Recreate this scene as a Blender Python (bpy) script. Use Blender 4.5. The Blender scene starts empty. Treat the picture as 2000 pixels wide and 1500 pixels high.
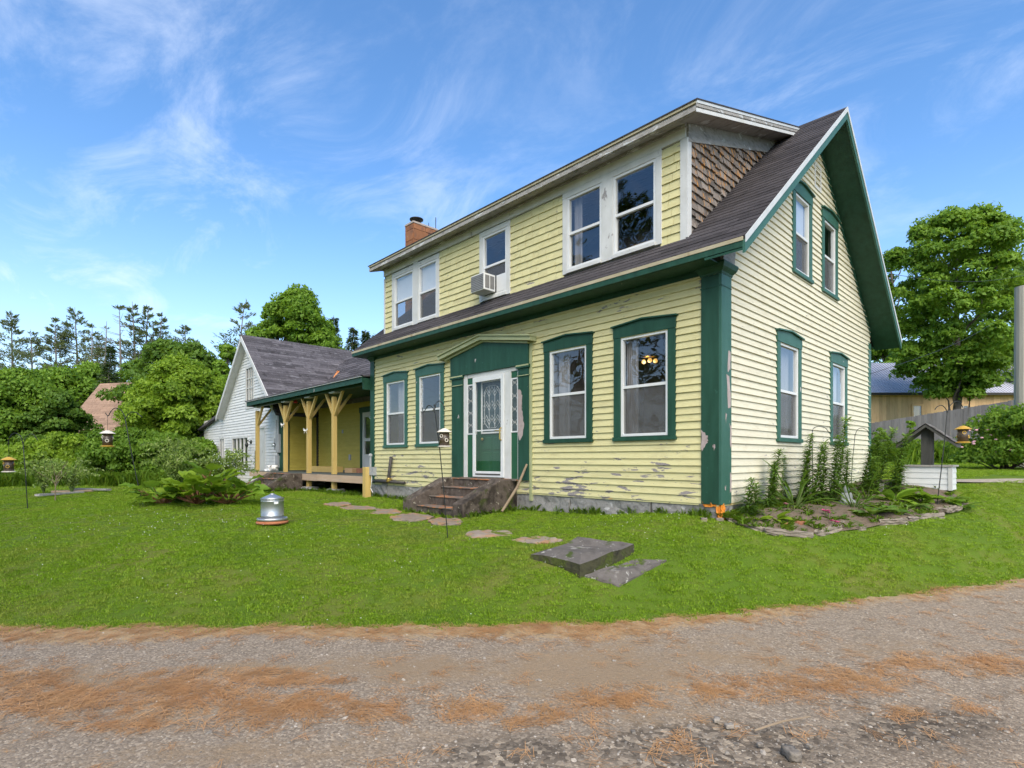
import bpy, bmesh, math, random
import numpy as np
from mathutils import Vector, Matrix
R = math.radians
random.seed(7); rng = np.random.default_rng(11)
scn = bpy.context.scene
COL = scn.collection

# ------------------------------------------------------------------ camera, sky, sun, exposure
CAMP = (3.40, -7.20, 0.81); FOC = 1063.0; HOR = 897.0
SA, CA = math.sin(R(43.8)), math.cos(R(43.8))
FWD = (-CA, SA); RGT = (SA, CA)
cam = bpy.data.objects.new('camera', bpy.data.cameras.new('camera')); COL.objects.link(cam)
cam.location = CAMP
cam.rotation_euler = (R(90), 0, math.atan2(FWD[1], FWD[0]) - R(90))
cam.data.sensor_width = 36; cam.data.lens = 36 * FOC / 2000
cam.data.shift_y = (HOR - 750) / 2000; cam.data.clip_end = 2000; cam.data.clip_start = 0.05
scn.camera = cam

SUNV = Vector((0.72, -0.60, 0.92)).normalized()
w = bpy.data.worlds.new('World'); scn.world = w; w.use_nodes = True
nt = w.node_tree; nt.nodes.clear()

def nd(nt, t, ins=None, **at):
    n = nt.nodes.new(t)
    for k, v in at.items(): setattr(n, k, v)
    for k, v in (ins or {}).items():
        s = n.inputs[k]
        if isinstance(v, bpy.types.NodeSocket): nt.links.new(v, s)
        else: s.default_value = v
    return n
def math_(nt, op, a, b=0.0, c=0.0, clamp=False):
    n = nt.nodes.new('ShaderNodeMath'); n.operation = op; n.use_clamp = clamp
    for i, v in enumerate((a, b, c)):
        if isinstance(v, bpy.types.NodeSocket): nt.links.new(v, n.inputs[i])
        else: n.inputs[i].default_value = v
    return n.outputs[0]
def mix_(nt, f, a, b, blend='MIX'):
    n = nt.nodes.new('ShaderNodeMix'); n.data_type = 'RGBA'; n.blend_type = blend
    for i, v in ((0, f), (6, a), (7, b)):
        if isinstance(v, bpy.types.NodeSocket): nt.links.new(v, n.inputs[i])
        elif i == 0: n.inputs[0].default_value = v
        else: n.inputs[i].default_value = (*v[:3], 1)
    return n.outputs[2]
def ramp_(nt, fac, stops, interp='LINEAR'):
    n = nt.nodes.new('ShaderNodeValToRGB'); n.color_ramp.interpolation = interp
    e = n.color_ramp.elements
    while len(e) < len(stops): e.new(0.5)
    for el, (p, c) in zip(e, stops):
        el.position = p; el.color = (*c[:3], 1) if hasattr(c, '__len__') else (c, c, c, 1)
    nt.links.new(fac, n.inputs[0]); return n.outputs[0]
def smooth_(nt, v, lo, hi):
    n = nt.nodes.new('ShaderNodeMapRange'); n.interpolation_type = 'SMOOTHSTEP'
    nt.links.new(v, n.inputs[0]); n.inputs[1].default_value = lo; n.inputs[2].default_value = hi
    return n.outputs[0]
def mapped(nt, vec, scale, rot=(0, 0, 0)):
    return nd(nt, 'ShaderNodeMapping', {'Vector': vec, 'Scale': scale, 'Rotation': rot}).outputs[0]
def noise_(nt, vec, scale, detail=4, rough=0.55, dist=0.0):
    return nd(nt, 'ShaderNodeTexNoise', {'Vector': vec, 'Scale': scale, 'Detail': detail, 'Roughness': rough, 'Distortion': dist}).outputs[0]

sky = nd(nt, 'ShaderNodeTexSky'); sky.sky_type = 'NISHITA'; sky.sun_disc = False
sky.sun_elevation = math.asin(SUNV.z); sky.sun_rotation = math.atan2(SUNV.x, SUNV.y)
sky.air_density = 1.0; sky.dust_density = 0.6; sky.ozone_density = 2.2
hs = nd(nt, 'ShaderNodeHueSaturation', {'Color': sky.outputs[0], 'Hue': 0.497, 'Saturation': 1.10, 'Value': 1.28}).outputs[0]
hs = mix_(nt, 1.0, hs, (0.86, 1.02, 1.16), 'MULTIPLY')
tc = nd(nt, 'ShaderNodeTexCoord').outputs['Generated']
sep = nd(nt, 'ShaderNodeSeparateXYZ', {'Vector': tc})
zz = math_(nt, 'ADD', math_(nt, 'MAXIMUM', sep.outputs[2], 0.0), 0.16)
pl = nd(nt, 'ShaderNodeCombineXYZ', {'X': math_(nt, 'DIVIDE', sep.outputs[0], zz), 'Y': math_(nt, 'DIVIDE', sep.outputs[1], zz), 'Z': 0.0}).outputs[0]
plm = mapped(nt, pl, (0.75, 1.2, 1), (0, 0, R(-14)))
wisp = noise_(nt, plm, 2.6, 10, 0.66, 0.7)
big = noise_(nt, plm, 0.9, 3, 0.5)
cov = math_(nt, 'MULTIPLY', smooth_(nt, wisp, 0.42, 0.78), smooth_(nt, big, 0.30, 0.62))
low = math_(nt, 'SUBTRACT', 1.0, smooth_(nt, sep.outputs[2], -0.04, 0.56))
puff = smooth_(nt, noise_(nt, mapped(nt, tc, (1, 1, 2.6)), 4.2, 7, 0.55, 0.2), 0.42, 0.66)
cov2 = math_(nt, 'MULTIPLY', puff, math_(nt, 'MULTIPLY', low, low))
covt = math_(nt, 'ADD', math_(nt, 'MULTIPLY', cov, 0.36), math_(nt, 'MULTIPLY', cov2, 0.50), clamp=True)
covt = math_(nt, 'MAXIMUM', covt, math_(nt, 'MULTIPLY', math_(nt, 'MULTIPLY', low, low), 0.46))
skyc = mix_(nt, covt, hs, (6.8, 7.2, 8.0))
bg = nd(nt, 'ShaderNodeBackground', {'Color': skyc, 'Strength': 0.092})
out = nd(nt, 'ShaderNodeOutputWorld', {'Surface': bg.outputs[0]})

sun = bpy.data.objects.new('sun', bpy.data.lights.new('sun', 'SUN')); COL.objects.link(sun)
sun.data.energy = 2.7; sun.data.angle = R(60); sun.data.color = (1.0, 0.89, 0.71)
sun.rotation_euler = SUNV.to_track_quat('Z', 'Y').to_euler()
vs = scn.view_settings
vs.view_transform = 'Standard'; vs.look = 'None'; vs.gamma = 1; vs.use_curve_mapping = False
vs.exposure = 1.05
scn.cycles.use_denoising = True
scn.cycles.max_bounces = 8; scn.cycles.transparent_max_bounces = 24; scn.cycles.diffuse_bounces = 4; scn.cycles.glossy_bounces = 3
scn.cycles.use_adaptive_sampling = True; scn.cycles.adaptive_threshold = 0.02
scn.cycles.sample_clamp_indirect = 6

# ------------------------------------------------------------------ pixel -> place helpers (photo 2000 x 1500)
def ray(px, py):
    u = (px - 1000) / FOC; v = (HOR - py) / FOC
    return np.array([FWD[0] + u * RGT[0], FWD[1] + u * RGT[1], v])
def at(px, py, depth): return np.array(CAMP) + depth * ray(px, py)
def on_z(px, py, z):
    r = ray(px, py); return np.array(CAMP) + (z - CAMP[2]) / r[2] * r

# ------------------------------------------------------------------ terrain height
ROADZ = -0.75
EDGE = [tuple(on_z(a, b, ROADZ)[:2]) for a, b in ((-900, 1236), (-400, 1234), (0, 1232), (300, 1231), (600, 1230), (900, 1229), (1200, 1222), (1400, 1205), (1600, 1185), (1800, 1162), (2000, 1135), (2250, 1100))]
CTRL = [(x, y, ROADZ) for x, y in EDGE]
CTRL += [(x + FWD[0] * -k, y + FWD[1] * -k, ROADZ) for x, y in EDGE[::2] for k in (0.6, 2.0, 5.0)]
CTRL += [(6, -14, -.75), (-6, -20, -.78), (14, -6, -.72), (-20, -28, -.8), (25, -25, -.8), (-50, -40, -.8), (60, 0, -.2), (0, -60, -.9)]
CTRL += [(0, -.1, -.02), (-1.8, -.1, -.08), (-3.5, -.1, -.13), (-4.8, -1.25, -.22), (-9.3, -.1, -.15), (-13, -.4, -.17), (-17, .5, -.22), (-24, .5, -.25), (-28, 1, -.25)]
for px, py, t in ((1140, 1122, 5.95), (530, 1022, 8.2), (275, 978, 10.2), (54, 993, 11.0), (875, 1053, 7.7), (1560, 1046, 7.25), (1870, 1000, 8.5), (1905, 1060, 7.25), (1815, 952, 9.6), (200, 945, 19.5), (20, 950, 19.0), (420, 1100, 6.35), (1990, 935, 10.6), (1900, 906, 20.0), (1900, 872, 33.0), (1450, 1062, 6.75), (1000, 1120, 6.1), (700, 985, 11.5)):
    CTRL.append(tuple(at(px, py, t)))
CTRL += [(0.3, 4, .06), (0, 7.6, .3), (-9, 8.2, .3), (-20, 12, .2), (-30, 20, .3), (-60, 0, 0), (-60, 60, 2.2), (-20, 60, 3.0), (10, 60, 3.2), (40, 40, 2.5), (20, 12, .6), (80, 80, 4), (-100, 100, 3), (0, 120, 5), (-120, 20, 1), (120, 20, 2), (-120, -60, -1), (120, -60, -1), (0, -120, -1)]
CP = np.array(CTRL)
def _phi(r2): return np.where(r2 > 1e-12, 0.5 * r2 * np.log(np.maximum(r2, 1e-12)), 0.0)
_n = len(CP); _A = np.zeros((_n + 3, _n + 3))
_A[:_n, :_n] = _phi(((CP[:, None, :2] - CP[None, :, :2]) ** 2).sum(-1)) + np.eye(_n) * 0.02
_A[:_n, _n] = 1; _A[:_n, _n + 1:] = CP[:, :2]; _A[_n, :_n] = 1; _A[_n + 1:, :_n] = CP[:, :2].T
_W = np.linalg.solve(_A, np.concatenate([CP[:, 2], [0, 0, 0]]))
def tps(x, y):
    p = np.stack([np.atleast_1d(x), np.atleast_1d(y)], -1).astype(float)
    sh = p.shape[:-1]; p = p.reshape(-1, 2); o = np.zeros(len(p))
    for i in range(0, len(p), 20000):
        q = p[i:i + 20000]
        o[i:i + 20000] = _phi(((q[:, None] - CP[None, :, :2]) ** 2).sum(-1)) @ _W[:_n] + _W[_n] + q @ _W[_n + 1:]
    return o.reshape(sh)
ED = np.array(EDGE)
def edge_dist(x, y):
    """signed distance from the road's edge: + on the lawn side"""
    x = np.atleast_1d(x); y = np.atleast_1d(y)
    lat = (x - CAMP[0]) * RGT[0] + (y - CAMP[1]) * RGT[1]; dep = (x - CAMP[0]) * FWD[0] + (y - CAMP[1]) * FWD[1]
    el = (ED[:, 0] - CAMP[0]) * RGT[0] + (ED[:, 1] - CAMP[1]) * RGT[1]; edp = (ED[:, 0] - CAMP[0]) * FWD[0] + (ED[:, 1] - CAMP[1]) * FWD[1]
    wob = 0.03 * np.sin(lat * 5.1) + 0.02 * np.sin(lat * 12.7 + 1) + 0.02 * np.sin(lat * 31 + 2)
    return dep - np.interp(lat, el, edp) - wob * 0.8
def hz(x, y):
    """ground height: the road plane as far as its edge, then easing into the lawn"""
    z = tps(x, y); X_ = np.atleast_1d(x).astype(float); Y_ = np.atleast_1d(y).astype(float)
    e = edge_dist(X_.ravel(), Y_.ravel()).reshape(z.shape)
    t = np.clip(e / 0.9, 0, 1); t = t * t * (3 - 2 * t)
    near = np.clip(2.2 - np.hypot(X_ - CAMP[0], Y_ - CAMP[1]) / 12.0, 0, 1)
    return z + (ROADZ - z) * (1 - t) * near
def h1(x, y): return float(hz(x, y)[0])
def ground_hit(px, py, lo=3.0, hi=60.0):
    ts = np.linspace(lo, hi, 1500); r = ray(px, py)
    P = np.array(CAMP)[None] + ts[:, None] * r[None]
    d = P[:, 2] - hz(P[:, 0], P[:, 1]); k = np.argmax(d < 0)
    return P[k]
# ------------------------------------------------------------------ materials
MATS = {}
def newmat(name):
    m = bpy.data.materials.new(name); m.use_nodes = True; MATS[name] = m
    n = m.node_tree; n.nodes.clear()
    p = n.nodes.new('ShaderNodeBsdfPrincipled'); o = n.nodes.new('ShaderNodeOutputMaterial')
    n.links.new(p.outputs[0], o.inputs[0]); return m, n, p, o
def pos_(n): return nd(n, 'ShaderNodeNewGeometry').outputs['Position']
def surf(name, cols, scale=6, stretch=(1, 1, 1), rough=0.65, bump=0.15, bscale=80, bstretch=(1, 1, 1), var=0.12, metal=0.0, spec=0.35, peel=None, moss=None, dirt=None, local=False, transl=0.0):
    m, n, p, o = newmat(name)
    P = nd(n, 'ShaderNodeTexCoord').outputs['Object'] if local else pos_(n)
    f = noise_(n, mapped(n, P, stretch), scale, 6, 0.6)
    k = len(cols)
    c = ramp_(n, f, [(0.5 if k == 1 else 0.28 + 0.44 * i / (k - 1), cc) for i, cc in enumerate(cols)])
    rnd = nd(n, 'ShaderNodeObjectInfo').outputs['Random']
    v = math_(n, 'ADD', math_(n, 'MULTIPLY', rnd, var), 1 - var / 2)
    c = mix_(n, 1.0, c, nd(n, 'ShaderNodeCombineColor', {'Red': v, 'Green': v, 'Blue': v}).outputs[0], 'MULTIPLY')
    sz = nd(n, 'ShaderNodeSeparateXYZ', {'Vector': P}).outputs[2]
    hgt = noise_(n, mapped(n, P, bstretch), bscale, 3, 0.6)
    rsock = None
    for lay in ([peel] if isinstance(peel, dict) else (peel or [])):
        q = noise_(n, mapped(n, P, lay.get('stretch', (1, 1, 1))), lay.get('scale', 5), 5, 0.62, lay.get('dist', 0.3))
        if 'clump' in lay: q = math_(n, 'ADD', q, math_(n, 'MULTIPLY', math_(n, 'SUBTRACT', noise_(n, mapped(n, P, (.8, .8, 1.6)), 1.3, 2, 0.5), 0.5), lay['clump']))
        if 'zlo' in lay: q = math_(n, 'ADD', q, math_(n, 'MULTIPLY', math_(n, 'SUBTRACT', 1.0, smooth_(n, sz, *lay['zlo'])), lay.get('zadd', 0.15)))
        if 'zhi' in lay: q = math_(n, 'ADD', q, math_(n, 'MULTIPLY', math_(n, 'MULTIPLY', smooth_(n, sz, *lay['zhi']), math_(n, 'SUBTRACT', 1.0, smooth_(n, sz, lay['zhi'][1] + .15, lay['zhi'][1] + .25)) if lay.get('band') else 1.0), lay.get('zadd2', 0.15)))
        t = lay.get('thr', 0.66); s = smooth_(n, q, t, t + lay.get('soft', 0.02))
        s = math_(n, 'MULTIPLY', s, lay.get('amt', 1.0))
        pc = ramp_(n, noise_(n, mapped(n, P, lay.get('cstretch', (3, 3, 12))), 12, 4), [(0.3, lay['col']), (0.7, lay.get('col2', lay['col']))])
        c = mix_(n, s, c, pc)
        hgt = math_(n, 'SUBTRACT', hgt, math_(n, 'MULTIPLY', s, lay.get('dep', 0.5)))
    n.links.new(c, p.inputs['Base Color'])
    p.inputs['Roughness'].default_value = rough; p.inputs['Metallic'].default_value = metal
    p.inputs['Specular IOR Level'].default_value = spec
    if bump: n.links.new(nd(n, 'ShaderNodeBump', {'Height': hgt, 'Strength': bump, 'Distance': 0.01}).outputs[0], p.inputs['Normal'])
    return m
GREY, GREY2 = (0.30, 0.265, 0.255), (0.16, 0.14, 0.132)
surf('yellow', [(0.515, 0.46, 0.22), (0.595, 0.54, 0.28), (0.555, 0.50, 0.248)], 3, (1, 1, 4), 0.6, 0.35, 60, (1, 1, 8), 0.10,
     peel=[dict(col=(0.40, 0.35, 0.19), scale=1.7, stretch=(1, 1, 2.5), thr=0.52, soft=0.25, amt=0.55, dep=0), dict(col=(0.30, 0.27, 0.17), scale=26, stretch=(.5, .5, 2.5), thr=0.60, soft=0.12, amt=0.35, dep=0),
           dict(col=GREY, col2=GREY2, clump=0.45, scale=2.8, stretch=(1, 1, 4.6), thr=0.705, soft=0.012, zlo=(0.2, 1.7), zadd=0.135, zhi=(2.95, 3.35), zadd2=0.11, band=True),
           dict(col=GREY2, scale=14, stretch=(1, 1, 3), thr=0.73, soft=0.02, zlo=(0.2, 1.2), zadd=0.06)])
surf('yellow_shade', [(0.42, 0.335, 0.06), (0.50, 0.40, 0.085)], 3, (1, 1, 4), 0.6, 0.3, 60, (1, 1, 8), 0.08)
surf('cream', [(0.58, 0.53, 0.385), (0.66, 0.61, 0.46), (0.62, 0.565, 0.415)], 3, (1, 1, 4), 0.6, 0.35, 60, (1, 1, 8), 0.08,
     peel=[dict(col=(0.47, 0.42, 0.28), scale=1.9, stretch=(1, 1, 2.5), thr=0.52, soft=0.25, amt=0.5, dep=0), dict(col=(0.36, 0.33, 0.25), scale=26, stretch=(.5, .5, 2.5), thr=0.60, soft=0.12, amt=0.3, dep=0),
           dict(col=(0.38, 0.35, 0.33), col2=(0.25, 0.23, 0.215), clump=0.45, scale=3.4, stretch=(1, 1, 4.5), thr=0.70, soft=0.012, zlo=(0.3, 1.5), zadd=0.07, zhi=(99, 100))])
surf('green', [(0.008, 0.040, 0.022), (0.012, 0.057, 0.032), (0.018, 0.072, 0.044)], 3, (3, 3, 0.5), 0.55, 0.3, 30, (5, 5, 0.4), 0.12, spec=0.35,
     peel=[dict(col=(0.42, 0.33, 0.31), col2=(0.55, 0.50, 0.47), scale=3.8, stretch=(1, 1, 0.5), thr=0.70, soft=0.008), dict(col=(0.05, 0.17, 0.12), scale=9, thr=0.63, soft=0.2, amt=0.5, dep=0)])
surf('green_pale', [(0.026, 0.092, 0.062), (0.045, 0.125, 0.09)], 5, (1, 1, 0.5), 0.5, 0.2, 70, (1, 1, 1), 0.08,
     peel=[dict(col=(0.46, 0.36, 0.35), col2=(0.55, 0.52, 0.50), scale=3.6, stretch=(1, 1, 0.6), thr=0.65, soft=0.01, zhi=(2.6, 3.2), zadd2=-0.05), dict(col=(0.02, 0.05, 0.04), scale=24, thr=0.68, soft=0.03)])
surf('trim_yellow', [(0.30, 0.325, 0.17), (0.38, 0.395, 0.22)], 5, (1, 1, 1), 0.55, 0.15, 60)
surf('white_paint', [(0.49, 0.485, 0.46), (0.60, 0.595, 0.57)], 5, (1, 1, 0.5), 0.55, 0.2, 60, (1, 1, 1), 0.06,
     peel=[dict(col=(0.36, 0.34, 0.32), col2=(0.22, 0.2, 0.19), scale=6, stretch=(1, 1, 0.5), thr=0.66, soft=0.03), dict(col=(0.45, 0.44, 0.36), scale=2.0, thr=0.52, soft=0.25, amt=0.6, dep=0)])
surf('vinyl', [(0.60, 0.60, 0.585), (0.66, 0.66, 0.645)], 4, rough=0.4, bump=0.03, var=0.03, spec=0.45)
surf('white_siding', [(0.57, 0.565, 0.545), (0.68, 0.675, 0.655), (0.62, 0.615, 0.595)], 2.5, (1, 1, 4), 0.6, 0.3, 50, (1, 1, 6), 0.10,
     peel=[dict(col=(0.36, 0.33, 0.30), col2=(0.2, 0.19, 0.18), scale=3.0, stretch=(1, 1, 5), thr=0.70, soft=0.03, zlo=(-.2, 1.6), zadd=0.07), dict(col=(0.45, 0.44, 0.40), scale=1.2, thr=0.5, soft=0.3, amt=0.5, dep=0)])
surf('weathered_trim', [(0.20, 0.185, 0.16), (0.32, 0.30, 0.275), (0.14, 0.13, 0.115)], 4, (1, 1, 3), 0.75, 0.4, 60, (1, 1, 6), 0.1,
     peel=[dict(col=(0.50, 0.50, 0.49), scale=3.2, stretch=(1, 1, 2.5), thr=0.58, soft=0.05)])
surf('grey_wood', [(0.22, 0.20, 0.185), (0.33, 0.31, 0.29), (0.26, 0.245, 0.235)], 3, (6, 6, 0.6), 0.8, 0.5, 40, (4, 4, 0.5), 0.30)
surf('drip_edge', [(0.46, 0.47, 0.46), (0.56, 0.57, 0.56)], 6, rough=0.5, bump=0.08, var=0.04, peel=dict(col=(0.40, 0.42, 0.38), scale=4, thr=0.6, soft=0.15, amt=0.6))
surf('eave_metal', [(0.33, 0.28, 0.17), (0.44, 0.39, 0.27)], 4, (1, 1, 1), 0.6, 0.1, 60, peel=dict(col=(0.24, 0.15, 0.06), scale=2.0, thr=0.55, soft=0.15, amt=0.7))
surf('asphalt_shingle', [(0.034, 0.030, 0.031), (0.060, 0.053, 0.055), (0.043, 0.038, 0.040)], 5, (1, 1, 1), 0.9, 0.7, 260, (1, 1, 1), 0.55, spec=0.2,
     peel=[dict(col=(0.15, 0.10, 0.075), scale=2.4, stretch=(1, 1, 1), thr=0.67, soft=0.10, amt=0.55, dep=0)])
surf('barn_shingle', [(0.045, 0.041, 0.044), (0.095, 0.087, 0.094), (0.065, 0.06, 0.065)], 4, (1, 1, 1), 0.9, 0.6, 160, (1, 1, 1), 0.75, spec=0.2,
     peel=[dict(col=(0.26, 0.25, 0.26), scale=7, stretch=(1.2, .35, 2.2), thr=0.60, soft=0.06, amt=0.6, dep=0), dict(col=(0.33, 0.14, 0.06), scale=1.6, thr=0.70, soft=0.08, amt=0.6, dep=0)])
surf('rust', [(0.45, 0.16, 0.05), (0.55, 0.24, 0.10)], 14, rough=0.9, bump=0.3)
surf('tan_shingle', [(0.23, 0.145, 0.10), (0.30, 0.195, 0.138)], 5, rough=0.9, bump=0.3, var=0.35)
surf('cedar_shingle', [(0.055, 0.042, 0.034), (0.21, 0.175, 0.148), (0.11, 0.085, 0.068)], 5, (5, 5, 0.7), 0.85, 0.6, 30, (5, 5, 0.6), 0.95,
     peel=[dict(col=(0.52, 0.26, 0.07), col2=(0.38, 0.17, 0.05), scale=4.5, stretch=(4, 4, 0.9), thr=0.60, soft=0.06, zhi=(4.5, 5.4), zadd2=0.06, dep=0),
           dict(col=(0.02, 0.016, 0.013), scale=5, stretch=(5, 5, 0.9), thr=0.60, soft=0.05, dep=0)])
surf('granite', [(0.15, 0.14, 0.13), (0.27, 0.255, 0.24), (0.09, 0.085, 0.08)], 7, rough=0.85, bump=0.9, bscale=25, var=0.25, peel=dict(col=(0.50, 0.49, 0.48), scale=5, thr=0.60, soft=0.10, amt=0.7))
surf('foam', [(0.62, 0.17, 0.015), (0.70, 0.28, 0.03)], 12, rough=0.7, bump=0.6, bscale=30)
MOSS = dict(col=(0.055, 0.075, 0.012), col2=(0.03, 0.035, 0.01), scale=3.0, thr=0.56, soft=0.10, amt=0.85, cstretch=(6, 6, 6))
surf('old_concrete', [(0.018, 0.013, 0.010), (0.115, 0.092, 0.075), (0.04, 0.03, 0.023)], 4, rough=0.95, bump=1.0, bscale=28, var=0.12, spec=0.2,
     peel=[MOSS, dict(col=(0.32, 0.29, 0.23), scale=13, thr=0.635, soft=0.02, dep=-0.3), dict(col=(0.02, 0.016, 0.013), scale=2.4, stretch=(1, 1, .6), thr=0.55, soft=0.12, amt=0.75)])
surf('tread', [(0.10, 0.08, 0.065), (0.17, 0.14, 0.115)], 6, rough=0.95, bump=0.8, bscale=40,
     peel=[dict(col=(0.52, 0.20, 0.06), col2=(0.36, 0.13, 0.04), scale=4.5, thr=0.50, soft=0.10, amt=0.85, dep=-0.3, cstretch=(12, 40, 12))])
surf('slab_stone', [(0.068, 0.058, 0.051), (0.125, 0.11, 0.098), (0.09, 0.078, 0.07)], 5, rough=0.9, bump=0.6, bscale=60, var=0.1,
     peel=[dict(col=(0.40, 0.38, 0.34), scale=11, thr=0.63, soft=0.04, dep=-0.2), dict(col=(0.30, 0.28, 0.25), scale=2.5, thr=0.60, soft=0.08, dep=0), dict(col=(0.05, 0.07, 0.012), scale=3.2, thr=0.60, soft=0.08)])
surf('slab_side', [(0.030, 0.027, 0.017), (0.065, 0.062, 0.030), (0.018, 0.016, 0.011)], 9, rough=0.95, bump=1.0, bscale=25, peel=[dict(MOSS, thr=0.48, col=(0.085, 0.11, 0.012)), dict(col=(0.40, 0.38, 0.34), scale=6, thr=0.66, soft=0.03)])
surf('path_stone', [(0.19, 0.15, 0.115), (0.27, 0.22, 0.175)], 6, rough=0.95, bump=0.6, bscale=40, var=0.2,
     peel=[dict(col=(0.42, 0.21, 0.085), col2=(0.30, 0.15, 0.06), scale=4.5, thr=0.46, soft=0.16, amt=0.75, cstretch=(10, 40, 10)), dict(col=(0.07, 0.12, 0.015), scale=9, thr=0.60, soft=0.08)])
surf('edge_stone', [(0.14, 0.112, 0.085), (0.26, 0.22, 0.175), (0.19, 0.155, 0.12)], 7, rough=0.9, bump=0.7, bscale=30, var=0.4)
surf('red_stone', [(0.26, 0.10, 0.055), (0.34, 0.16, 0.09)], 7, rough=0.9, bump=0.6, bscale=30, var=0.3)
surf('new_lumber', [(0.46, 0.315, 0.095), (0.55, 0.39, 0.135)], 3, (5, 5, 0.5), 0.7, 0.15, 40, (4, 4, 0.4), 0.08, peel=dict(col=(0.30, 0.15, 0.05), scale=7, thr=0.74, soft=0.03))
surf('deck_edge', [(0.42, 0.29, 0.19), (0.52, 0.38, 0.27)], 3, (0.6, 4, 6), 0.8, 0.2, 40, (1, 1, 4), 0.2, peel=dict(col=(0.30, 0.28, 0.25), scale=2.5, thr=0.56, soft=0.1, amt=0.6))
surf('deck_top', [(0.06, 0.075, 0.065), (0.11, 0.12, 0.105)], 4, (0.4, 4, 1), 0.8, 0.2, 40)
surf('board_wall', [(0.50, 0.30, 0.14), (0.64, 0.42, 0.22), (0.55, 0.34, 0.17)], 2.2, (4, 4, 0.5), 0.8, 0.2, 30, (4, 4, 0.4), 0.30, peel=dict(col=(0.22, 0.12, 0.06), scale=5, thr=0.73, soft=0.03))
surf('fence_wood', [(0.13, 0.115, 0.105), (0.20, 0.18, 0.168), (0.16, 0.145, 0.135)], 2, (4, 4, 0.5), 0.85, 0.3, 30, (4, 4, 0.4), 0.30)
surf('metal_roof', [(0.40, 0.40, 0.46), (0.48, 0.48, 0.54)], 2, rough=0.5, bump=0.02, var=0.05, metal=0.0, spec=0.5)
surf('galvanised', [(0.38, 0.39, 0.40), (0.50, 0.51, 0.52), (0.43, 0.44, 0.45)], 16, rough=0.42, bump=0.05, bscale=30, var=0.0, metal=0.85)
surf('terracotta', [(0.36, 0.125, 0.055), (0.43, 0.17, 0.08)], 8, rough=0.85, bump=0.15)
surf('chimney_tile', [(0.19, 0.075, 0.034), (0.29, 0.12, 0.05), (0.14, 0.07, 0.045)], 4, (1, 1, 0.8), 0.75, 0.3, 50, var=0.35, peel=[dict(col=(0.36, 0.31, 0.28), scale=3.2, thr=0.60, soft=0.08, amt=0.7), dict(col=(0.10, 0.10, 0.01), scale=3.3, thr=0.68, soft=0.06)])
surf('mortar', [(0.36, 0.30, 0.26), (0.42, 0.36, 0.31)], 9, rough=0.95)
surf('black_metal', [(0.012, 0.014, 0.013), (0.02, 0.022, 0.02)], 9, rough=0.5, bump=0.05, var=0.05)
surf('pipe_metal', [(0.035, 0.032, 0.03), (0.07, 0.06, 0.055)], 9, rough=0.6, bump=0.2, peel=dict(col=(0.35, 0.13, 0.02), scale=6, thr=0.66, soft=0.05))
surf('grey_plastic', [(0.28, 0.29, 0.30), (0.34, 0.35, 0.36)], 5, rough=0.5, bump=0.02)
surf('dark_grille', [(0.12, 0.115, 0.11), (0.18, 0.175, 0.17)], 9, rough=0.6)
surf('brass', [(0.55, 0.38, 0.10), (0.60, 0.43, 0.14)], 9, rough=0.3, metal=0.9, bump=0)
surf('lead_line', [(0.50, 0.50, 0.48), (0.56, 0.56, 0.54)], 9, rough=0.4, bump=0)
surf('door_green', [(0.013, 0.078, 0.034), (0.018, 0.092, 0.041)], 4, rough=0.45, bump=0.05, var=0)
surf('interior', [(0.16, 0.15, 0.14), (0.22, 0.21, 0.20)], 2, rough=0.9, bump=0)
surf('curtain', [(0.24, 0.225, 0.22), (0.32, 0.30, 0.295)], 3, (8, 8, 0.3), 0.9, 0.2, 20, (8, 8, 0.2), 0.2)
surf('box_cardboard', [(0.45, 0.29, 0.15), (0.52, 0.35, 0.19)], 3, rough=0.9, bump=0.05)
surf('red_plastic', [(0.55, 0.03, 0.03), (0.62, 0.04, 0.04)], 3, rough=0.35, bump=0)
surf('white_ribbon', [(0.75, 0.73, 0.70), (0.8, 0.78, 0.75)], 3, rough=0.7, bump=0)
surf('feeder_yellow', [(0.46, 0.27, 0.03), (0.54, 0.34, 0.06)], 6, rough=0.5, bump=0.03)
surf('feeder_cream', [(0.62, 0.55, 0.45), (0.72, 0.66, 0.57)], 6, rough=0.5, bump=0.03)
surf('seed_tube', [(0.03, 0.022, 0.017), (0.09, 0.062, 0.04), (0.02, 0.015, 0.012)], 50, rough=0.25, bump=0.3, bscale=90, spec=0.5, local=True)
surf('statue', [(0.15, 0.16, 0.155), (0.22, 0.23, 0.22)], 9, rough=0.85, bump=0.2)
surf('bark', [(0.055, 0.042, 0.034), (0.12, 0.098, 0.08), (0.08, 0.063, 0.05)], 6, (4, 4, 0.8), 0.95, 0.8, 20, (4, 4, 0.7), 0.2)
surf('pine_bark', [(0.15, 0.13, 0.115), (0.24, 0.21, 0.19)], 6, (3, 3, 0.8), 0.95, 0.5, 10, (4, 4, 0.7), 0.2)
surf('pole_wood', [(0.26, 0.24, 0.19), (0.36, 0.34, 0.28)], 3, (8, 8, 0.3), 0.9, 0.4, 20, (8, 8, 0.2), 0.1)
surf('soil', [(0.07, 0.05, 0.035), (0.14, 0.105, 0.075), (0.09, 0.068, 0.048)], 14, rough=0.95, bump=1.0, bscale=40, peel=dict(col=(0.05, 0.09, 0.015), scale=6, thr=0.55, soft=0.1, amt=0.7))
surf('gravel_track', [(0.20, 0.17, 0.13), (0.32, 0.28, 0.22)], 30, rough=0.95, bump=0.5, bscale=80)
surf('dark_wood', [(0.045, 0.046, 0.040), (0.085, 0.084, 0.074)], 4, (5, 5, 0.6), 0.85, 0.3, 40, (4, 4, 0.5), 0.3)
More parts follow.
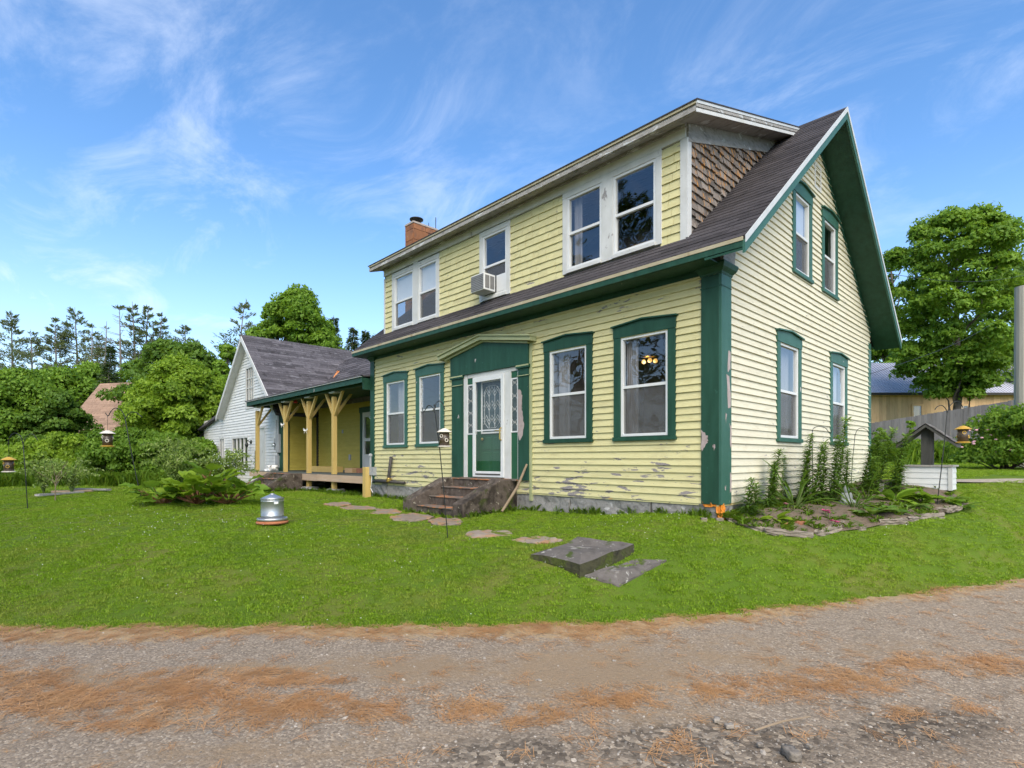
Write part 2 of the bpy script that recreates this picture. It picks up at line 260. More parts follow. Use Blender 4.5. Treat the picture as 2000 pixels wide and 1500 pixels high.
surf('stalk', [(0.06, 0.10, 0.02), (0.09, 0.13, 0.03)], 6, rough=0.6, bump=0)
surf('rhubarb_stalk', [(0.25, 0.08, 0.05), (0.20, 0.14, 0.05)], 6, rough=0.6, bump=0)
surf('pebble', [(0.15, 0.13, 0.11), (0.33, 0.285, 0.235), (0.22, 0.19, 0.16)], 30, rough=0.85, bump=0.3, bscale=80, var=0.9)
surf('needle', [(0.40, 0.195, 0.075), (0.50, 0.28, 0.12)], 5, rough=0.8, bump=0, var=0.4)
surf('twig', [(0.21, 0.155, 0.10), (0.28, 0.21, 0.14)], 6, rough=0.85, bump=0.1)
surf('pink_flower', [(0.60, 0.06, 0.22), (0.70, 0.16, 0.36)], 6, rough=0.6, bump=0)
surf('pale_pink', [(0.62, 0.30, 0.36), (0.70, 0.42, 0.46)], 6, rough=0.6, bump=0)
surf('white_flower', [(0.72, 0.74, 0.66), (0.8, 0.82, 0.74)], 6, rough=0.6, bump=0)
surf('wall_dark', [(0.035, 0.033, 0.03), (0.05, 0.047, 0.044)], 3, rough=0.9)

def leafmat(name, a, b, c=None, rough=0.55, tr=0.45, yel=None):
    m, n, p, o = newmat(name)
    at_ = nd(n, 'ShaderNodeAttribute', attribute_name='tint').outputs['Fac']
    rnd = nd(n, 'ShaderNodeObjectInfo').outputs['Random']
    f = math_(n, 'ADD', math_(n, 'MULTIPLY', at_, 0.8), math_(n, 'MULTIPLY', rnd, 0.2))
    stops = [(0.0, a), (0.75 if c else 1.0, b)] + ([(1.0, c)] if c else [])
    col = ramp_(n, f, stops)
    if yel:
        w1 = noise_(n, pos_(n), 0.9, 5, 0.6, 0.4); w2 = noise_(n, pos_(n), 5.5, 4, 0.6)
        col = mix_(n, math_(n, 'MULTIPLY', smooth_(n, math_(n, 'ADD', w1, math_(n, 'MULTIPLY', math_(n, 'SUBTRACT', w2, 0.5), 0.7)), 0.46, 0.78), 0.65), col, yel)
        col = mix_(n, math_(n, 'MULTIPLY', smooth_(n, noise_(n, mapped(n, pos_(n), (1, 1, 1), (1, 2, 3)), 1.6, 4, 0.6), 0.55, 0.75), 0.4), col, (0.07, 0.17, 0.015))
    n.links.new(col, p.inputs['Base Color']); p.inputs['Roughness'].default_value = rough
    p.inputs['Specular IOR Level'].default_value = 0.3
    t = nd(n, 'ShaderNodeBsdfTranslucent', {'Color': mix_(n, 0.35, col, (0.30, 0.42, 0.02))})
    mx = nd(n, 'ShaderNodeMixShader', {0: tr})
    n.links.new(p.outputs[0], mx.inputs[1]); n.links.new(t.outputs[0], mx.inputs[2]); n.links.new(mx.outputs[0], o.inputs[0])
    return m
leafmat('leaf_dark', (0.06, 0.13, 0.016), (0.145, 0.255, 0.03), (0.23, 0.33, 0.045))
leafmat('leaf_mid', (0.09, 0.185, 0.017), (0.20, 0.335, 0.03), (0.29, 0.42, 0.05))
leafmat('leaf_bright', (0.14, 0.24, 0.016), (0.285, 0.42, 0.03), (0.38, 0.50, 0.05))
leafmat('leaf_lily', (0.07, 0.15, 0.02), (0.14, 0.26, 0.035), (0.22, 0.36, 0.06))
leafmat('leaf_pale', (0.20, 0.31, 0.05), (0.33, 0.43, 0.10), (0.52, 0.56, 0.28))
leafmat('leaf_hosta', (0.09, 0.18, 0.03), (0.18, 0.29, 0.06), (0.30, 0.38, 0.13))
leafmat('needle_green', (0.022, 0.050, 0.016), (0.05, 0.088, 0.026), (0.085, 0.12, 0.04), tr=0.2)
leafmat('needle_pine', (0.12, 0.14, 0.075), (0.18, 0.205, 0.11), (0.24, 0.25, 0.15), tr=0.35)
leafmat('grass_blade', (0.19, 0.325, 0.014), (0.31, 0.475, 0.026), (0.46, 0.52, 0.09), rough=0.5, tr=0.4, yel=(0.38, 0.39, 0.08))
leafmat('grass_tall', (0.09, 0.18, 0.014), (0.18, 0.31, 0.02), (0.30, 0.40, 0.05), rough=0.5, tr=0.4)

# glass and screen
def glass(name, f0, tint=(0.9, 0.92, 0.93), wav=0.0):
    m, n, p, o = newmat(name); n.nodes.remove(p)
    gl = nd(n, 'ShaderNodeBsdfGlossy', {'Color': (0.95, 0.97, 1, 1), 'Roughness': 0.0})
    tr = nd(n, 'ShaderNodeBsdfTransparent', {'Color': (*tint, 1)})
    fc = nd(n, 'ShaderNodeLayerWeight', {'Blend': 0.5}).outputs['Facing']
    f = math_(n, 'ADD', math_(n, 'MULTIPLY', math_(n, 'POWER', fc, 4.0), 1 - f0), f0)
    if wav:
        b = nd(n, 'ShaderNodeBump', {'Height': noise_(n, pos_(n), 2.2, 1, 0.4), 'Strength': wav, 'Distance': 0.05})
        n.links.new(b.outputs[0], gl.inputs['Normal'])
    mx = nd(n, 'ShaderNodeMixShader', {0: f})
    n.links.new(tr.outputs[0], mx.inputs[1]); n.links.new(gl.outputs[0], mx.inputs[2]); n.links.new(mx.outputs[0], o.inputs[0])
glass('glass', 0.11, wav=0.10)
glass('glass_old', 0.12, wav=0.25)
glass('glass_door', 0.03, (0.97, 0.98, 0.98))
surf('deco_glass', [(0.03, 0.045, 0.043), (0.085, 0.105, 0.105)], 14, rough=0.3, bump=0.1, bscale=60, spec=0.3, var=0)
m, n, p, o = newmat('screen'); p.inputs['Base Color'].default_value = (0.11, 0.105, 0.10, 1); p.inputs['Roughness'].default_value = 0.7
mx = nd(n, 'ShaderNodeMixShader', {0: 0.52}); n.links.new(nd(n, 'ShaderNodeBsdfTransparent').outputs[0], mx.inputs[1]); n.links.new(p.outputs[0], mx.inputs[2]); n.links.new(mx.outputs[0], o.inputs[0])
m, n, p, o = newmat('bulb_glow'); p.inputs['Emission Color'].default_value = (1, 0.55, 0.13, 1); p.inputs['Emission Strength'].default_value = 0.55

# ground
m, n, p, o = newmat('ground'); P = pos_(n)
f = noise_(n, P, 1.1, 6, 0.6); g = noise_(n, P, 40, 4, 0.6)
c = ramp_(n, f, [(0.3, (0.075, 0.135, 0.012)), (0.5, (0.095, 0.155, 0.014)), (0.72, (0.15, 0.155, 0.035))])
c = mix_(n, math_(n, 'MULTIPLY', smooth_(n, g, 0.45, 0.75), 0.5), c, (0.09, 0.085, 0.03))
n.links.new(c, p.inputs['Base Color']); p.inputs['Roughness'].default_value = 0.95; p.inputs['Specular IOR Level'].default_value = 0.1
n.links.new(nd(n, 'ShaderNodeBump', {'Height': g, 'Strength': 0.8, 'Distance': 0.03}).outputs[0], p.inputs['Normal'])

# road: worn asphalt + sand + pine needles, masks laid on the sheet as attributes
m, n, p, o = newmat('road'); P = pos_(n)
def A_(k): return nd(n, 'ShaderNodeAttribute', attribute_name=k).outputs['Fac']
v1 = nd(n, 'ShaderNodeTexVoronoi', {'Vector': P, 'Scale': 75.0}); v2 = nd(n, 'ShaderNodeTexVoronoi', {'Vector': P, 'Scale': 34.0})
ag = ramp_(n, nd(n, 'ShaderNodeSeparateColor', {'Color': v1.outputs['Color']}).outputs[0], [(0.0, (0.17, 0.14, 0.112)), (0.45, (0.23, 0.19, 0.155)), (0.8, (0.28, 0.235, 0.19)), (1.0, (0.40, 0.34, 0.28))])
ag2 = ramp_(n, nd(n, 'ShaderNodeSeparateColor', {'Color': v2.outputs['Color']}).outputs[0], [(0.0, (0.085, 0.071, 0.059)), (0.5, (0.15, 0.126, 0.104)), (0.82, (0.23, 0.195, 0.16)), (1.0, (0.36, 0.305, 0.245))])
fn = noise_(n, P, 3.0, 6, 0.62); fn2 = noise_(n, P, 17, 5, 0.65); ff = noise_(n, P, 160, 3, 0.6)
base = mix_(n, smooth_(n, math_(n, 'ADD', A_('rough'), math_(n, 'MULTIPLY', math_(n, 'SUBTRACT', fn2, 0.5), 0.9)), 0.35, 0.65), ag, ag2)
sandc = ramp_(n, ff, [(0.25, (0.185, 0.135, 0.09)), (0.75, (0.315, 0.24, 0.165))])
sm = smooth_(n, math_(n, 'ADD', A_('sand'), math_(n, 'ADD', math_(n, 'MULTIPLY', math_(n, 'SUBTRACT', fn, 0.5), 0.9), math_(n, 'MULTIPLY', math_(n, 'SUBTRACT', fn2, 0.5), 0.8))), 0.10, 0.60)
base = mix_(n, math_(n, 'MULTIPLY', sm, 0.86), base, sandc)
sn = noise_(n, mapped(n, P, (26, 150, 26), (0, 0, R(20))), 1, 4, 0.6, 1.2); sn2 = noise_(n, mapped(n, P, (150, 30, 26), (0, 0, R(-35))), 1, 4, 0.6, 1.2)
st = math_(n, 'MAXIMUM', sn, sn2)
nc = ramp_(n, st, [(0.36, (0.22, 0.115, 0.05)), (0.55, (0.40, 0.205, 0.085)), (0.75, (0.53, 0.31, 0.14))])
nm = math_(n, 'ADD', A_('needle'), math_(n, 'ADD', math_(n, 'MULTIPLY', math_(n, 'SUBTRACT', fn, 0.5), 1.1), math_(n, 'MULTIPLY', math_(n, 'SUBTRACT', fn2, 0.5), 2.2)))
nmask = smooth_(n, math_(n, 'ADD', nm, math_(n, 'MULTIPLY', math_(n, 'SUBTRACT', st, 0.5), 1.6)), 0.40, 0.80)
base = mix_(n, math_(n, 'MULTIPLY', nmask, 0.60), base, nc)
strw = ramp_(n, st, [(0.36, (0.26, 0.175, 0.095)), (0.75, (0.48, 0.355, 0.205))])
em = smooth_(n, math_(n, 'ADD', A_('straw'), math_(n, 'MULTIPLY', math_(n, 'SUBTRACT', math_(n, 'ADD', fn2, st), 1.0), 1.1)), 0.35, 0.7)
base = mix_(n, math_(n, 'MULTIPLY', em, 0.85), base, strw)
base = mix_(n, math_(n, 'MULTIPLY', smooth_(n, A_('damp'), 0.2, 0.9), 0.38), base, mix_(n, 1.0, base, (0.40, 0.37, 0.35), 'MULTIPLY'))
base = mix_(n, 1.0, base, (1.06, 1.0, 0.90), 'MULTIPLY')
n.links.new(base, p.inputs['Base Color']); p.inputs['Roughness'].default_value = 0.92; p.inputs['Specular IOR Level'].default_value = 0.2
hh = math_(n, 'ADD', math_(n, 'MULTIPLY', v1.outputs['Distance'], -0.6), math_(n, 'ADD', math_(n, 'MULTIPLY', v2.outputs['Distance'], -0.7), math_(n, 'MULTIPLY', st, 0.35)))
n.links.new(nd(n, 'ShaderNodeBump', {'Height': hh, 'Strength': 0.6, 'Distance': 0.011}).outputs[0], p.inputs['Normal'])

# ------------------------------------------------------------------ mesh helpers
class MB:
    def __init__(s): s.v = []; s.f = []
    def add(s, v, f):
        b = len(s.v); s.v += [tuple(map(float, q)) for q in v]; s.f += [tuple(i + b for i in q) for q in f]; return s
    def box(s, x0, x1, y0, y1, z0, z1):
        return s.add([(x0, y0, z0), (x1, y0, z0), (x1, y1, z0), (x0, y1, z0), (x0, y0, z1), (x1, y0, z1), (x1, y1, z1), (x0, y1, z1)],
                     [(0, 3, 2, 1), (4, 5, 6, 7), (0, 1, 5, 4), (1, 2, 6, 5), (2, 3, 7, 6), (3, 0, 4, 7)])
    def prism(s, poly, a, b, ax='x'):
        """extrude a 2D polygon along an axis: 'x' poly=(y,z); 'y' poly=(x,z); 'z' poly=(x,y)"""
        k = len(poly)
        def P(q, t): return {'x': (t, q[0], q[1]), 'y': (q[0], t, q[1]), 'z': (q[0], q[1], t)}[ax]
        return s.add([P(q, a) for q in poly] + [P(q, b) for q in poly],
                     [tuple(range(k))[::-1], tuple(range(k, 2 * k))] + [(i, (i + 1) % k, k + (i + 1) % k, k + i) for i in range(k)])
    def tube(s, pts, rad, k=8, cap=True):
        pts = [Vector(q) for q in pts]; n_ = len(pts); V = []; F = []
        if not hasattr(rad, '__len__'): rad = [rad] * n_
        for i, q in enumerate(pts):
            d = (pts[min(i + 1, n_ - 1)] - pts[max(i - 1, 0)]).normalized()
            a = d.cross(Vector((0.31, 0.17, 0.93)) if abs(d.z) < 0.9 else Vector((1, 0, 0))).normalized(); b = d.cross(a)
            for j in range(k):
                t = 2 * math.pi * j / k; V.append(q + (a * math.cos(t) + b * math.sin(t)) * rad[i])
        for i in range(n_ - 1):
            for j in range(k): F.append((i * k + j, i * k + (j + 1) % k, (i + 1) * k + (j + 1) % k, (i + 1) * k + j))
        if cap: F += [tuple(range(k))[::-1], tuple(range((n_ - 1) * k, n_ * k))]
        return s.add(V, F)
    def lathe(s, prof, k=24, c=(0, 0, 0)):
        V = []; F = []; m_ = len(prof)
        for r, z in prof:
            for j in range(k):
                t = 2 * math.pi * j / k; V.append((c[0] + r * math.cos(t), c[1] + r * math.sin(t), c[2] + z))
        for i in range(m_ - 1):
            for j in range(k): F.append((i * k + j, i * k + (j + 1) % k, (i + 1) * k + (j + 1) % k, (i + 1) * k + j))
        F += [tuple(range(k))[::-1], tuple(range((m_ - 1) * k, m_ * k))]
        return s.add(V, F)
    def mesh(s, name, mat=None, smooth=False):
        me = bpy.data.meshes.new(name); me.from_pydata(s.v, [], s.f)
        bm = bmesh.new(); bm.from_mesh(me); bmesh.ops.recalc_face_normals(bm, faces=bm.faces); bm.to_mesh(me); bm.free()
        if smooth: me.polygons.foreach_set('use_smooth', [True] * len(me.polygons))
        if mat: me.materials.append(MATS[mat])
        return me
    def obj(s, name, mat, parent=None, loc=None, smooth=False, bevel=0.0):
        me = s.mesh(name, mat, smooth); o_ = bpy.data.objects.new(name, me); COL.objects.link(o_)
        if bevel:
            b = o_.modifiers.new('edge', 'BEVEL'); b.width = bevel; b.segments = 2; b.limit_method = 'ANGLE'
        if parent: o_.parent = parent
        if loc is not None: o_.location = loc
        return o_
def inst(name, me, parent, loc=(0, 0, 0), rot=(0, 0, 0), scale=(1, 1, 1)):
    o_ = bpy.data.objects.new(name, me); COL.objects.link(o_); o_.parent = parent
    o_.location = loc; o_.rotation_euler = rot; o_.scale = scale; return o_
def tag(o_, label, cat, group=None, kind=None):
    o_['label'] = label
    if cat: o_['category'] = cat
    if group: o_['group'] = group
    if kind: o_['kind'] = kind
    return o_
def thing(name, label, cat, loc=(0, 0, 0), rz=0, group=None):
    o_ = bpy.data.objects.new(name, None); COL.objects.link(o_); o_.empty_display_size = 0.2
    o_.location = loc; o_.rotation_euler = (0, 0, rz); return tag(o_, label, cat, group)
def np_mesh(name, V, F, mat, tint=None, smooth=False):
    """V (n,3), F (m,k) arrays -> mesh, fast"""
    me = bpy.data.meshes.new(name); V = np.asarray(V, np.float32); F = np.asarray(F, np.int32); m_, k = F.shape
    me.vertices.add(len(V)); me.vertices.foreach_set('co', V.ravel())
    me.loops.add(m_ * k); me.loops.foreach_set('vertex_index', F.ravel())
    me.polygons.add(m_); me.polygons.foreach_set('loop_start', np.arange(0, m_ * k, k, dtype=np.int32))
    if smooth: me.polygons.foreach_set('use_smooth', np.ones(m_, bool))
    me.update(calc_edges=True)
    if tint is not None:
        a = me.attributes.new('tint', 'FLOAT', 'FACE'); a.data.foreach_set('value', np.asarray(tint, np.float32))
    me.materials.append(MATS[mat]); me.validate(); return me
def unit(v): return v / np.maximum(np.linalg.norm(v, axis=-1, keepdims=True), 1e-9)
def leaves(P, axis, nrm, L, W, fold=0.15, droop=0.0):
    """one pointed leaf (two triangles as a folded quad) per row; returns V,F"""
    n_ = len(P); axis = unit(axis); side = unit(np.cross(nrm, axis)); up = np.cross(axis, side)
    L = np.broadcast_to(L, (n_,))[:, None]; W = np.broadcast_to(W, (n_,))[:, None]
    mid = P + axis * L * 0.45
    tip = P + axis * L - up * L * droop
    V = np.stack([P, mid + side * W / 2 + up * W * fold, tip, mid - side * W / 2 + up * W * fold], 1).reshape(-1, 3)
    return V, np.arange(n_ * 4).reshape(-1, 4)
def rdir(n_): return unit(rng.normal(size=(n_, 3)))

# ------------------------------------------------------------------ ground sheet and road
def axis_pts(spec):
    o_ = []
    for a, b, st in spec: o_ += list(np.arange(a, b, st))
    return np.array(o_ + [spec[-1][1]])
gx = axis_pts([(-420, -100, 40), (-100, -40, 6), (-40, -20, 1.0), (-20, 8, 0.25), (8, 20, 1.0), (20, 100, 8), (100, 420, 40)])
gy = axis_pts([(-420, -60, 40), (-60, -14, 4), (-14, 10, 0.25), (10, 40, 1.0), (40, 120, 8), (120, 460, 40)])
X, Y = np.meshgrid(gx, gy, indexing='ij'); Z = hz(X, Y)
rr = np.sqrt(X ** 2 + Y ** 2); Z = np.where(rr > 110, Z * np.clip(1 - (rr - 110) / 120, 0, 1) + np.clip((rr - 110) / 120, 0, 1) * np.where(Y > 0, 3.0, -1.0), Z)
Z = Z + np.where(rr < 60, 0.02 * np.sin(X * 1.7 + 0.6 * Y) * np.sin(Y * 2.1), 0) * np.clip(edge_dist(X.ravel(), Y.ravel()).reshape(X.shape), 0, 1)
Z = Z - 0.03 * (edge_dist(X.ravel(), Y.ravel()).reshape(X.shape) < -0.15) * (rr < 40)
idx = np.arange(X.size).reshape(X.shape)
F = np.stack([idx[:-1, :-1], idx[1:, :-1], idx[1:, 1:], idx[:-1, 1:]], -1).reshape(-1, 4)
go = bpy.data.objects.new('lawn', np_mesh('lawn', np.stack([X, Y, Z], -1).reshape(-1, 3), F, 'ground', smooth=True)); COL.objects.link(go)
go['kind'] = 'structure'; go['label'] = 'mown green lawn sloping up from the road to the house'

# road sheet in (lateral, depth) lines, finer near
la = axis_pts([(-60, -9, 1.5), (-9, 10, 0.045), (10, 60, 1.5)]); fr = np.concatenate([[0], np.cumsum(np.full(118, 0.045)), 5.31 + np.cumsum(np.full(8, 0.9))])
el = (ED[:, 0] - CAMP[0]) * RGT[0] + (ED[:, 1] - CAMP[1]) * RGT[1]; edp = (ED[:, 0] - CAMP[0]) * FWD[0] + (ED[:, 1] - CAMP[1]) * FWD[1]
LA, FR = np.meshgrid(la, fr, indexing='ij')
wob = 0.03 * np.sin(LA * 5.1) + 0.02 * np.sin(LA * 12.7 + 1) + 0.02 * np.sin(LA * 31 + 2)
slope_r = np.where(LA > el[-1], (LA - el[-1]) * (edp[-1] - edp[-2]) / (el[-1] - el[-2]), 0)
DE = np.interp(LA, el, edp) + slope_r + wob * np.exp(-FR * 3) - FR + 0.06 * np.exp(-FR * 8)
RX = CAMP[0] + LA * RGT[0] + DE * FWD[0]; RY = CAMP[1] + LA * RGT[1] + DE * FWD[1]
RZ = hz(RX, RY) + 0.008 + 0.012 * np.sin(LA * 1.3 + DE * 0.7) * np.clip(FR, 0, 1) + 0.006 * np.sin(LA * 3.7 - DE * 2.3) * np.clip(FR, 0, 1)
idx = np.arange(RX.size).reshape(RX.shape)
F = np.stack([idx[:-1, :-1], idx[1:, :-1], idx[1:, 1:], idx[:-1, 1:]], -1).reshape(-1, 4)[:, ::-1]
rme = np_mesh('road', np.stack([RX, RY, RZ], -1).reshape(-1, 3), F, 'road', smooth=True)
# where things lie on the road (photo columns/rows turned into places on the road plane)
def blob(px, py, rx, ry, amp=1.0):
    c = on_z(px, py, ROADZ); a = on_z(px + rx, py, ROADZ) - c; b = on_z(px, py - ry, ROADZ) - c
    M = np.linalg.inv(np.array([[a[0], b[0]], [a[1], b[1]]]))
    d = np.stack([RX - c[0], RY - c[1]], -1) @ M.T
    return amp * np.exp(-(d ** 2).sum(-1) * 1.2)
def blobs(L):
    o_ = np.zeros_like(RX)
    for q in L: o_ = np.maximum(o_, blob(*q))
    return o_
needle = blobs([(130, 1365, 190, 34, .75), (350, 1350, 160, 40, .7), (560, 1385, 170, 34, .7), (520, 1330, 200, 22, .55), (230, 1415, 140, 16, .6), (730, 1390, 90, 24, .62), (940, 1390, 90, 26, .6), (40, 1330, 140, 26, .6),
                (1200, 1370, 110, 26, .62), (1050, 1400, 90, 26, .55), (1420, 1345, 110, 22, .62), (1530, 1330, 90, 18, .6), (1330, 1465, 50, 14, .6), (1690, 1320, 140, 18, .62), (1800, 1300, 120, 18, .6), (1930, 1300, 90, 24, .6), (1890, 1385, 60, 14, .6), (1740, 1395, 70, 10, .6), (1620, 1345, 160, 24, .5)])
sand = blobs([(100, 1330, 400, 36, .55), (500, 1312, 220, 16, .75), (800, 1312, 260, 34, .62), (1150, 1310, 330, 55, .62), (1400, 1290, 260, 30, .5), (300, 1390, 500, 50, .4), (450, 1475, 380, 34, .5), (1750, 1270, 160, 26, .4), (1250, 1260, 400, 24, .4), (800, 1450, 200, 26, .3), (1250, 1395, 300, 40, .35)])
roughm = blobs([(1000, 1480, 260, 60, .75), (1400, 1460, 420, 80, .8), (1800, 1420, 260, 60, .75), (650, 1430, 260, 22, .45), (1650, 1370, 300, 40, .5)])
damp = blobs([(1830, 1440, 240, 70, .9), (1950, 1360, 90, 30, .6), (860, 1460, 140, 40, .45), (1000, 1440, 120, 26, .5), (580, 1318, 130, 7, .7), (850, 1320, 130, 6, .4), (60, 1430, 110, 30, .2)])
straw = 0.85 * np.exp(-(FR / (0.34 + .12 * np.sin(LA * 2.1) * np.sin(LA * .9 + 1))) ** 2) * (1 - 0.35 * np.clip((LA - 0.5) / 3, 0, 1))
needle = needle * 0.88
for k, a in (('needle', needle), ('sand', sand), ('rough', roughm), ('damp', damp), ('straw', straw)):
    at_ = rme.attributes.new(k, 'FLOAT', 'POINT'); at_.data.foreach_set('value', a.astype(np.float32).ravel())
ro = bpy.data.objects.new('road', rme); COL.objects.link(ro); ro['kind'] = 'structure'; ro['label'] = 'worn gravel and asphalt road strewn with orange pine needles'

# ------------------------------------------------------------------ clapboard walls
def cut(lo, hi, holes):
    iv = [(lo, hi)]
    for a, b in holes:
        nx = []
        for s, e in iv:
            if b <= s or a >= e: nx.append((s, e))
            else:
                if a - s > 0.02: nx.append((s, a))
                if e - b > 0.02: nx.append((b, e))
        iv = nx
    return iv
def wall_sheet(name, mat, parent, lo, hi, z0, z1, holes, zb=(), th=0.10, loc=(0, 0, 0), rz=0):
    """sheathing in the local x/z plane, outside = -y; lo/hi are functions of z; holes = (x0,x1,z0,z1)"""
    zs = sorted(set([z0, z1] + [z for h in holes for z in h[2:] if z0 < z < z1] + [z for z in zb if z0 < z < z1])); mb = MB()
    for a, b in zip(zs, zs[1:]):
        hs = [(h[0], h[1]) for h in holes if h[2] < (a + b) / 2 < h[3]]
        iv = cut(max(lo(a), lo(b)) if lo(a) == lo(b) else lo((a + b) / 2), hi((a + b) / 2), hs)
        for k, (s, e) in enumerate(iv):
            sa, sb = (lo(a), lo(b)) if k == 0 else (s, s); ea, eb = (hi(a), hi(b)) if k == len(iv) - 1 else (e, e)
            mb.add([(sa, 0, a), (ea, 0, a), (eb, 0, b), (sb, 0, b), (sa, th, a), (ea, th, a), (eb, th, b), (sb, th, b)],
                   [(0, 1, 2, 3), (5, 4, 7, 6), (0, 4, 5, 1), (1, 5, 6, 2), (2, 6, 7, 3), (3, 7, 4, 0)])
    o_ = mb.obj(name, mat, parent, loc); o_.rotation_euler = (0, 0, rz); return o_
_cb = {}
def board_mesh(mat, h, t0=0.030, t1=0.004):
    k = (mat, round(h, 3), t0)
    if k not in _cb:
        _cb[k] = MB().add([(0, -t0, 0), (1, -t0, 0), (1, -t1, h), (0, -t1, h), (0, 0.001, 0), (1, 0.001, 0), (1, 0.001, h), (0, 0.001, h)],
                          [(0, 1, 2, 3), (5, 4, 7, 6), (0, 4, 5, 1), (1, 5, 6, 2), (2, 6, 7, 3), (3, 7, 4, 0)]).mesh('clapboard', mat)
    return _cb[k]
def clapboards(parent, mat, lo, hi, z0, z1, step, holes, name='clapboard', maxlen=99, t0=0.030):
    z = z0; me = board_mesh(mat, step + 0.012, t0)
    while z < z1 - 0.02:
        hs = [(h[0], h[1]) for h in holes if h[2] < z + step * 0.8 and h[3] > z + step * 0.2]
        for s, e in cut(lo(z), hi(z), hs):
            ps = [s]
            while e - ps[-1] > maxlen: ps.append(ps[-1] + random.uniform(0.55, 0.95) * maxlen)
            ps.append(e)
            if len(ps) > 2 and ps[-1] - ps[-2] < 0.3: ps.pop(-2)
            for a, b in zip(ps, ps[1:]):
                inst(name, me, parent, (a + 0.002, random.uniform(-.003, .001), z + random.uniform(-.004, .004)), (random.uniform(-.015, .015), random.uniform(-1, 1) * .0015, 0), (b - a - 0.004, 1, 1))
        z += step
const = lambda c: (lambda z: c)

# ------------------------------------------------------------------ windows
def sheet(x0, x1, y, z0, z1): return MB().add([(x0, y, z0), (x1, y, z0), (x1, y, z1), (x0, y, z1)], [(0, 1, 2, 3)])
def window(parent, x, zb, wdt, hgt, rz=0, loc0=(0, 0, 0), style='green', base_y=0.0, shade=0.0, curtain=None, label=None, gl='glass', name='window', screen=True, green='green'):
    """local frame: x along the wall, -y outward, z up; x = centre of sash frame, zb its bottom"""
    M = Matrix.Translation(loc0) @ Matrix.Rotation(rz, 4, 'Z') @ Matrix.Translation((x, base_y, zb))
    cw = 0.125; hw = wdt / 2; mb = MB()
    if style == 'green':
        o_ = bpy.data.objects.new(name, None); COL.objects.link(o_); o_.parent = parent; o_.empty_display_size = .1
        MB().box(-hw - cw, -hw, -0.042, 0.0, -0.005, hgt).obj('casing', green, o_, bevel=0.003); MB().box(hw, hw + cw, -0.042, 0.0, -0.005, hgt).obj('casing', green, o_, bevel=0.003)
        hd = MB().prism([(-hw - cw - .008, hgt + .002), (hw + cw + .008, hgt + .002), (hw + cw + .008, hgt + .170), (0, hgt + .215), (-hw - cw - .008, hgt + .170)], -0.048, 0.0, 'y').obj('window_head', green, o_)
        cap = MB()
        for s in (-1, 1):
            xs = [(0, hgt + .217), (s * (hw + cw + .035), hgt + .168), (s * (hw + cw + .035), hgt + .190), (0, hgt + .240)]
            cap.prism(xs, -0.085, 0.0, 'y')
        cap.obj('head_cap', green, o_)
        MB().box(-hw - cw - .012, hw + cw + .012, -0.065, 0.0, -0.070, -0.007).obj('sill', 'green' if green == 'green' else 'green_pale', o_, bevel=0.004)
    else:
        c2 = 0.10 if style == 'white' else 0.07
        mb.box(-hw - c2, -hw, -0.035, 0.0, -0.06, hgt); mb.box(hw, hw + c2, -0.035, 0.0, -0.06, hgt); mb.box(-hw - c2, hw + c2, -0.038, 0.0, hgt + .001, hgt + 0.10); mb.box(-hw, hw, -0.06, 0.0, -0.06, -0.002)
        o_ = mb.obj(name, 'white_paint', parent, bevel=0.003)
    o_.matrix_local = M
    if label: o_['label'] = label
    f = 0.042; mid = hgt * 0.495
    fr_ = MB()
    fr_.box(-hw + .001, -hw + f, -0.026, 0.05, 0, hgt); fr_.box(hw - f, hw - .001, -0.026, 0.05, 0, hgt); fr_.box(-hw + f, hw - f, -0.026, 0.05, hgt - f, hgt - .001); fr_.box(-hw + f, hw - f, -0.028, 0.05, 0.001, f)
    fr_.obj('sash_frame', 'vinyl', o_, bevel=0.003)
    MB().box(-hw + f, hw - f, -0.018, 0.03, mid - .022, mid + .022).obj('meeting_rail', 'vinyl', o_, bevel=0.002)
    sheet(-hw + f, hw - f, 0.006, mid + .022, hgt - f).obj('pane', gl, o_)
    sheet(-hw + f, hw - f, 0.026, f, mid - .022).obj('pane', gl, o_)
    if screen: MB().add([(-hw + f, 0.001, f), (hw - f, 0.001, f), (hw - f, 0.001, mid - .022), (-hw + f, 0.001, mid - .022)], [(0, 1, 2, 3)]).obj('insect_screen', 'screen', o_)
    if shade: MB().box(-hw + f, hw - f, 0.055, 0.058, hgt - f - shade * (hgt - 2 * f), hgt - f).obj('roller_shade', 'vinyl', o_)
    if curtain:
        for a, b in curtain:
            V = []; F = []; k = 26
            for j in range(k):
                xx = -hw + wdt * (a + (b - a) * j / (k - 1)); yy = 0.14 + 0.025 * math.sin(j * 1.7) + 0.01 * math.sin(j * 4.1)
                V += [(xx, yy, -0.05), (xx * 1.02, yy, hgt)]
            F = [(2 * j, 2 * j + 2, 2 * j + 3, 2 * j + 1) for j in range(k - 1)]
            MB().add(V, F).obj('curtain', 'curtain', o_, smooth=True)
    return o_

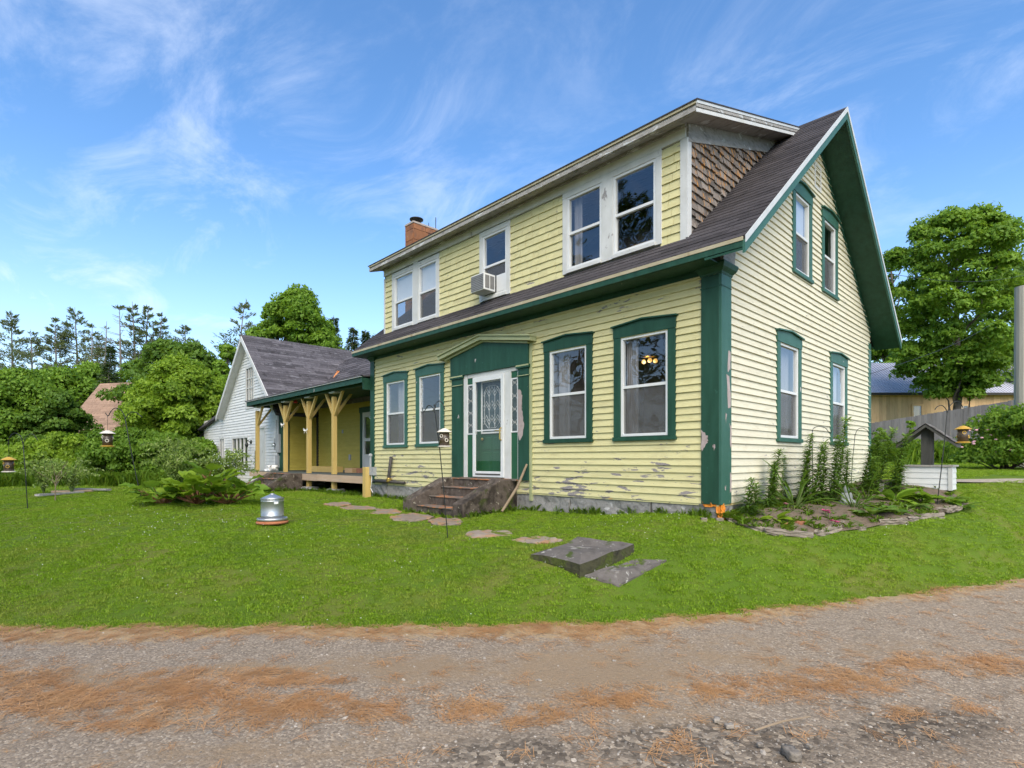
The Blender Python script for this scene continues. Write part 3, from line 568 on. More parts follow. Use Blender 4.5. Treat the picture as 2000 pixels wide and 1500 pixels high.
# ------------------------------------------------------------------ the farmhouse
HL, HW = -9.41, 7.65            # left end x, depth y
YM = HW / 2; OV = 0.45; ZE = 3.577; ZR = 7.08; EX = 0.53; XL = -9.62
SL = (ZR - ZE) / (YM + OV)
def zroof(y): return ZE + SL * (min(y, HW - y) + OV)
house = thing('farmhouse', 'yellow clapboard farmhouse with green trim, peeling paint and a long shed dormer', 'house')
FW = dict(hgt=1.555, wdt=0.83, zb=1.165)
FRONT = [-1.19, -2.70, -6.77, -8.21]
holes_f = [(c - .415, c + .415, 1.165, 2.72) for c in FRONT] + [(-5.52, -3.885, 0.42, 2.56)]
fw = wall_sheet('front_wall', 'interior', house, const(HL + .02), const(-.02), 0.20, 3.55, holes_f, loc=(0, 0.0, 0))
clapboards(fw, 'yellow', const(HL + .05), const(-.05), 0.20, 3.38, 0.1045, [(h[0] - .03, h[1] + .03, h[2], h[3]) for h in holes_f[:4]] + [(-5.90, -3.57, 0.42, 2.95)], maxlen=4.2)
GABLE_L = [2.49, 5.20]; GABLE_U = [3.11, 4.63]
holes_g = [(c - .42, c + .42, 1.165, 2.72) for c in GABLE_L] + [(c - .35, c + .35, 4.06, 5.40) for c in GABLE_U]
def glo(z): return 0.02 if z < zroof(0) - .2 else max(0.02, (z + .16 - ZE) / SL - OV)
def ghi(z): return HW - glo(z)
zk = zroof(0) - .2
gw = wall_sheet('gable_wall', 'interior', house, lambda z: glo(z), lambda z: ghi(z), 0.20, ZR - .22, holes_g, zb=(zk, zk + .01, 4.0, 5.5, 6.3), loc=(0, 0, 0), rz=R(90))
def glo2(z): return 0.04 if z < zk - .1 else max(0.04, (z + .135 - ZE) / SL - OV)
clapboards(gw, 'cream', glo2, lambda z: HW - glo2(z), 0.20, 6.82, 0.1045, [(h[0] - .03, h[1] + .03, h[2], h[3]) for h in holes_g], maxlen=5.5)
MB().box(HL, HL + .1, 0.1, HW - .1, 0.2, 3.9).prism([(0.1, 3.9), (HW - .1, 3.9), (YM, ZR - .25)], HL, HL + .1, 'x').obj('west_wall', 'yellow', house)
MB().box(HL, 0, HW - .1, HW, 0.2, 3.6).obj('rear_wall', 'yellow', house)
MB().box(HL + .1, -.12, .12, HW - .1, 0.36, 0.42).obj('ground_floor', 'interior', house)
MB().box(HL + .1, -.12, .12, HW - .1, 3.30, 3.40).obj('upper_floor', 'interior', house)
MB().box(HL + .1, -.12, 3.0, 3.08, 0.42, 3.30).box(HL + .1, -.12, 2.6, 2.68, 3.40, 5.7).box(-3.2, -3.12, .12, 3.0, .42, 3.3).box(-6.2, -6.12, .12, 3.0, .42, 3.3).box(-3.5, -3.42, .2, 2.6, 3.4, 5.6).box(-6.0, -5.92, .2, 2.6, 3.4, 5.6).obj('partition', 'interior', house)

cur = {0: [(0.0, 0.28)], 1: [(0.1, 0.42)], 2: None, 3: [(0.35, 0.75)]}
for i, c in enumerate(FRONT):
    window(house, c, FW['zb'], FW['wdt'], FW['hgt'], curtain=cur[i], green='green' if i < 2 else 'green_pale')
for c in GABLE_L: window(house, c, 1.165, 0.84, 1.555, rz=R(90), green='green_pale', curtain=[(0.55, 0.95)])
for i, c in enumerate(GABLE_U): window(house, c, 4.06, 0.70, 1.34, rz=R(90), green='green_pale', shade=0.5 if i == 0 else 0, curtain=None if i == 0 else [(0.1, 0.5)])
# gable vent
v = MB().box(3.75, 3.80, -.03, 0, 5.83, 6.30).box(4.07, 4.12, -.03, 0, 5.83, 6.30).box(3.80, 4.07, -.03, 0, 6.25, 6.30).box(3.80, 4.07, -.03, 0, 5.83, 5.88).obj('gable_vent', 'white_paint', house)
v.rotation_euler = (0, 0, R(90))
for k in range(7): inst('louvre', MB().add([(3.80, -.028, 0), (4.07, -.028, 0), (4.07, -.004, .045), (3.80, -.004, .045)], [(0, 1, 2, 3)]).mesh('louvre', 'white_paint'), v, (0, 0, 5.885 + k * .052))
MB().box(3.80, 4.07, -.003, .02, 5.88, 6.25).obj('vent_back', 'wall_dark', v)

# corner boards with capitals
def corner_board(x0, x1, left=False):
    mb = MB().box(x0, x1, -.042, 0.0, 0.19, 3.34)
    o_ = mb.obj('corner_board', 'green', house, bevel=0.004)
    if not left:
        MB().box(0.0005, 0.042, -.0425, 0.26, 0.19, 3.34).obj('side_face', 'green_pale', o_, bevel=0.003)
    a, b, c = (x0 - .0, x1 + (.0 if left else .034), .26)
    ys = .26 if not left else 0.0
    MB().box(a - .012, b + .012, -.048, ys + .0, 3.17, 3.185).obj('neck_mould', 'green', o_)
    prof = [(0.012, 3.34), (0.02, 3.37), (0.06, 3.42), (0.075, 3.47), (0.075, 3.49)]
    k = MB()
    for (d0, za), (d1, zb_) in zip(prof, prof[1:]):
        V = []
        for d, z in ((d0, za), (d1, zb_)): V += [(a - d, -.034 - d, z), (b + d, -.034 - d, z), (b + d, ys + d, z), (a - d, ys + d, z)]
        k.add(V, [(0, 1, 5, 4), (1, 2, 6, 5), (2, 3, 7, 6), (3, 0, 4, 7)])
    k.add([(a - .075, -.109, 3.49), (b + .075, -.109, 3.49), (b + .075, ys + .075, 3.49), (a - .075, ys + .075, 3.49)], [(0, 1, 2, 3)])
    k.obj('capital', 'green', o_)
    return o_
cbR = corner_board(-.255, 0.0); corner_board(HL, HL + .20, True)
MB().box(-.006, .03, HW - .2, HW + .01, .19, 3.5).obj('corner_board', 'green_pale', house)
MB().prism([(0, 3.49), (.34, 3.49), (.42, 4.02), (0, 3.66)], .002, .05, 'x').obj('cornice_block', 'weathered_trim', house)

# patches where the green paint has come off
surf('bare_primer', [(0.30, 0.235, 0.22), (0.40, 0.33, 0.31)], 12, rough=0.9, bump=0.3, bscale=60)
def bare_patch(parent, M, pts, seed):
    r_ = random.Random(seed); cx = sum(p_[0] for p_ in pts) / len(pts); cz = sum(p_[1] for p_ in pts) / len(pts); ring = []
    for i, p_ in enumerate(pts):
        q = pts[(i + 1) % len(pts)]
        for t in (0, .2, .4, .6, .8): ring.append((p_[0] + (q[0] - p_[0]) * t + r_.uniform(-.010, .010), p_[1] + (q[1] - p_[1]) * t + r_.uniform(-.016, .016)))
    k = len(ring); o_ = MB().add([(cx, -.0012, cz)] + [(a, -.0012, b) for a, b in ring], [(0, 1 + i, 1 + (i + 1) % k) for i in range(k)]).obj('bare_patch', 'bare_primer', parent); o_.matrix_local = M
F0 = Matrix.Translation((0, -.042, 0)); G0 = Matrix.Translation((.042, 0, 0)) @ Matrix.Rotation(R(90), 4, 'Z')
bare_patch(cbR, F0, [(-.253, 1.22), (-.16, 1.14), (-.155, 1.06), (-.20, .98), (-.253, .92)], 1); bare_patch(cbR, F0, [(-.09, 1.0), (-.05, 1.02), (-.06, .94)], 2)
for k, pts in enumerate(([(.16, 2.32), (.23, 2.30), (.22, 2.05), (.13, 2.02)], [(.10, 1.98), (.20, 1.95), (.24, 1.55), (.15, 1.50)], [(.06, 1.45), (.12, 1.42), (.09, 1.30)], [(.20, 1.30), (.257, 1.28), (.257, 1.0), (.22, .95)], [(.22, .62), (.257, .60), (.257, .36), (.20, .34)], [(.04, .45), (.09, .44), (.07, .38)])): bare_patch(cbR, G0, pts, 10 + k)
# main roof
tn = 0.085
MB().prism([(-OV, ZE), (YM, ZR), (YM, ZR - .11), (-OV + .02, ZE - .10)], XL, EX, 'x').obj('roof_front', 'asphalt_shingle', house)
MB().prism([(HW + OV, ZE), (YM, ZR), (YM, ZR - .11), (HW + OV - .02, ZE - .10)], XL, EX, 'x').obj('roof_rear', 'asphalt_shingle', house)
th = math.atan(SL)
STRIP = {}
def shingle_strip(mat, wdt, expo):
    """asphalt strip: three tabs with narrow slots, lying on local x (along) / y (up the slope)"""
    k = (mat, wdt, expo)
    if k not in STRIP:
        mb = MB(); t = wdt / 3
        for j in range(3):
            a, b = j * t + .003, (j + 1) * t - .003
            mb.add([(a, 0, .010), (b, 0, .010), (b, expo + .02, .003), (a, expo + .02, .003), (a, 0, 0), (b, 0, 0)], [(0, 1, 2, 3), (4, 5, 1, 0), (5, 2, 1), (4, 0, 3)])
        STRIP[k] = mb.mesh('shingle', mat)
    return STRIP[k]
rf = bpy.data.objects['roof_front']
ex = 0.142; sl_len = (YM + OV) / math.cos(th); me_s = shingle_strip('asphalt_shingle', 0.96, ex); me_h = shingle_strip('asphalt_shingle', 0.36, ex)
row = 0; d = 0.004
while d < sl_len - .05:
    y = -OV + d * math.cos(th); z = ZE + d * math.sin(th)
    x0 = XL if y < 0.06 else -.60
    off = (row % 3) * 0.31
    x = EX - .005
    first = True
    while x > x0 + .05:
        L = 0.96 - (off if first else 0)
        L = min(L, x - x0); first = False
        inst('shingle', me_s, rf, (x - L, y, z + random.uniform(0, .003)), (th, 0, random.uniform(-.003, .003)), (L / 0.96, 1, 1)); x -= L
    d += ex; row += 1
# ridge caps
rc = MB().add([(0, -.12, -.098), (.30, -.12, -.098), (.30, 0, .012), (0, 0, .016), (.30, .12, -.098), (0, .12, -.098)], [(0, 1, 2, 3), (3, 2, 4, 5)]).mesh('ridge_cap', 'asphalt_shingle')
for k in range(6): inst('ridge_cap', rc, rf, (EX - .30 - k * .27, YM, ZR + .004 * k % .009))
# eaves: shingle edge metal, fascia, soffit, frieze
MB().box(XL + .01, EX - .02, -OV - .014, -OV + .0, ZE - .046, ZE + .002).obj('drip_edge', 'eave_metal', house)
MB().box(XL + .02, EX - .03, -OV - .006, -OV + .03, ZE - .125, ZE - .047).obj('fascia', 'green', house)
MB().box(XL + .02, .03, -OV + .03, 0.0, ZE - .128, ZE - .112).obj('soffit', 'green', house)
MB().box(HL + .0, .0, -.030, .0, 3.375, ZE - .128).obj('frieze', 'green', house)
MB().box(XL, .0, HW, HW + OV, ZE - .128, ZE - .10).obj('soffit', 'green', house)
# rakes: soffit boards under the overhang, barge boards and drip metal
def slope_box(mb, ya, yb_, d0, d1, x0, x1):
    """slab between two depths (vertical) below the roof line from ya to yb_"""
    za, zb_ = zroof(ya) if 0 <= 1 else 0, zroof(yb_)
    return mb.add([(x, y, z - d) for x in (x0, x1) for y, z in ((ya, za), (yb_, zb_)) for d in (d0, d1)], [(0, 1, 3, 2), (4, 6, 7, 5), (0, 4, 5, 1), (2, 3, 7, 6), (0, 2, 6, 4), (1, 5, 7, 3)])
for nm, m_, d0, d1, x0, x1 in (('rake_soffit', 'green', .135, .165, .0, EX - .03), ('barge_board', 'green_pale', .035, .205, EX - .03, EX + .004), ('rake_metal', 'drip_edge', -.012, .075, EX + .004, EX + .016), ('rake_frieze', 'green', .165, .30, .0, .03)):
    for a, b in ((-OV + .0, YM), (HW + OV, YM)):
        if nm == 'rake_frieze': a = .05 if a < 0 else HW - .05
        slope_box(MB(), a, b, d0, d1, x0, x1).obj(nm, m_, house)

# foundation stones
fnd = MB().box(HL + .05, -.06, .10, .3, -.5, .2).box(-.3, -.10, .1, HW - .1, -.5, .2).box(HL + .05, HL + .3, .1, HW - .1, -.5, .2).obj('foundation', 'granite', house)
def rough_block(lx, ly, lz, seed, amp=0.018, sub=4):
    r_ = random.Random(seed); bm = bmesh.new(); bmesh.ops.create_cube(bm, size=1.0)
    bmesh.ops.subdivide_edges(bm, edges=bm.edges[:], cuts=sub, use_grid_fill=True)
    for v_ in bm.verts:
        v_.co = Vector((v_.co.x * lx, v_.co.y * ly, v_.co.z * lz)) + Vector([r_.uniform(-amp, amp) for _ in range(3)])
    me = bpy.data.meshes.new('block'); bm.to_mesh(me); bm.free(); return me
def block(name, mat, parent, loc, dims, seed, amp=.018, rot=(0, 0, 0), sub=4, smooth=False):
    me = rough_block(*dims, seed, amp, sub); me.materials.append(MATS[mat])
    if smooth: me.polygons.foreach_set('use_smooth', [True] * len(me.polygons))
    return inst(name, me, parent, loc, rot)
x = -.02; k = 0
while x > HL + .3:
    L = min([1.05, 1.6, 1.25, 1.8, 1.4, 1.5][k % 6], x - HL); 
    if not (-5.9 < x - L / 2 < -4.2 and False): block('foundation_stone', 'granite', fnd, (x - L / 2, .065, -.14), (L - .025, .14, .64), k)
    x -= L; k += 1
yy = .12
while yy < HW - .3:
    L = 1.35; block('foundation_stone', 'granite', fnd, (-.075, yy + L / 2, -.14), (.14, L - .03, .64), 40 + k); yy += L; k += 1
block('foam_filler', 'foam', fnd, (.0, .03, .05), (.06, .10, .30), 5, .02); block('foam_filler', 'foam', fnd, (-.14, -.005, .185), (.17, .05, .045), 6, .018); block('foam_filler', 'foam', fnd, (-1.95, .0, .19), (.5, .03, .03), 8, .012); block('foam_filler', 'foam', fnd, (0.0, .3, .185), (.03, .25, .03), 9, .012)
MB().box(HL + .02, -.0, -.022, .09, .165, .20).box(-.09, .022, 0, HW, .165, .20).obj('water_table', 'yellow', house)

# ------------------------------------------------------------------ dormer
DB, DXR, DXL = 0.084, -0.541, -8.89; DZ0 = zroof(DB)
DTIP = (DXR + .324, DB - .33, 5.705); DSL = (zroof(3.70) - 5.705) / (3.70 - DTIP[1])
def dsof(y): return 5.55 + DSL * (y - DTIP[1])
dorm = wall_sheet('dormer_front', 'interior', house, const(DXL), const(DXR - .002), DZ0 - .05, 5.60, [(-2.78, -2.04, 4.10, 5.36), (-1.81, -1.03, 4.10, 5.36), (-5.03, -4.32, 4.06, 5.34), (-8.40, -7.56, 4.05, 5.33), (-7.34, -6.62, 4.05, 5.33)], th=.08, loc=(0, DB, 0))
DW = [(-2.41, .74, 4.10, 1.26), (-1.42, .78, 4.10, 1.26), (-4.675, .71, 4.08, 1.26), (-7.98, .84, 4.06, 1.27), (-6.98, .72, 4.06, 1.27)]
for i, (c, wd, zb_, hg) in enumerate(DW):
    window(house, c, zb_, wd, hg, style='white', base_y=DB, shade=0.52 if i >= 3 else 0, gl='glass_old', screen=i >= 2, curtain=[(0.05, 0.3)] if i == 0 else None)
MB().box(-2.035, -1.815, DB - .037, DB, 4.04, 5.46).obj('window_mullion', 'white_paint', house); MB().box(-7.55, -7.35, DB - .037, DB, 4.00, 5.46).obj('window_mullion', 'white_paint', house)
# bedding seen through the near pair
MB().box(-1.80, -1.04, DB + .35, DB + .75, 4.06, 4.36).obj('bedding', 'box_cardboard', house, bevel=.08)
holes_d = [(-2.86, -.95, 4.0, 5.46), (-5.11, -4.24, 4.0, 5.46), (-8.48, -6.54, 4.0, 5.46)]
sme = board_mesh('yellow', 0.142, .026)
z = DZ0 - .01; row = 0
while z < 5.40:
    for s, e in cut(DXL + .06, DXR - .085, [(h[0], h[1]) for h in holes_d if h[2] < z + .1 and h[3] > z + .05]):
        a = s
        while a < e - .005:
            L = random.uniform(.11, .27); b = a + L
            if e - b < .06: b = e
            inst('shingle', sme, dorm, (a + .0025, random.uniform(-.004, .0), z + random.uniform(-.005, .005)), (0, random.uniform(-.01, .01), 0), (b - a - .005, 1, 1)); a = b
    z += .130; row += 1
MB().box(DXR - .085, DXR, DB - .03, DB, DZ0 - .04, 5.46).box(DXR + .001, DXR + .03, DB - .03, DB + .09, DZ0 - .0, 5.46).obj('dormer_corner', 'white_paint', house)
MB().box(DXL, DXL + .06, DB - .03, DB, DZ0 - .04, 5.40).obj('dormer_corner', 'white_paint', house)
MB().box(DXL, DXR + .0, DB - .036, DB, 5.462, 5.66).obj('dormer_frieze', 'white_paint', house)
MB().box(DXL, DXR + .02, DB - .075, DB - .037, 5.60, 5.655).obj('frieze_mould', 'weathered_trim', house)
# cheek
yj = 3.52
ck = MB().prism([(DB, DZ0 - .03), (DB + .0, 5.6), (yj, zroof(yj) - .0), (yj, zroof(yj) - .05)], DXR - .06, DXR, 'x').obj('dormer_cheek', 'cedar_shingle', house)
cme = board_mesh('cedar_shingle', 0.150, .032)
def ck_lo(z): return DB + .085
z = DZ0 - .03
while z < 6.5:
    ye = min((z + .01 - ZE) / SL - OV, 3.4); 
    ys_ = DB + .085 if z < 5.42 else 99
    ztop_y = (z - 5.42) / DSL + DB
    if z >= 5.37: ys_ = max(DB + .085, ztop_y - .1)
    # visible between the front and the roof plane; the roof is below to the right of ye
    ys_, ye = (ys_, ye)
    a = ys_
    while a < ye - .01:
        L = random.uniform(.09, .24); b = min(a + L, ye)
        o_ = inst('shingle', cme, ck, (DXR - random.uniform(-.004, .006), a + .003, z + random.uniform(-.028, .012)), (random.uniform(-.06, .03), random.uniform(-.05, .05), R(90)), (max(b - a - random.uniform(.004, .014), .01), 1, 1)); a = b
    z += .128
MB().prism([(DB + .0, 5.40), (DB, 5.70), (yj + .2, dsof(yj + .2) + .03), (yj - .30, dsof(yj - .30) - .21)], DXR + .002, DXR + .034, 'x').obj('cheek_frieze', 'weathered_trim', house)
# dormer roof
dr = MB().prism([(DTIP[1], 5.705), (3.74, 5.705 + DSL * (3.74 - DTIP[1])), (3.74, 5.56 + DSL * (3.74 - DTIP[1])), (DTIP[1] + .02, 5.565)], -9.09, DTIP[0], 'x').obj('dormer_roof', 'weathered_trim', house)
def droof(nm, m_, d0, d1, x0, x1, ya=DTIP[1] - .012, yb_=3.66):
    f = lambda y: 5.705 + DSL * (y - DTIP[1])
    MB().add([(x, y, f(y) - d) for x in (x0, x1) for y in (ya, yb_) for d in (d0, d1)], [(0, 1, 3, 2), (4, 6, 7, 5), (0, 4, 5, 1), (2, 3, 7, 6), (0, 2, 6, 4), (1, 5, 7, 3)]).obj(nm, m_, dr)
droof('shingle_layer', 'asphalt_shingle', -.022, -.004, -9.115, DTIP[0] + .025, DTIP[1] - .03)
droof('drip_metal', 'drip_edge', -.003, .038, DTIP[0] + .001, DTIP[0] + .018)
droof('crown_mould', 'weathered_trim', .045, .085, DTIP[0] + .001, DTIP[0] + .012); droof('lower_mould', 'white_paint', .105, .155, DTIP[0] + .001, DTIP[0] + .010)
MB().box(-9.09, DTIP[0], DTIP[1] - .018, DTIP[1] - .001, 5.665, 5.708).obj('drip_metal', 'eave_metal', dr)
MB().box(-9.08, DTIP[0] - .003, DTIP[1] - .010, DTIP[1] + .03, 5.57, 5.635).obj('crown_mould', 'weathered_trim', dr)

# chimney of clay blocks
ch = MB().box(-10.145, -9.755, 1.525, 2.325, 2.8, 7.58).obj('chimney', 'mortar', house)
z = 4.7; row = 0
while z < 7.5:
    hh_ = min(.30, 7.56 - z)
    for a, b in ((1.515, 1.92), (1.93, 2.335)) if row % 2 else ((1.515, 2.05), (2.06, 2.335)):
        block('clay_block', 'chimney_tile', ch, (-9.752, (a + b) / 2, z + hh_ / 2), (.04, b - a - .012, hh_ - .014), row * 3 + int(b * 10), .002, sub=1)
    block('clay_block', 'chimney_tile', ch, (-9.955, 1.518, z + hh_ / 2), (.40, .03, hh_ - .014), row + 60, .002, sub=1)
    z += .30; row += 1
MB().box(-10.17, -9.72, 1.49, 2.36, 7.56, 7.61).obj('chimney_cap', 'mortar', ch)
MB().lathe([(.07, 0), (.07, .07), (.12, .09), (.20, .13), (.20, .15), (.06, .17)], 16, (-9.9, 1.72, 7.61)).obj('flue_cap', 'black_metal', ch, smooth=True)
MB().tube([(-9.76, 2.3, 7.6), (-9.76, 2.3, 7.95)], .012, 6).tube([(-9.76, 2.05, 7.6), (-9.76, 2.05, 7.72)], .01, 6).obj('rod', 'black_metal', ch)

# ------------------------------------------------------------------ entrance
ent = MB().box(-5.50, -3.90, 0.10, 0.14, .42, 2.54).obj('entrance_door', 'door_green', house)
MB().box(-5.52, -5.40, -.05, .12, .42, 2.56).obj('door_jamb', 'white_paint', ent, bevel=.004); MB().box(-4.265, -4.085, -.055, .12, .42, 2.48).obj('door_jamb', 'white_paint', ent, bevel=.004); MB().box(-3.905, -3.885, -.05, .12, .42, 2.56).obj('door_jamb', 'white_paint', ent); MB().box(-5.385, -3.905, -.05, .12, 2.48, 2.56).obj('door_head', 'white_paint', ent, bevel=.004)
MB().box(-5.56, -3.86, -.16, .12, .405, .440).obj('threshold', 'tread', ent)
for c0, c1 in ((-5.40, -5.20), (-4.085, -3.905)):
    sl_ = MB().box(c0, c1, -.035, .09, .44, 1.315).box(c0, c1, -.035, .09, 2.36, 2.48).obj('sidelight', 'door_green', ent)
    MB().box(c0, c0 + .02, -.045, .05, 1.32, 2.35).box(c1 - .02, c1, -.045, .05, 1.32, 2.35).box(c0 + .02, c1 - .02, -.045, .05, 2.325, 2.35).box(c0 + .02, c1 - .02, -.045, .05, 1.32, 1.345).obj('sidelight_frame', 'vinyl', sl_)
    MB().box(c0 + .02, c1 - .02, -.036, -.03, 1.345, 2.325).obj('pane', 'deco_glass', sl_)
    ln = MB(); cx = (c0 + c1) / 2
    for z_ in np.arange(1.45, 2.2, .25):
        ln.tube([(c0 + .022, -.039, z_), (cx, -.039, z_ + .08), (c1 - .022, -.039, z_)], .0035, 5); ln.tube([(c0 + .022, -.039, z_ + .12), (cx, -.039, z_ + .04), (c1 - .022, -.039, z_ + .12)], .0035, 5)
    ln.obj('lead_came', 'lead_line', sl_)
# inner door details
MB().box(-5.10, -5.07, .07, .101, 1.33, 2.40).box(-4.48, -4.45, .07, .101, 1.33, 2.40).box(-5.07, -4.48, .07, .101, 2.37, 2.40).box(-5.07, -4.48, .07, .101, 1.33, 1.36).obj('glass_frame', 'vinyl', ent)
MB().box(-5.07, -4.48, .088, .096, 1.36, 2.37).obj('decorative_pane', 'deco_glass', ent)
ln = MB()
def poly(pts): ln.tube([(a, .083, b) for a, b in pts], .0045, 5)
x0, x1, z0, z1 = -5.0, -4.55, 1.44, 2.29; q = .11
poly([(x0 + q, z0), (x1 - q, z0), (x1, z0 + q), (x1, z1 - q), (x1 - q, z1), (x0 + q, z1), (x0, z1 - q), (x0, z0 + q), (x0 + q, z0)])
for xx in (-4.86, -4.69): poly([(xx, z0), (xx, z1)])
for zc in (1.58, 1.87, 2.15):
    for xx in (-4.945, -4.775, -4.605): poly([(xx - .08, zc - .07), (xx, zc + .05), (xx + .08, zc - .07)]); poly([(xx - .08, zc + .0), (xx, zc + .12), (xx + .08, zc + .0)])
for zc in (1.65, 1.9, 2.12): poly([(-5.07, zc), (x0, zc)]); poly([(x1, zc), (-4.48, zc)])
ln.obj('lead_came', 'lead_line', ent)
for (a, b, c, d) in ((-5.08, -4.82, .55, .95), (-4.74, -4.48, .55, .95), (-5.08, -4.82, 1.0, 1.25), (-4.74, -4.48, 1.0, 1.25)): MB().box(a, b, .088, .1005, c, d).obj('door_panel', 'door_green', ent, bevel=.01)
MB().lathe([(.0, 0), (.028, .004), (.030, .03), (.0, .05)], 12).obj('door_knob', 'brass', ent, (-5.03, .06, 1.22)).rotation_euler = (R(90), 0, 0)
# storm door
sd = MB().box(-5.198, -5.115, -.075, -.045, .455, 2.475).box(-4.35, -4.267, -.075, -.045, .455, 2.475).box(-5.115, -4.35, -.075, -.045, 2.37, 2.475).box(-5.115, -4.35, -.075, -.045, .455, .57).obj('storm_door', 'vinyl', house, bevel=.005)
sheet(-5.115, -4.35, -.06, .57, 2.37).obj('pane', 'glass_door', sd)
MB().box(-5.115, -4.35, -.072, -.05, 1.375, 1.40).obj('cross_bar', 'vinyl', sd)
MB().tube([(-4.33, -.08, 1.18), (-4.33, -.115, 1.20), (-4.33, -.115, 1.40), (-4.33, -.08, 1.42)], .014, 8).tube([(-4.33, -.09, 1.36), (-4.48, -.10, 1.37)], .010, 8).obj('door_handle', 'brass', sd)
MB().box(-5.10, -4.36, -.085, -.075, .50, .525).obj('door_sweep', 'pipe_metal', sd)
# pilasters, entablature, pediment
for a, b in ((-5.90, -5.53), (-3.875, -3.60)):
    p_ = MB().box(a, b, -.07, 0, .42, 2.50).obj('pilaster', 'green', house, bevel=.004)
    MB().box(a - .03, b + .03, -.10, 0, 2.503, 2.56).box(a - .015, b + .015, -.085, 0, 2.35, 2.37).obj('pilaster_cap', 'green', p_)
    MB().box(a - .031, b + .031, -.104, -.099, 2.535, 2.562).box(a - .016, b + .016, -.088, -.084, 2.358, 2.371).obj('pilaster_bead', 'trim_yellow', p_)
bare_patch(p_, Matrix.Translation((0, -.07, 0)), [(-3.873, 2.12), (-3.80, 2.10), (-3.755, 1.98), (-3.775, 1.80), (-3.74, 1.60), (-3.715, 1.45), (-3.76, 1.22), (-3.84, 1.16), (-3.873, 1.3)], 31)
MB().box(-3.598, -3.54, -.05, 0, .05, 3.0).obj('entrance_edge_board', 'trim_yellow', house)
MB().prism([(-5.93, 2.563), (-3.60, 2.563), (-3.60, 2.98), (-4.85, 3.19), (-5.93, 2.98)], -.085, 0, 'y').obj('entablature', 'green', house)
pd = MB()
for s, xe in ((-1, -6.24), (1, -3.44)):
    pd.prism([(-4.85, 3.182), (xe, 2.955), (xe, 3.03), (-4.85, 3.262)], -.19, 0, 'y')
pdo = pd.obj('pediment', 'trim_yellow', house)
pm = MB()
for s, xe in ((-1, -6.25), (1, -3.43)): pm.prism([(-4.85, 3.262), (xe, 3.030), (xe, 3.055), (-4.85, 3.288)], -.22, 0, 'y')
pm.obj('pediment_crown', 'trim_yellow', pdo)
pm = MB()
for s, xe in ((-1, -6.10), (1, -3.58)): pm.prism([(-4.85, 3.150), (xe, 2.93), (xe, 2.962), (-4.85, 3.182)], -.12, 0, 'y')
pm.obj('pediment_mould', 'trim_yellow', pdo)
# lamp inside the near window
lamp = thing('chandelier', 'lit ceiling lamp with warm bulbs seen inside the front window beside the corner board', 'lamp', (-2.05, 1.5, 2.56))
MB().tube([(0, 0, .12), (0, 0, .74)], .01, 6).obj('rod', 'brass', lamp)
for k, (a, b) in enumerate(((-.10, -.02), (.06, -.07), (.10, .05))):
    MB().lathe([(.0, 0), (.034, .015), (.042, .045), (.024, .08), (.0, .085)], 12, (a, b, 0)).obj('bulb', 'bulb_glow', lamp, smooth=True)
MB().lathe([(.02, .1), (.14, .12), (.14, .14), (.02, .2)], 16).obj('canopy', 'brass', lamp, smooth=True)
ld = bpy.data.lights.new('bulb_light', 'POINT'); ld.energy = 1.5; ld.color = (1, .7, .35); ld.shadow_soft_size = .08
lo_ = bpy.data.objects.new('bulb_light', ld); COL.objects.link(lo_); lo_.parent = lamp; lo_.location = (0, -.1, -.05)

# ------------------------------------------------------------------ front steps (concrete)
def steps(name, label, x0, x1, cw, tops, ys, zg, cheek_front_z, flat_y):
    """cheeks at both sides; tops = tread heights from the landing down, ys = front edge of each"""
    st_ = thing(name, label, 'steps', ((x0 + x1) / 2, 0, zg)); L = lambda v: v - (x0 + x1) / 2
    back = 0.0 if name == 'front_steps' else -.12
    y1 = back
    for i, (tz, ty) in enumerate(zip(tops, ys)):
        me = MB().box(L(x0 + cw) - .01, L(x1 - cw) + .01, ty, back - .012, -.35, tz - zg - .02).mesh('riser', 'old_concrete'); inst('riser', me, st_, (0, 0, 0))
        prev = back - .012 if i == 0 else ys[i - 1] - .002
        MB().box(L(x0 + cw) - .012, L(x1 - cw) + .012, ty - .02, prev, tz - zg - .018, tz - zg).obj('tread', 'tread', st_, bevel=.006)
    fy = ys[-1] - .12
    for a, b in ((x0, x0 + cw), (x1 - cw, x1)):
        pr = [(back - .01, -.4), (back - .01, tops[0] - zg + .01), (flat_y, tops[0] - zg + .01), (fy, cheek_front_z - zg), (fy, -.4)]
        MB().prism(pr, L(a), L(b), 'x').obj('cheek_wall', 'old_concrete', st_, bevel=.02)
    return st_
steps('front_steps', 'dark mossy concrete steps littered with needles below the front door', -5.85, -3.95, .31, [.425, .26, .09, -.08], [-.30, -.60, -.90, -1.20], -.22, .03, -.42)
steps('porch_steps', 'low mossy concrete steps leading up to the porch deck', -15.25, -13.45, .28, [.36, .2, .03], [-.45, -.8, -1.15], -.2, -.02, -.55)
o_ = MB().tube([(-3.72, -.62, -.12), (-3.66, -.30, .30), (-3.62, -.09, .72)], [.024, .026, .020], 7).obj('leaning_stick', 'twig'); tag(o_, 'bare wooden stick leaning on the wall beside the front steps', 'stick')

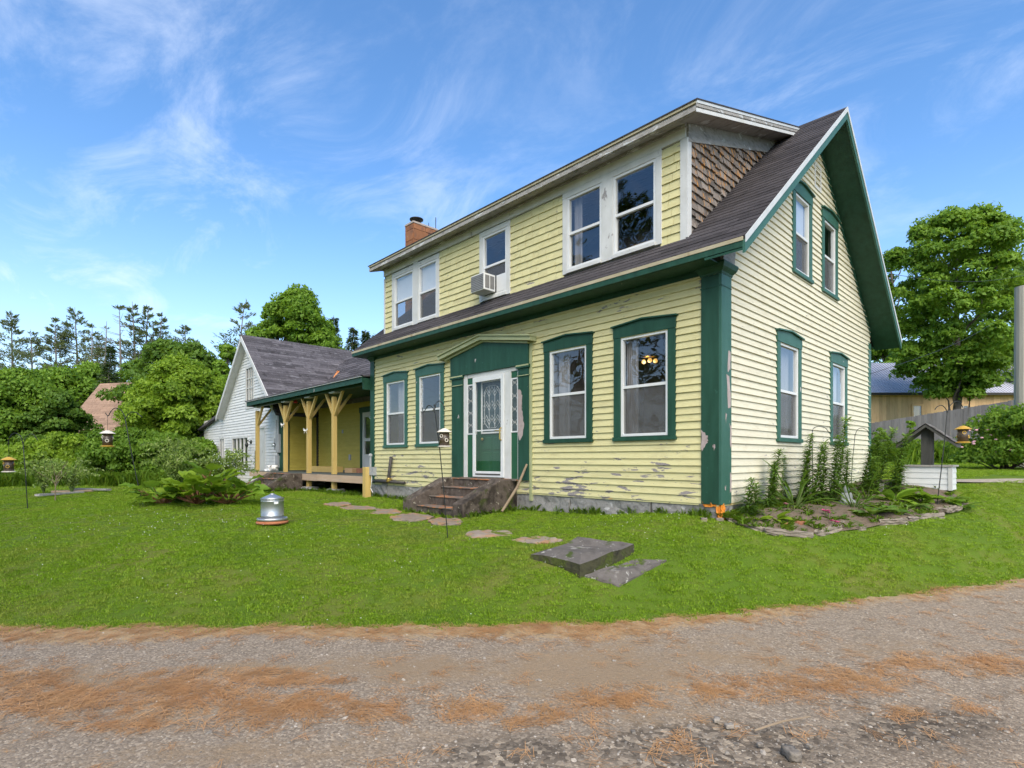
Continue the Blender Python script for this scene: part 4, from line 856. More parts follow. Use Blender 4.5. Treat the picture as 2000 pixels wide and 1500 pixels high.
# ------------------------------------------------------------------ wing behind the porch
wing = thing('house_wing', 'yellow one storey wing with grey shingle roof behind the porch', 'house wing', (-13, 2.0, 0))
XE = -17.05; BY = 2.0
lx = lambda x: x + 13; ly = lambda y: y - 2.0
ww = wall_sheet('porch_wall', 'interior', wing, const(lx(XE)), const(lx(HL)), .3, 3.2, [(lx(-13.55), lx(-12.75), .42, 2.35)])
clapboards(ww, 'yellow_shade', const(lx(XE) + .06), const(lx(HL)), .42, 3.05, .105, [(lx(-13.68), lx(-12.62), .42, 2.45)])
sl2 = .92; zr2 = 2.95 + sl2 * 2.6
rw = MB().prism([(ly(1.85), 2.90), (ly(4.5), 2.90 + sl2 * 2.65), (ly(7.15), 2.90), (ly(7.1), 2.75), (ly(4.5), 2.75 + sl2 * 2.6), (ly(1.9), 2.75)], lx(-20.9), lx(HL - .02), 'x').obj('roof', 'barn_shingle', wing)
th2 = math.atan(sl2); me2 = shingle_strip('barn_shingle', 0.96, ex)
d = 0.0; row = 0
while d < 2.65 / math.cos(th2) - .05:
    y = 1.85 + d * math.cos(th2); z = 2.90 + d * math.sin(th2); x = HL - .06
    xend = max(-20.77 + (5.93 - z) / .88 - .5, -19.5)
    k = 0
    while x > xend:
        L = .96 if k else .35 + (row % 3) * .3
        if x < -13.5 or y < 4.4: inst('shingle', me2, rw, (lx(x - L), ly(y), z + .003), (th2, 0, random.uniform(-.004, .004)), (L / .96, 1, 1))
        x -= L; k += 1
    d += ex * 1.25; row += 1
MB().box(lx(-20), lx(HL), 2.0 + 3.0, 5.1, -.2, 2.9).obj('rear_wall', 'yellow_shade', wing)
# screen door on the porch
dd = MB().box(lx(-13.68), lx(-13.52), -.05, 0, .42, 2.40).box(lx(-12.78), lx(-12.62), -.05, 0, .42, 2.40).box(lx(-13.72), lx(-12.58), -.06, 0, 2.40, 2.58).obj('door_casing', 'green', wing)
MB().box(lx(-13.52), lx(-13.38), -.04, .01, .45, 2.40).box(lx(-12.92), lx(-12.78), -.04, .01, .45, 2.40).box(lx(-13.38), lx(-12.92), -.04, .01, 2.24, 2.40).box(lx(-13.38), lx(-12.92), -.04, .01, 1.42, 1.52).box(lx(-13.38), lx(-12.92), -.04, .01, .45, .98).obj('porch_door', 'white_paint', dd)
sheet(lx(-13.38), lx(-12.92), -.01, .98, 2.24).obj('pane', 'glass', dd); MB().box(lx(-13.38), lx(-12.92), .02, .03, .9, 2.3).obj('unlit_backing', 'wall_dark', dd)  # near-black sheet behind the door pane, the unlit inside put into its colour
MB().box(lx(-15.05), lx(-14.95), -.03, 0, 1.75, 1.87).obj('wall_box', 'grey_plastic', wing); MB().box(lx(-14.5), lx(-14.36), -.05, 0, .78, .98).obj('outlet_box', 'grey_plastic', wing)

# ------------------------------------------------------------------ porch
porch = thing('porch', 'open porch with new yellow timber posts, green fascia and low deck', 'porch', (-13.5, 0, 0))
px_ = lambda x: x + 13.5
PX0, PX1 = -18.25, -9.45
nb = 16
for k in range(nb):
    a = -.10 + k * (2.05 / nb); MB().box(px_(PX0 + .9 if a > .62 else PX0), px_(PX1), a + .004, a + 2.05 / nb - .004, .345, .375).obj('deck_board', 'deck_top', porch)
MB().box(px_(PX0), px_(-16.2), -.145, -.105, .17, .36).obj('rim_joist', 'deck_edge', porch); MB().box(px_(-16.2) + .01, px_(-12.4), -.146, -.106, .16, .355).obj('rim_joist', 'deck_edge', porch); MB().box(px_(-12.4) + .01, px_(PX1 - .1), -.145, -.105, .17, .36).obj('rim_joist', 'deck_edge', porch)
for x_ in (-10.4, -12.2, -14, -16, -17.6): MB().box(px_(x_), px_(x_ + .1), -.10, 1.9, .17, .34).obj('joist', 'grey_wood', porch)
for i, x_ in enumerate((-11.55, -13.28, -15.15, -17.82)):
    po = MB().box(px_(x_ - .06), px_(x_ + .06), -.06, .06, .376 if i in (2, 3) else -.12, 2.62).obj('post', 'new_lumber', porch, bevel=.004)
    for s in (-1, 1):
        if i == 3 and s == -1: continue
        MB().prism([(px_(x_ + s * .062), 2.06), (px_(x_ + s * .062), 2.17), (px_(x_ + s * .48), 2.74), (px_(x_ + s * .56), 2.74)], -.035, .035, 'y').obj('brace', 'new_lumber', po)
    MB().prism([(.062, 2.06), (.062, 2.17), (.48, 2.74), (.56, 2.74)], px_(x_ - .035), px_(x_ + .035), 'x').obj('brace', 'new_lumber', po)
    if i in (0, 1): block('concrete_footing', 'granite', porch, (px_(x_ + .12), -.02, -.15), (.45, .35, .2), 70 + i, .02)
    MB().box(px_(x_ - .16), px_(x_ + .16), -.09, .09, 2.72, 2.76).obj('post_plate', 'white_paint', po)
bm_ = MB().box(px_(PX0 + .3), px_(HL - .005), -.08, .08, 2.62 + .14, 2.90).obj('beam', 'green', porch)
MB().box(px_(PX0 + .05), px_(HL - .03), -.262, -.235, 2.80, 2.985).obj('fascia', 'green', porch)
MB().box(px_(PX0 + .0), px_(HL - .03), -.30, -.262, 2.945, 2.99).obj('drip_metal', 'drip_edge', porch)
MB().box(px_(PX0 + .05), px_(HL - .03), -.235, 2.0 - .02, 2.905, 2.925).obj('porch_ceiling', 'green', porch)
MB().prism([(-.305, 2.991), (2.0, 3.16), (2.0, 3.12), (-.30, 2.955)], px_(PX0 - .02), px_(HL - .03), 'x').obj('porch_roof', 'barn_shingle', porch)
MB().prism([(-.26, 2.78), (0.7, 2.78), (.7, 3.06), (-.26, 2.985)], px_(PX0 + .03), px_(PX0 + .06), 'x').obj('end_board', 'green', porch)
MB().box(px_(HL) - .05, px_(HL) - .004, -.235, .02, 2.62, 2.90).obj('end_board', 'green', porch)

# ------------------------------------------------------------------ white barn
barn = thing('white_barn', 'white clapboard barn with front facing gable at the end of the porch', 'barn', (-20.77, .66, 0))
AX, AZ, BS = -20.77, 5.93, .90; BYF = .66; EB = XE - AX      # east half width
blx = lambda x: x - AX
def bro(x): return AZ - .12 - BS * abs(x)
bh = [(-3.92, -3.32, .75, 1.75), (-2.05, -.10, .62, 1.72), (1.0, 1.85, -.1, 2.05), (-.25, .55, 3.05, 4.62)]
def blo(z): return -6.6 if z < 2.55 else -(AZ - .20 - z) / BS if z > 2.76 else -6.6 + (z - 2.55) / .21 * 3.2
def bhi(z): return min(EB, (AZ - .20 - z) / BS)
bw = wall_sheet('front_wall', 'interior', barn, blo, bhi, -.3, AZ - .25, bh, zb=(2.55, 2.76, 2.5))
clapboards(bw, 'white_siding', lambda z: -6.6 if z < 2.62 else -(AZ - .13 - z) / BS, lambda z: min(EB, (AZ - .13 - z) / BS), -.22, 5.62, .118, [(h[0] - .02, h[1] + .02, h[2], h[3]) for h in bh], maxlen=4.5)
# window of four panes, small window, gable window, door
def plain_window(nm, x0, x1, z0, z1, bars, hb=(), bw2=.04):
    o_ = MB().box(x0 - .09, x0, -.04, 0, z0 - .06, z1 + .1).box(x1, x1 + .09, -.04, 0, z0 - .06, z1 + .1).box(x0, x1, -.04, 0, z1, z1 + .1).box(x0 - .11, x1 + .11, -.05, 0, z0 - .12, z0 - .061).box(x0, x1, -.045, 0, z0 - .06, z0).obj(nm, 'white_paint', barn)
    for k in range(1, bars): a = x0 + (x1 - x0) * k / bars; MB().box(a - bw2, a + bw2, -.03, .03, z0, z1).obj('window_bar', 'white_paint', o_)
    for zz_ in hb: MB().box(x0, x1, -.02, .02, zz_ - .018, zz_ + .018).obj('window_bar', 'white_paint', o_)
    sheet(x0, x1, .008, z0, z1).obj('pane', 'glass', o_); MB().box(x0, x1, .06, .07, z0, z1).obj('unlit_backing', 'wall_dark', o_)  # dark sheet close behind the glass paints the shade of the unlit interior
    return o_
plain_window('window', -2.05, -.10, .62, 1.72, 4); plain_window('window', -3.92, -3.32, .75, 1.75, 2); plain_window('window', -.25, .55, 3.05, 4.62, 3, (3.8, 4.2), .014)
MB().box(1.0, 1.85, .0, .05, -.12, 2.05).obj('door', 'white_paint', barn); MB().box(.92, 1.0, -.04, 0, -.12, 2.12).box(1.85, 1.93, -.04, 0, -.12, 2.12).box(1.0, 1.85, -.04, 0, 2.05, 2.14).obj('door_casing', 'white_paint', barn)
MB().box(.86, .895, -.06, -.02, .35, 1.15).obj('thermometer_strip', 'black_metal', barn)
# wall light
MB().box(.25, .42, -.04, 0, 1.45, 1.6).tube([(.33, -.05, 1.5), (.33, -.16, 1.6), (.33, -.2, 1.5)], .02, 6).lathe([(.04, 0), (.075, .12), (.03, .2)], 10, (.33, -.2, 1.3)).obj('wall_lamp', 'black_metal', barn)
MB().box(.62, .76, -.08, 0, 4.86, 4.98).tube([(.62, -.08, 4.92), (.52, -.2, 4.98)], .05, 8).tube([(.76, -.08, 4.92), (.86, -.2, 4.86)], .05, 8).obj('flood_lamp', 'black_metal', barn)
# east wall facing the porch, yellow, with a green corner board
ew = wall_sheet('east_wall', 'interior', barn, const(0), const(1.6), -.2, 3.0, [], loc=(EB, 0, 0), rz=R(90))
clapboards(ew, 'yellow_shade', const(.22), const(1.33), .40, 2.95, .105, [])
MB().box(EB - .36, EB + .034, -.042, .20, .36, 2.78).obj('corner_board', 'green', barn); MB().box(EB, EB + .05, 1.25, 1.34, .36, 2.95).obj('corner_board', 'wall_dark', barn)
MB().box(-6.62, -6.5, -.0, 6, -.3, 2.6).obj('west_wall', 'white_siding', barn); MB().box(-6.6, 3.6, 7.9, 8, -.3, 2.7).prism([(-3.4, 2.7), (3.4, 2.7), (0, 5.7)], 7.9, 8.0, 'y').obj('rear_wall', 'white_siding', barn)
# roof: east slope with shingle strips, west slope, lean-to
BY0, BY1 = -.30, 8.2
def bz(x): return AZ - BS * abs(x)
er = MB().prism([(0, AZ), (EB + .05, bz(EB + .05)), (EB + .05, bz(EB + .05) - .12), (0, AZ - .14)], BY0, BY1, 'y').obj('roof_east', 'barn_shingle', barn)
MB().prism([(0, AZ), (-3.45, bz(3.45)), (-3.45, bz(3.45) - .12), (0, AZ - .14)], BY0, BY1, 'y').obj('roof_west', 'barn_shingle', barn)
MB().prism([(-3.3, 2.98), (-6.95, 2.36), (-6.95, 2.26), (-3.3, 2.86)], -.22, BY1, 'y').obj('lean_to_roof', 'barn_shingle', barn)
thb = math.atan(BS); sb = (EB) / math.cos(thb); d = .02; row = 0; exb = .165
while d < sb:
    x_ = EB - d * math.cos(thb); z_ = bz(x_); y = BY0 + .005; k = 0
    yend = 6.4 if d > 2.2 else 3.6 if d > .9 else 2.4
    while y < yend:
        L = 1.25 if k else .4 + (row % 3) * .4
        inst('shingle', shingle_strip('barn_shingle', 1.25, exb), er, (x_, y, z_ + .003), (0, 0, 0), (L / 1.25, 1, 1)).rotation_euler = Matrix(((0, -math.cos(thb), math.sin(thb)), (1, 0, 0), (0, math.sin(thb), math.cos(thb)))).to_euler(); y += L; k += 1
    d += exb; row += 1
block('rust_flashing', 'rust', wing, (lx(-18.6), ly(3.45), 4.36), (.10, .7, .04), 3, .03, (R(43), 0, R(38)), 3)
for s in (-1, 1):
    MB().add([(s * u, y, bz(u) - d_) for y in (BY0, .0) for u in (0, 3.45) for d_ in (.145, .17)], [(0, 1, 3, 2), (4, 6, 7, 5), (0, 4, 5, 1), (2, 3, 7, 6), (0, 2, 6, 4), (1, 5, 7, 3)]).obj('rake_soffit', 'white_paint', barn)
    MB().add([(s * u, y, bz(u) - d_) for y in (BY0 - .03, BY0) for u in (0, 3.5) for d_ in (.0, .20)], [(0, 1, 3, 2), (4, 6, 7, 5), (0, 4, 5, 1), (2, 3, 7, 6), (0, 2, 6, 4), (1, 5, 7, 3)]).obj('barge_board', 'white_paint', barn)
# electric meter and conduit by the porch
em_ = thing('electric_meter', 'grey electric meter box and conduit on the white barn wall beside the porch', 'meter', (-17.42, .66, 0))
MB().box(-.05, .22, -.13, -.03, 1.05, 1.75).obj('meter_cabinet', 'grey_plastic', em_, bevel=.01); MB().lathe([(.09, 0), (.09, .05), (.07, .1), (.0, .1)], 16).obj('meter_dial', 'glass', em_, (-.16, -.12, 1.35)).rotation_euler = (R(90), 0, 0)
MB().box(-.26, -.07, -.12, -.03, 1.15, 1.6).obj('meter_base', 'grey_plastic', em_); MB().box(-.15, .1, -.11, -.03, .5, .95).obj('junction_box', 'grey_plastic', em_)
MB().tube([(.08, -.08, 1.75), (.08, -.08, 2.65)], .03, 8).tube([(.02, -.08, .4), (.02, -.08, 1.05)], .025, 8).tube([(-.16, -.08, 1.6), (-.16, -.06, 2.3)], .02, 8).obj('conduit', 'grey_plastic', em_)

# ------------------------------------------------------------------ small things fixed to the houses
ac = thing('air_conditioner', 'white window air conditioner in the middle dormer window', 'air conditioner', (-4.83, DB - .04, 4.13))
MB().box(-.20, .20, -.30, 0, 0, .33).obj('body', 'vinyl', ac, bevel=.01)
MB().box(-.185, .185, -.308, -.301, .02, .31).obj('rear_grille', 'dark_grille', ac)
for k in range(8): MB().box(-.185, .185, -.313, -.308, .035 + k * .034, .042 + k * .034).obj('fin', 'grey_plastic', ac)
MB().box(.2002, .206, -.27, -.165, .04, .29).obj('side_vent', 'dark_grille', ac); MB().box(.2002, .206, -.14, -.035, .04, .29).obj('side_vent', 'dark_grille', ac)
MB().box(.21, .50, .02, .035, .0, .33).obj('side_panel', 'vinyl', ac)
fp = thing('oil_fill_pipe', 'dark iron fill pipe elbow running along the wall near the porch', 'pipe', (-8.4, -.07, .25))
MB().tube([(-.85, 0, .0), (.66, 0, .0)], .035, 10).obj('horizontal_pipe', 'pipe_metal', fp, smooth=True); MB().tube([(-.02, 0, 0), (-.02, -.02, .12), (.10, -.02, .62)], .038, 10).obj('riser_pipe', 'pipe_metal', fp, smooth=True); MB().lathe([(.06, 0), (.065, .03), (.065, .08), (.05, .1)], 12, (-.02, -.01, .0)).obj('elbow', 'brass', fp)
gp_ = thing('wooden_post', 'short new square timber post with pipe and grey box by the porch corner', 'post', (-8.72, -.52, -.2))
MB().box(-.075, .075, -.075, .075, 0, .82).obj('timber', 'new_lumber', gp_, bevel=.005); MB().tube([(.0, .10, .6), (.0, .10, 1.08)], .028, 8).lathe([(.05, 1.08), (.05, 1.13), (.02, 1.15)], 10, (.0, .10, 0)).obj('vent_pipe', 'grey_plastic', gp_); MB().box(.08, .26, .02, .12, .62, .82).obj('utility_box', 'grey_plastic', gp_)
MB().tube([(.15, .05, .62), (.2, .02, .45), (.12, .04, .3), (.2, .05, .2)], .008, 6).obj('cable', 'white_ribbon', gp_)
hf = thing('hummingbird_feeder', 'small red feeder hanging under the porch fascia', 'bird feeder', tuple(at(577, 788, 19.2)))
MB().lathe([(.0, 0), (.06, .02), (.10, .05), (.05, .08), (.035, .2), (.0, .22)], 12).obj('bottle', 'red_plastic', hf); MB().tube([(0, 0, .2), (0, 0, .42)], .006, 5).obj('hanger', 'black_metal', hf)
for x_, z_, l_ in ((-15.15, 1.98, 'white ribbon bow tied high on the post behind the porch steps'), (-13.30, 1.72, 'white ribbon bow tied on the middle porch post')):
    rb_ = thing('ribbon_bow', l_, 'ribbon', (x_, -.085, z_))
    for s in (-1, 1): MB().add([(0, 0, 0), (s * .14, -.03, .07), (s * .17, -.02, .0), (s * .05, -.04, -.03), (s * .12, -.02, -.12)], [(0, 1, 2), (0, 2, 3), (0, 3, 4)]).obj('ribbon_loop', 'white_ribbon', rb_)
for i, (x0, x1, y0, z0, m_, l_) in enumerate(((-15.3, -13.4, .9, .377, 'new_lumber', 'long new timber beam lying on the porch deck'), (-13.1, -12.6, 1.1, .377, 'box_cardboard', 'brown cardboard box on the porch deck beside the timber'), (-12.5, -12.1, 1.2, .377, 'red_stone', 'small reddish brown box on the porch deck near the door'))):
    tag(MB().box(x0, x1, y0, y0 + .3, z0, z0 + (.19 if i == 0 else .15)).obj(('timber_beam', 'cardboard_box', 'small_box')[i], m_, bevel=.006), l_, ('timber', 'box', 'box')[i])
tag(block('plastic_bag', 'white_ribbon', None, (-17.25, .3, .47), (.35, .3, .2), 91, .04, smooth=True), 'pale crumpled bag on the porch deck by the meter', 'bag')

# ------------------------------------------------------------------ scattering
def variants(nt_, meshes):
    """plain geometry instances of a few meshes, to be picked from"""
    j = nt_.nodes.new('GeometryNodeJoinGeometry')
    for me in meshes[::-1]:
        tmp = bpy.data.objects.new('source', me)
        oi = nt_.nodes.new('GeometryNodeObjectInfo'); oi.inputs['Object'].default_value = tmp; oi.inputs['As Instance'].default_value = False
        gi = nt_.nodes.new('GeometryNodeGeometryToInstance'); nt_.links.new(oi.outputs['Geometry'], gi.inputs[0]); nt_.links.new(gi.outputs[0], j.inputs[0])
    return j.outputs[0]
def scatter(name, P, rot, scl, meshes, label):
    P = np.asarray(P, np.float32); n_ = len(P)
    me = bpy.data.meshes.new(name); me.vertices.add(n_); me.vertices.foreach_set('co', P.ravel())
    a = me.attributes.new('rot', 'FLOAT_VECTOR', 'POINT'); a.data.foreach_set('vector', np.asarray(rot, np.float32).ravel())
    a = me.attributes.new('scl', 'FLOAT_VECTOR', 'POINT'); a.data.foreach_set('vector', np.asarray(scl, np.float32).ravel())
    a = me.attributes.new('pick', 'INT', 'POINT'); a.data.foreach_set('value', rng.integers(0, len(meshes), n_).astype(np.int32))
    o_ = bpy.data.objects.new(name, me); COL.objects.link(o_)
    g = bpy.data.node_groups.new(name, 'GeometryNodeTree')
    g.interface.new_socket('Geometry', in_out='INPUT', socket_type='NodeSocketGeometry'); g.interface.new_socket('Geometry', in_out='OUTPUT', socket_type='NodeSocketGeometry')
    gi = g.nodes.new('NodeGroupInput'); go_ = g.nodes.new('NodeGroupOutput')
    ip = g.nodes.new('GeometryNodeInstanceOnPoints'); ip.inputs['Pick Instance'].default_value = True
    g.links.new(gi.outputs[0], ip.inputs['Points']); g.links.new(variants(g, meshes), ip.inputs['Instance'])
    for nm, ty, tgt in (('rot', 'FLOAT_VECTOR', 'Rotation'), ('scl', 'FLOAT_VECTOR', 'Scale'), ('pick', 'INT', 'Instance Index')):
        na = g.nodes.new('GeometryNodeInputNamedAttribute'); na.data_type = ty; na.inputs['Name'].default_value = nm
        g.links.new(na.outputs['Attribute'], ip.inputs[tgt])
    g.links.new(ip.outputs[0], go_.inputs[0])
    md = o_.modifiers.new('scatter', 'NODES'); md.node_group = g
    o_['kind'] = 'stuff'; o_['label'] = label
    return o_
def tuft(n_, rad, h0, h1_, wdt, mat, lean=0.6, seed=0, flat=False):
    g = np.random.default_rng(seed); a = g.uniform(0, 2 * np.pi, n_); r = rad * np.sqrt(g.uniform(0, 1, n_))
    B = np.stack([r * np.cos(a), r * np.sin(a), np.full(n_, -.01)], -1); H = g.uniform(h0, h1_, n_)
    la_ = g.uniform(0, 2 * np.pi, n_); ln_ = g.uniform(.1, 1, n_) * lean
    dr_ = np.stack([np.cos(la_), np.sin(la_), np.zeros(n_)], -1); sd_ = np.stack([-np.sin(la_ + g.normal(0, .6, n_)), np.cos(la_), np.zeros(n_)], -1)
    M_ = B + dr_ * (H * ln_ * .35)[:, None] + np.array([0, 0, 1]) * (H * .6)[:, None]; T = B + dr_ * (H * ln_)[:, None] + np.array([0, 0, 1]) * (H * (1 - .25 * ln_))[:, None]
    W_ = (wdt * g.uniform(.7, 1.2, n_))[:, None]
    V = np.stack([B - sd_ * W_ / 2, B + sd_ * W_ / 2, M_ + sd_ * W_ * .42, T, M_ - sd_ * W_ * .42], 1).reshape(-1, 3)
    F_ = np.arange(n_ * 5).reshape(-1, 5)
    return np_mesh('tuft', V, F_, mat, tint=g.uniform(0, 1, n_) ** 1.3)
def cam_sample(d0, d1, dens, wide=1.04, extra=1.6):
    n_ = int(dens * (d1 - d0) * (wide * (d0 + d1) + 2 * extra)); dep = np.sqrt(rng.uniform(d0 ** 2, d1 ** 2, n_)); lat = rng.uniform(-1, 1, n_) * (wide * dep + extra)
    return CAMP[0] + lat * RGT[0] + dep * FWD[0], CAMP[1] + lat * RGT[1] + dep * FWD[1]
def inside(x, y, poly):
    poly = np.asarray(poly)[:, :2]; r = np.zeros(len(x), bool); j = len(poly) - 1
    for i in range(len(poly)):
        xi, yi = poly[i]; xj, yj_ = poly[j]
        r ^= ((yi > y) != (yj_ > y)) & (x < (xj - xi) * (y - yi) / (yj_ - yi + 1e-12) + xi); j = i
    return r
# places the mown grass keeps clear of
SLAB_T = [tuple(on_z(a, b, c)) for a, b, c in ((1040, 1084, -.325), (1137, 1099, -.31), (1241, 1062, -.20), (1128, 1050, -.18))]
SLAB2 = [tuple(ground_hit(a, b)) for a, b in ((1143, 1128), (1207, 1147), (1302, 1098), (1250, 1097), (1190, 1113))]
BEDPX = [(1415, 1016), (1450, 1032), (1510, 1046), (1575, 1050), (1640, 1041), (1720, 1031), (1790, 1020), (1850, 1005), (1893, 986)]
BEDW = [ground_hit(a, b) for a, b in BEDPX]
BED = [(0, -.1)] + [tuple(b[:2]) for b in BEDW] + [(1.3, 6.2), (0, 6.2)]
PATHPX = [(662, 986, 30, 4), (700, 994, 42, 5), (752, 1001, 40, 6), (800, 1012, 46, 7), (868, 1020, 36, 7), (953, 1046, 52, 9), (1048, 1058, 46, 8)]
PATH = []
for k, (a, b, rx, ry) in enumerate(PATHPX):
    PATH.append([tuple(ground_hit(a + rx * math.cos(t) * random.uniform(.8, 1.1), b + ry * math.sin(t) * random.uniform(.8, 1.1))) for t in np.linspace(0, 2 * np.pi, 9)[:-1]])
DRIVE = [ground_hit(a, b) for a, b in ((1860, 938), (2150, 936), (2150, 947), (1860, 946))]
def lawn_ok(x, y, edge=0.02):
    ok = edge_dist(x, y) > edge
    ok &= ~((x > -9.5) & (x < .02) & (y > -.03) & (y < 8)); ok &= ~((x > -28) & (x < -9.3) & (y > -.12) & (y < 9) & ~((x < -18.3) & (y < .6)))
    ok &= ~((x > -5.85) & (x < -3.95) & (y > -1.3)) | (y > 2) ; ok &= ~((x > -15.25) & (x < -13.45) & (y > -1.28) & (y < 0))
    for pl_ in [SLAB_T, SLAB2, BED, DRIVE] + PATH: ok &= ~inside(x, y, pl_)
    return ok
tufts = [tuft(76, .085, .010, .032, .0046, 'grass_blade', .8, k) for k in range(7)]
GP = []; GS = []
for d0, d1, dens, s0 in ((4.2, 7.5, 190, 1.0), (7.5, 11, 130, 1.05), (11, 16, 60, 1.35), (16, 25, 24, 2.0), (25, 42, 8, 3.0)):
    x, y = cam_sample(d0, d1, dens); k = lawn_ok(x, y, -.03 if d0 < 6 else .0); x, y = x[k], y[k]
    e_ = edge_dist(x, y); kk = rng.uniform(0, 1, len(x)) < np.clip((e_ + .08) / .16, .15, 1); x, y = x[kk], y[kk]
    z = hz(x, y) + .02 * np.sin(x * 1.7 + .6 * y) * np.sin(y * 2.1) * np.clip(edge_dist(x, y), 0, 1)
    GP.append(np.stack([x, y, z], -1)); pat = .85 + .35 * (np.sin(x * 2.3 + 1.1 * np.sin(y * 1.9)) * np.sin(y * 2.9 + x) * .5 + .5) ** 2
    s = s0 * rng.uniform(.75, 1.25, len(x)); zs = s ** .5 * pat * rng.uniform(.8, 1.2, len(x)); GS.append(np.stack([s, s, zs], -1))
GP = np.concatenate(GP); GS = np.concatenate(GS); rt = np.zeros_like(GP); rt[:, 2] = rng.uniform(0, 6.28, len(GP)); rt[:, :2] = rng.normal(0, .12, (len(GP), 2))
scatter('lawn_grass', GP, rt, GS, tufts, 'short mown green grass of the front lawn')
# long grass along walls, steps and the fence
long_t = [tuft(26, .07, .10, .26, .007, 'grass_tall', .8, 50 + k) for k in range(4)]
LP = []
def along(a, b, n_, spread=.06):
    t = rng.uniform(0, 1, n_)[:, None]; q = np.array(a)[None, :2] * (1 - t) + np.array(b)[None, :2] * t + rng.normal(0, spread, (n_, 2)); LP.append(q)
along((-3.9, -.07), (0, -.07), 60, .05); along((-9.4, -.1), (-5.9, -.1), 60, .05); along((-3.88, -1.3), (-3.88, -.1), 30); along((-5.9, -1.4), (-5.95, -.2), 20); along((-5.8, -1.42), (-4.0, -1.42), 16, .04)
along((-13.4, -1.4), (-13.4, -.3), 40, .1); along((-13.3, -.35), (-9.6, -.3), 90, .12); along((-15.3, -1.4), (-15.4, -.2), 30, .1); along((-18, .3), (-26, .3), 80, .2)
q = np.concatenate(LP); z = hz(q[:, 0], q[:, 1])
LPp = np.stack([q[:, 0], q[:, 1], z], -1); rt = np.zeros_like(LPp); rt[:, 2] = rng.uniform(0, 6.28, len(rt)); s = rng.uniform(.3, .7, len(rt))
scatter('long_grass', LPp, rt, np.stack([s, s, s], -1), long_t, 'longer unmown grass along the foundation and steps')
P0 = np.array([ground_hit(a, b, 6, 25) for a, b in ((1860, 939), (1930, 938.5), (2000, 938), (2150, 937))]); P1 = np.array([ground_hit(a, b, 6, 25) for a, b in ((1860, 944), (1930, 945), (2000, 946), (2150, 948))])
tq = np.linspace(0, 3, 30); vq = np.linspace(0, 1, 8); DA = np.stack([np.interp(tq, range(4), P0[:, k]) for k in (0, 1)], -1); DB_ = np.stack([np.interp(tq, range(4), P1[:, k]) for k in (0, 1)], -1)
DG = DA[:, None] * (1 - vq)[None, :, None] + DB_[:, None] * vq[None, :, None]; DZ_ = hz(DG[..., 0], DG[..., 1]) + .03; idx = np.arange(DZ_.size).reshape(DZ_.shape)
dv = bpy.data.objects.new('driveway', np_mesh('driveway', np.concatenate([DG, DZ_[..., None]], -1).reshape(-1, 3), np.stack([idx[:-1, :-1], idx[1:, :-1], idx[1:, 1:], idx[:-1, 1:]], -1).reshape(-1, 4), 'gravel_track', smooth=True)); COL.objects.link(dv); dv['kind'] = 'structure'; dv['label'] = 'pale gravel track crossing the lawn at the right edge'
# clover heads
fl = MB().lathe([(.0, 0), (.005, .003), (.006, .008), (.0, .012)], 6).mesh('clover', 'white_flower')
x, y = [], []
for px, py, n_, sp in ((330, 1030, 70, .9), (530, 1060, 50, 1.2), (1290, 1015, 40, .6), (700, 1080, 50, 1.5), (200, 1015, 30, .8), (1250, 1030, 20, .4), (1750, 1040, 20, .6)):
    c = ground_hit(px, py); x += list(rng.normal(c[0], sp, n_)); y += list(rng.normal(c[1], sp * .7, n_))
x, y = np.array(x), np.array(y); k = lawn_ok(x, y, .15); x, y = x[k], y[k]; CPp = np.stack([x, y, hz(x, y) + rng.uniform(.03, .055, len(x))], -1); s = rng.uniform(.45, 1.0, len(x))
scatter('clover_flowers', CPp, np.zeros_like(CPp), np.stack([s, s, s], -1), [fl], 'tiny white clover heads dotted over the lawn')

# pebbles and fallen needles on the road
def pebble(seed):
    bm = bmesh.new(); bmesh.ops.create_icosphere(bm, subdivisions=1, radius=1); r_ = random.Random(seed)
    for v_ in bm.verts: v_.co *= r_.uniform(.75, 1.15); v_.co.z *= .6
    me = bpy.data.meshes.new('pebble'); bm.to_mesh(me); bm.free(); me.materials.append(MATS['pebble']); return me
pebs = [pebble(k) for k in range(6)]
flat = np.stack([RX, RY, RZ], -1).reshape(-1, 3); wgt = (roughm * 1.0 + .10 + .25 * straw).ravel() * (FR.ravel() < 5.2) * (np.abs(LA.ravel()) < 8.5); wgt /= wgt.sum()
ix = rng.choice(len(flat), 9000, p=wgt); PP = flat[ix] + np.concatenate([rng.uniform(-.03, .03, (9000, 2)), np.zeros((9000, 1))], 1); s = .0035 + .0075 * rng.uniform(0, 1, 9000) ** 3 + .012 * (rng.uniform(0, 1, 9000) > .985)
scatter('gravel', PP, rng.uniform(0, 6.28, (9000, 3)) * np.array([.1, .1, 1]), np.stack([s * rng.uniform(.8, 1.4, 9000), s, s], -1), pebs, 'loose grey and tan gravel scattered over the road')
def needles(seed, n_=12):
    g = np.random.default_rng(seed); V = []; F_ = []
    c = g.uniform(-.05, .05, (n_, 2)); a = g.normal(g.uniform(0, 3.14), .7, n_); L = g.uniform(.03, .06, n_); d = np.stack([np.cos(a), np.sin(a)], -1); s_ = np.stack([-np.sin(a), np.cos(a)], -1) * .0011
    z_ = g.uniform(.002, .014, n_)[:, None]
    V = np.stack([np.concatenate([c - d * L[:, None] - s_, z_], 1), np.concatenate([c - d * L[:, None] + s_, z_], 1), np.concatenate([c + d * L[:, None] + s_, z_ + .003], 1), np.concatenate([c + d * L[:, None] - s_, z_ + .003], 1)], 1).reshape(-1, 3)
    return np_mesh('needle_clump', V, np.arange(n_ * 4).reshape(-1, 4), 'needle')
NNE = 3000; nds = [needles(k) for k in range(5)]
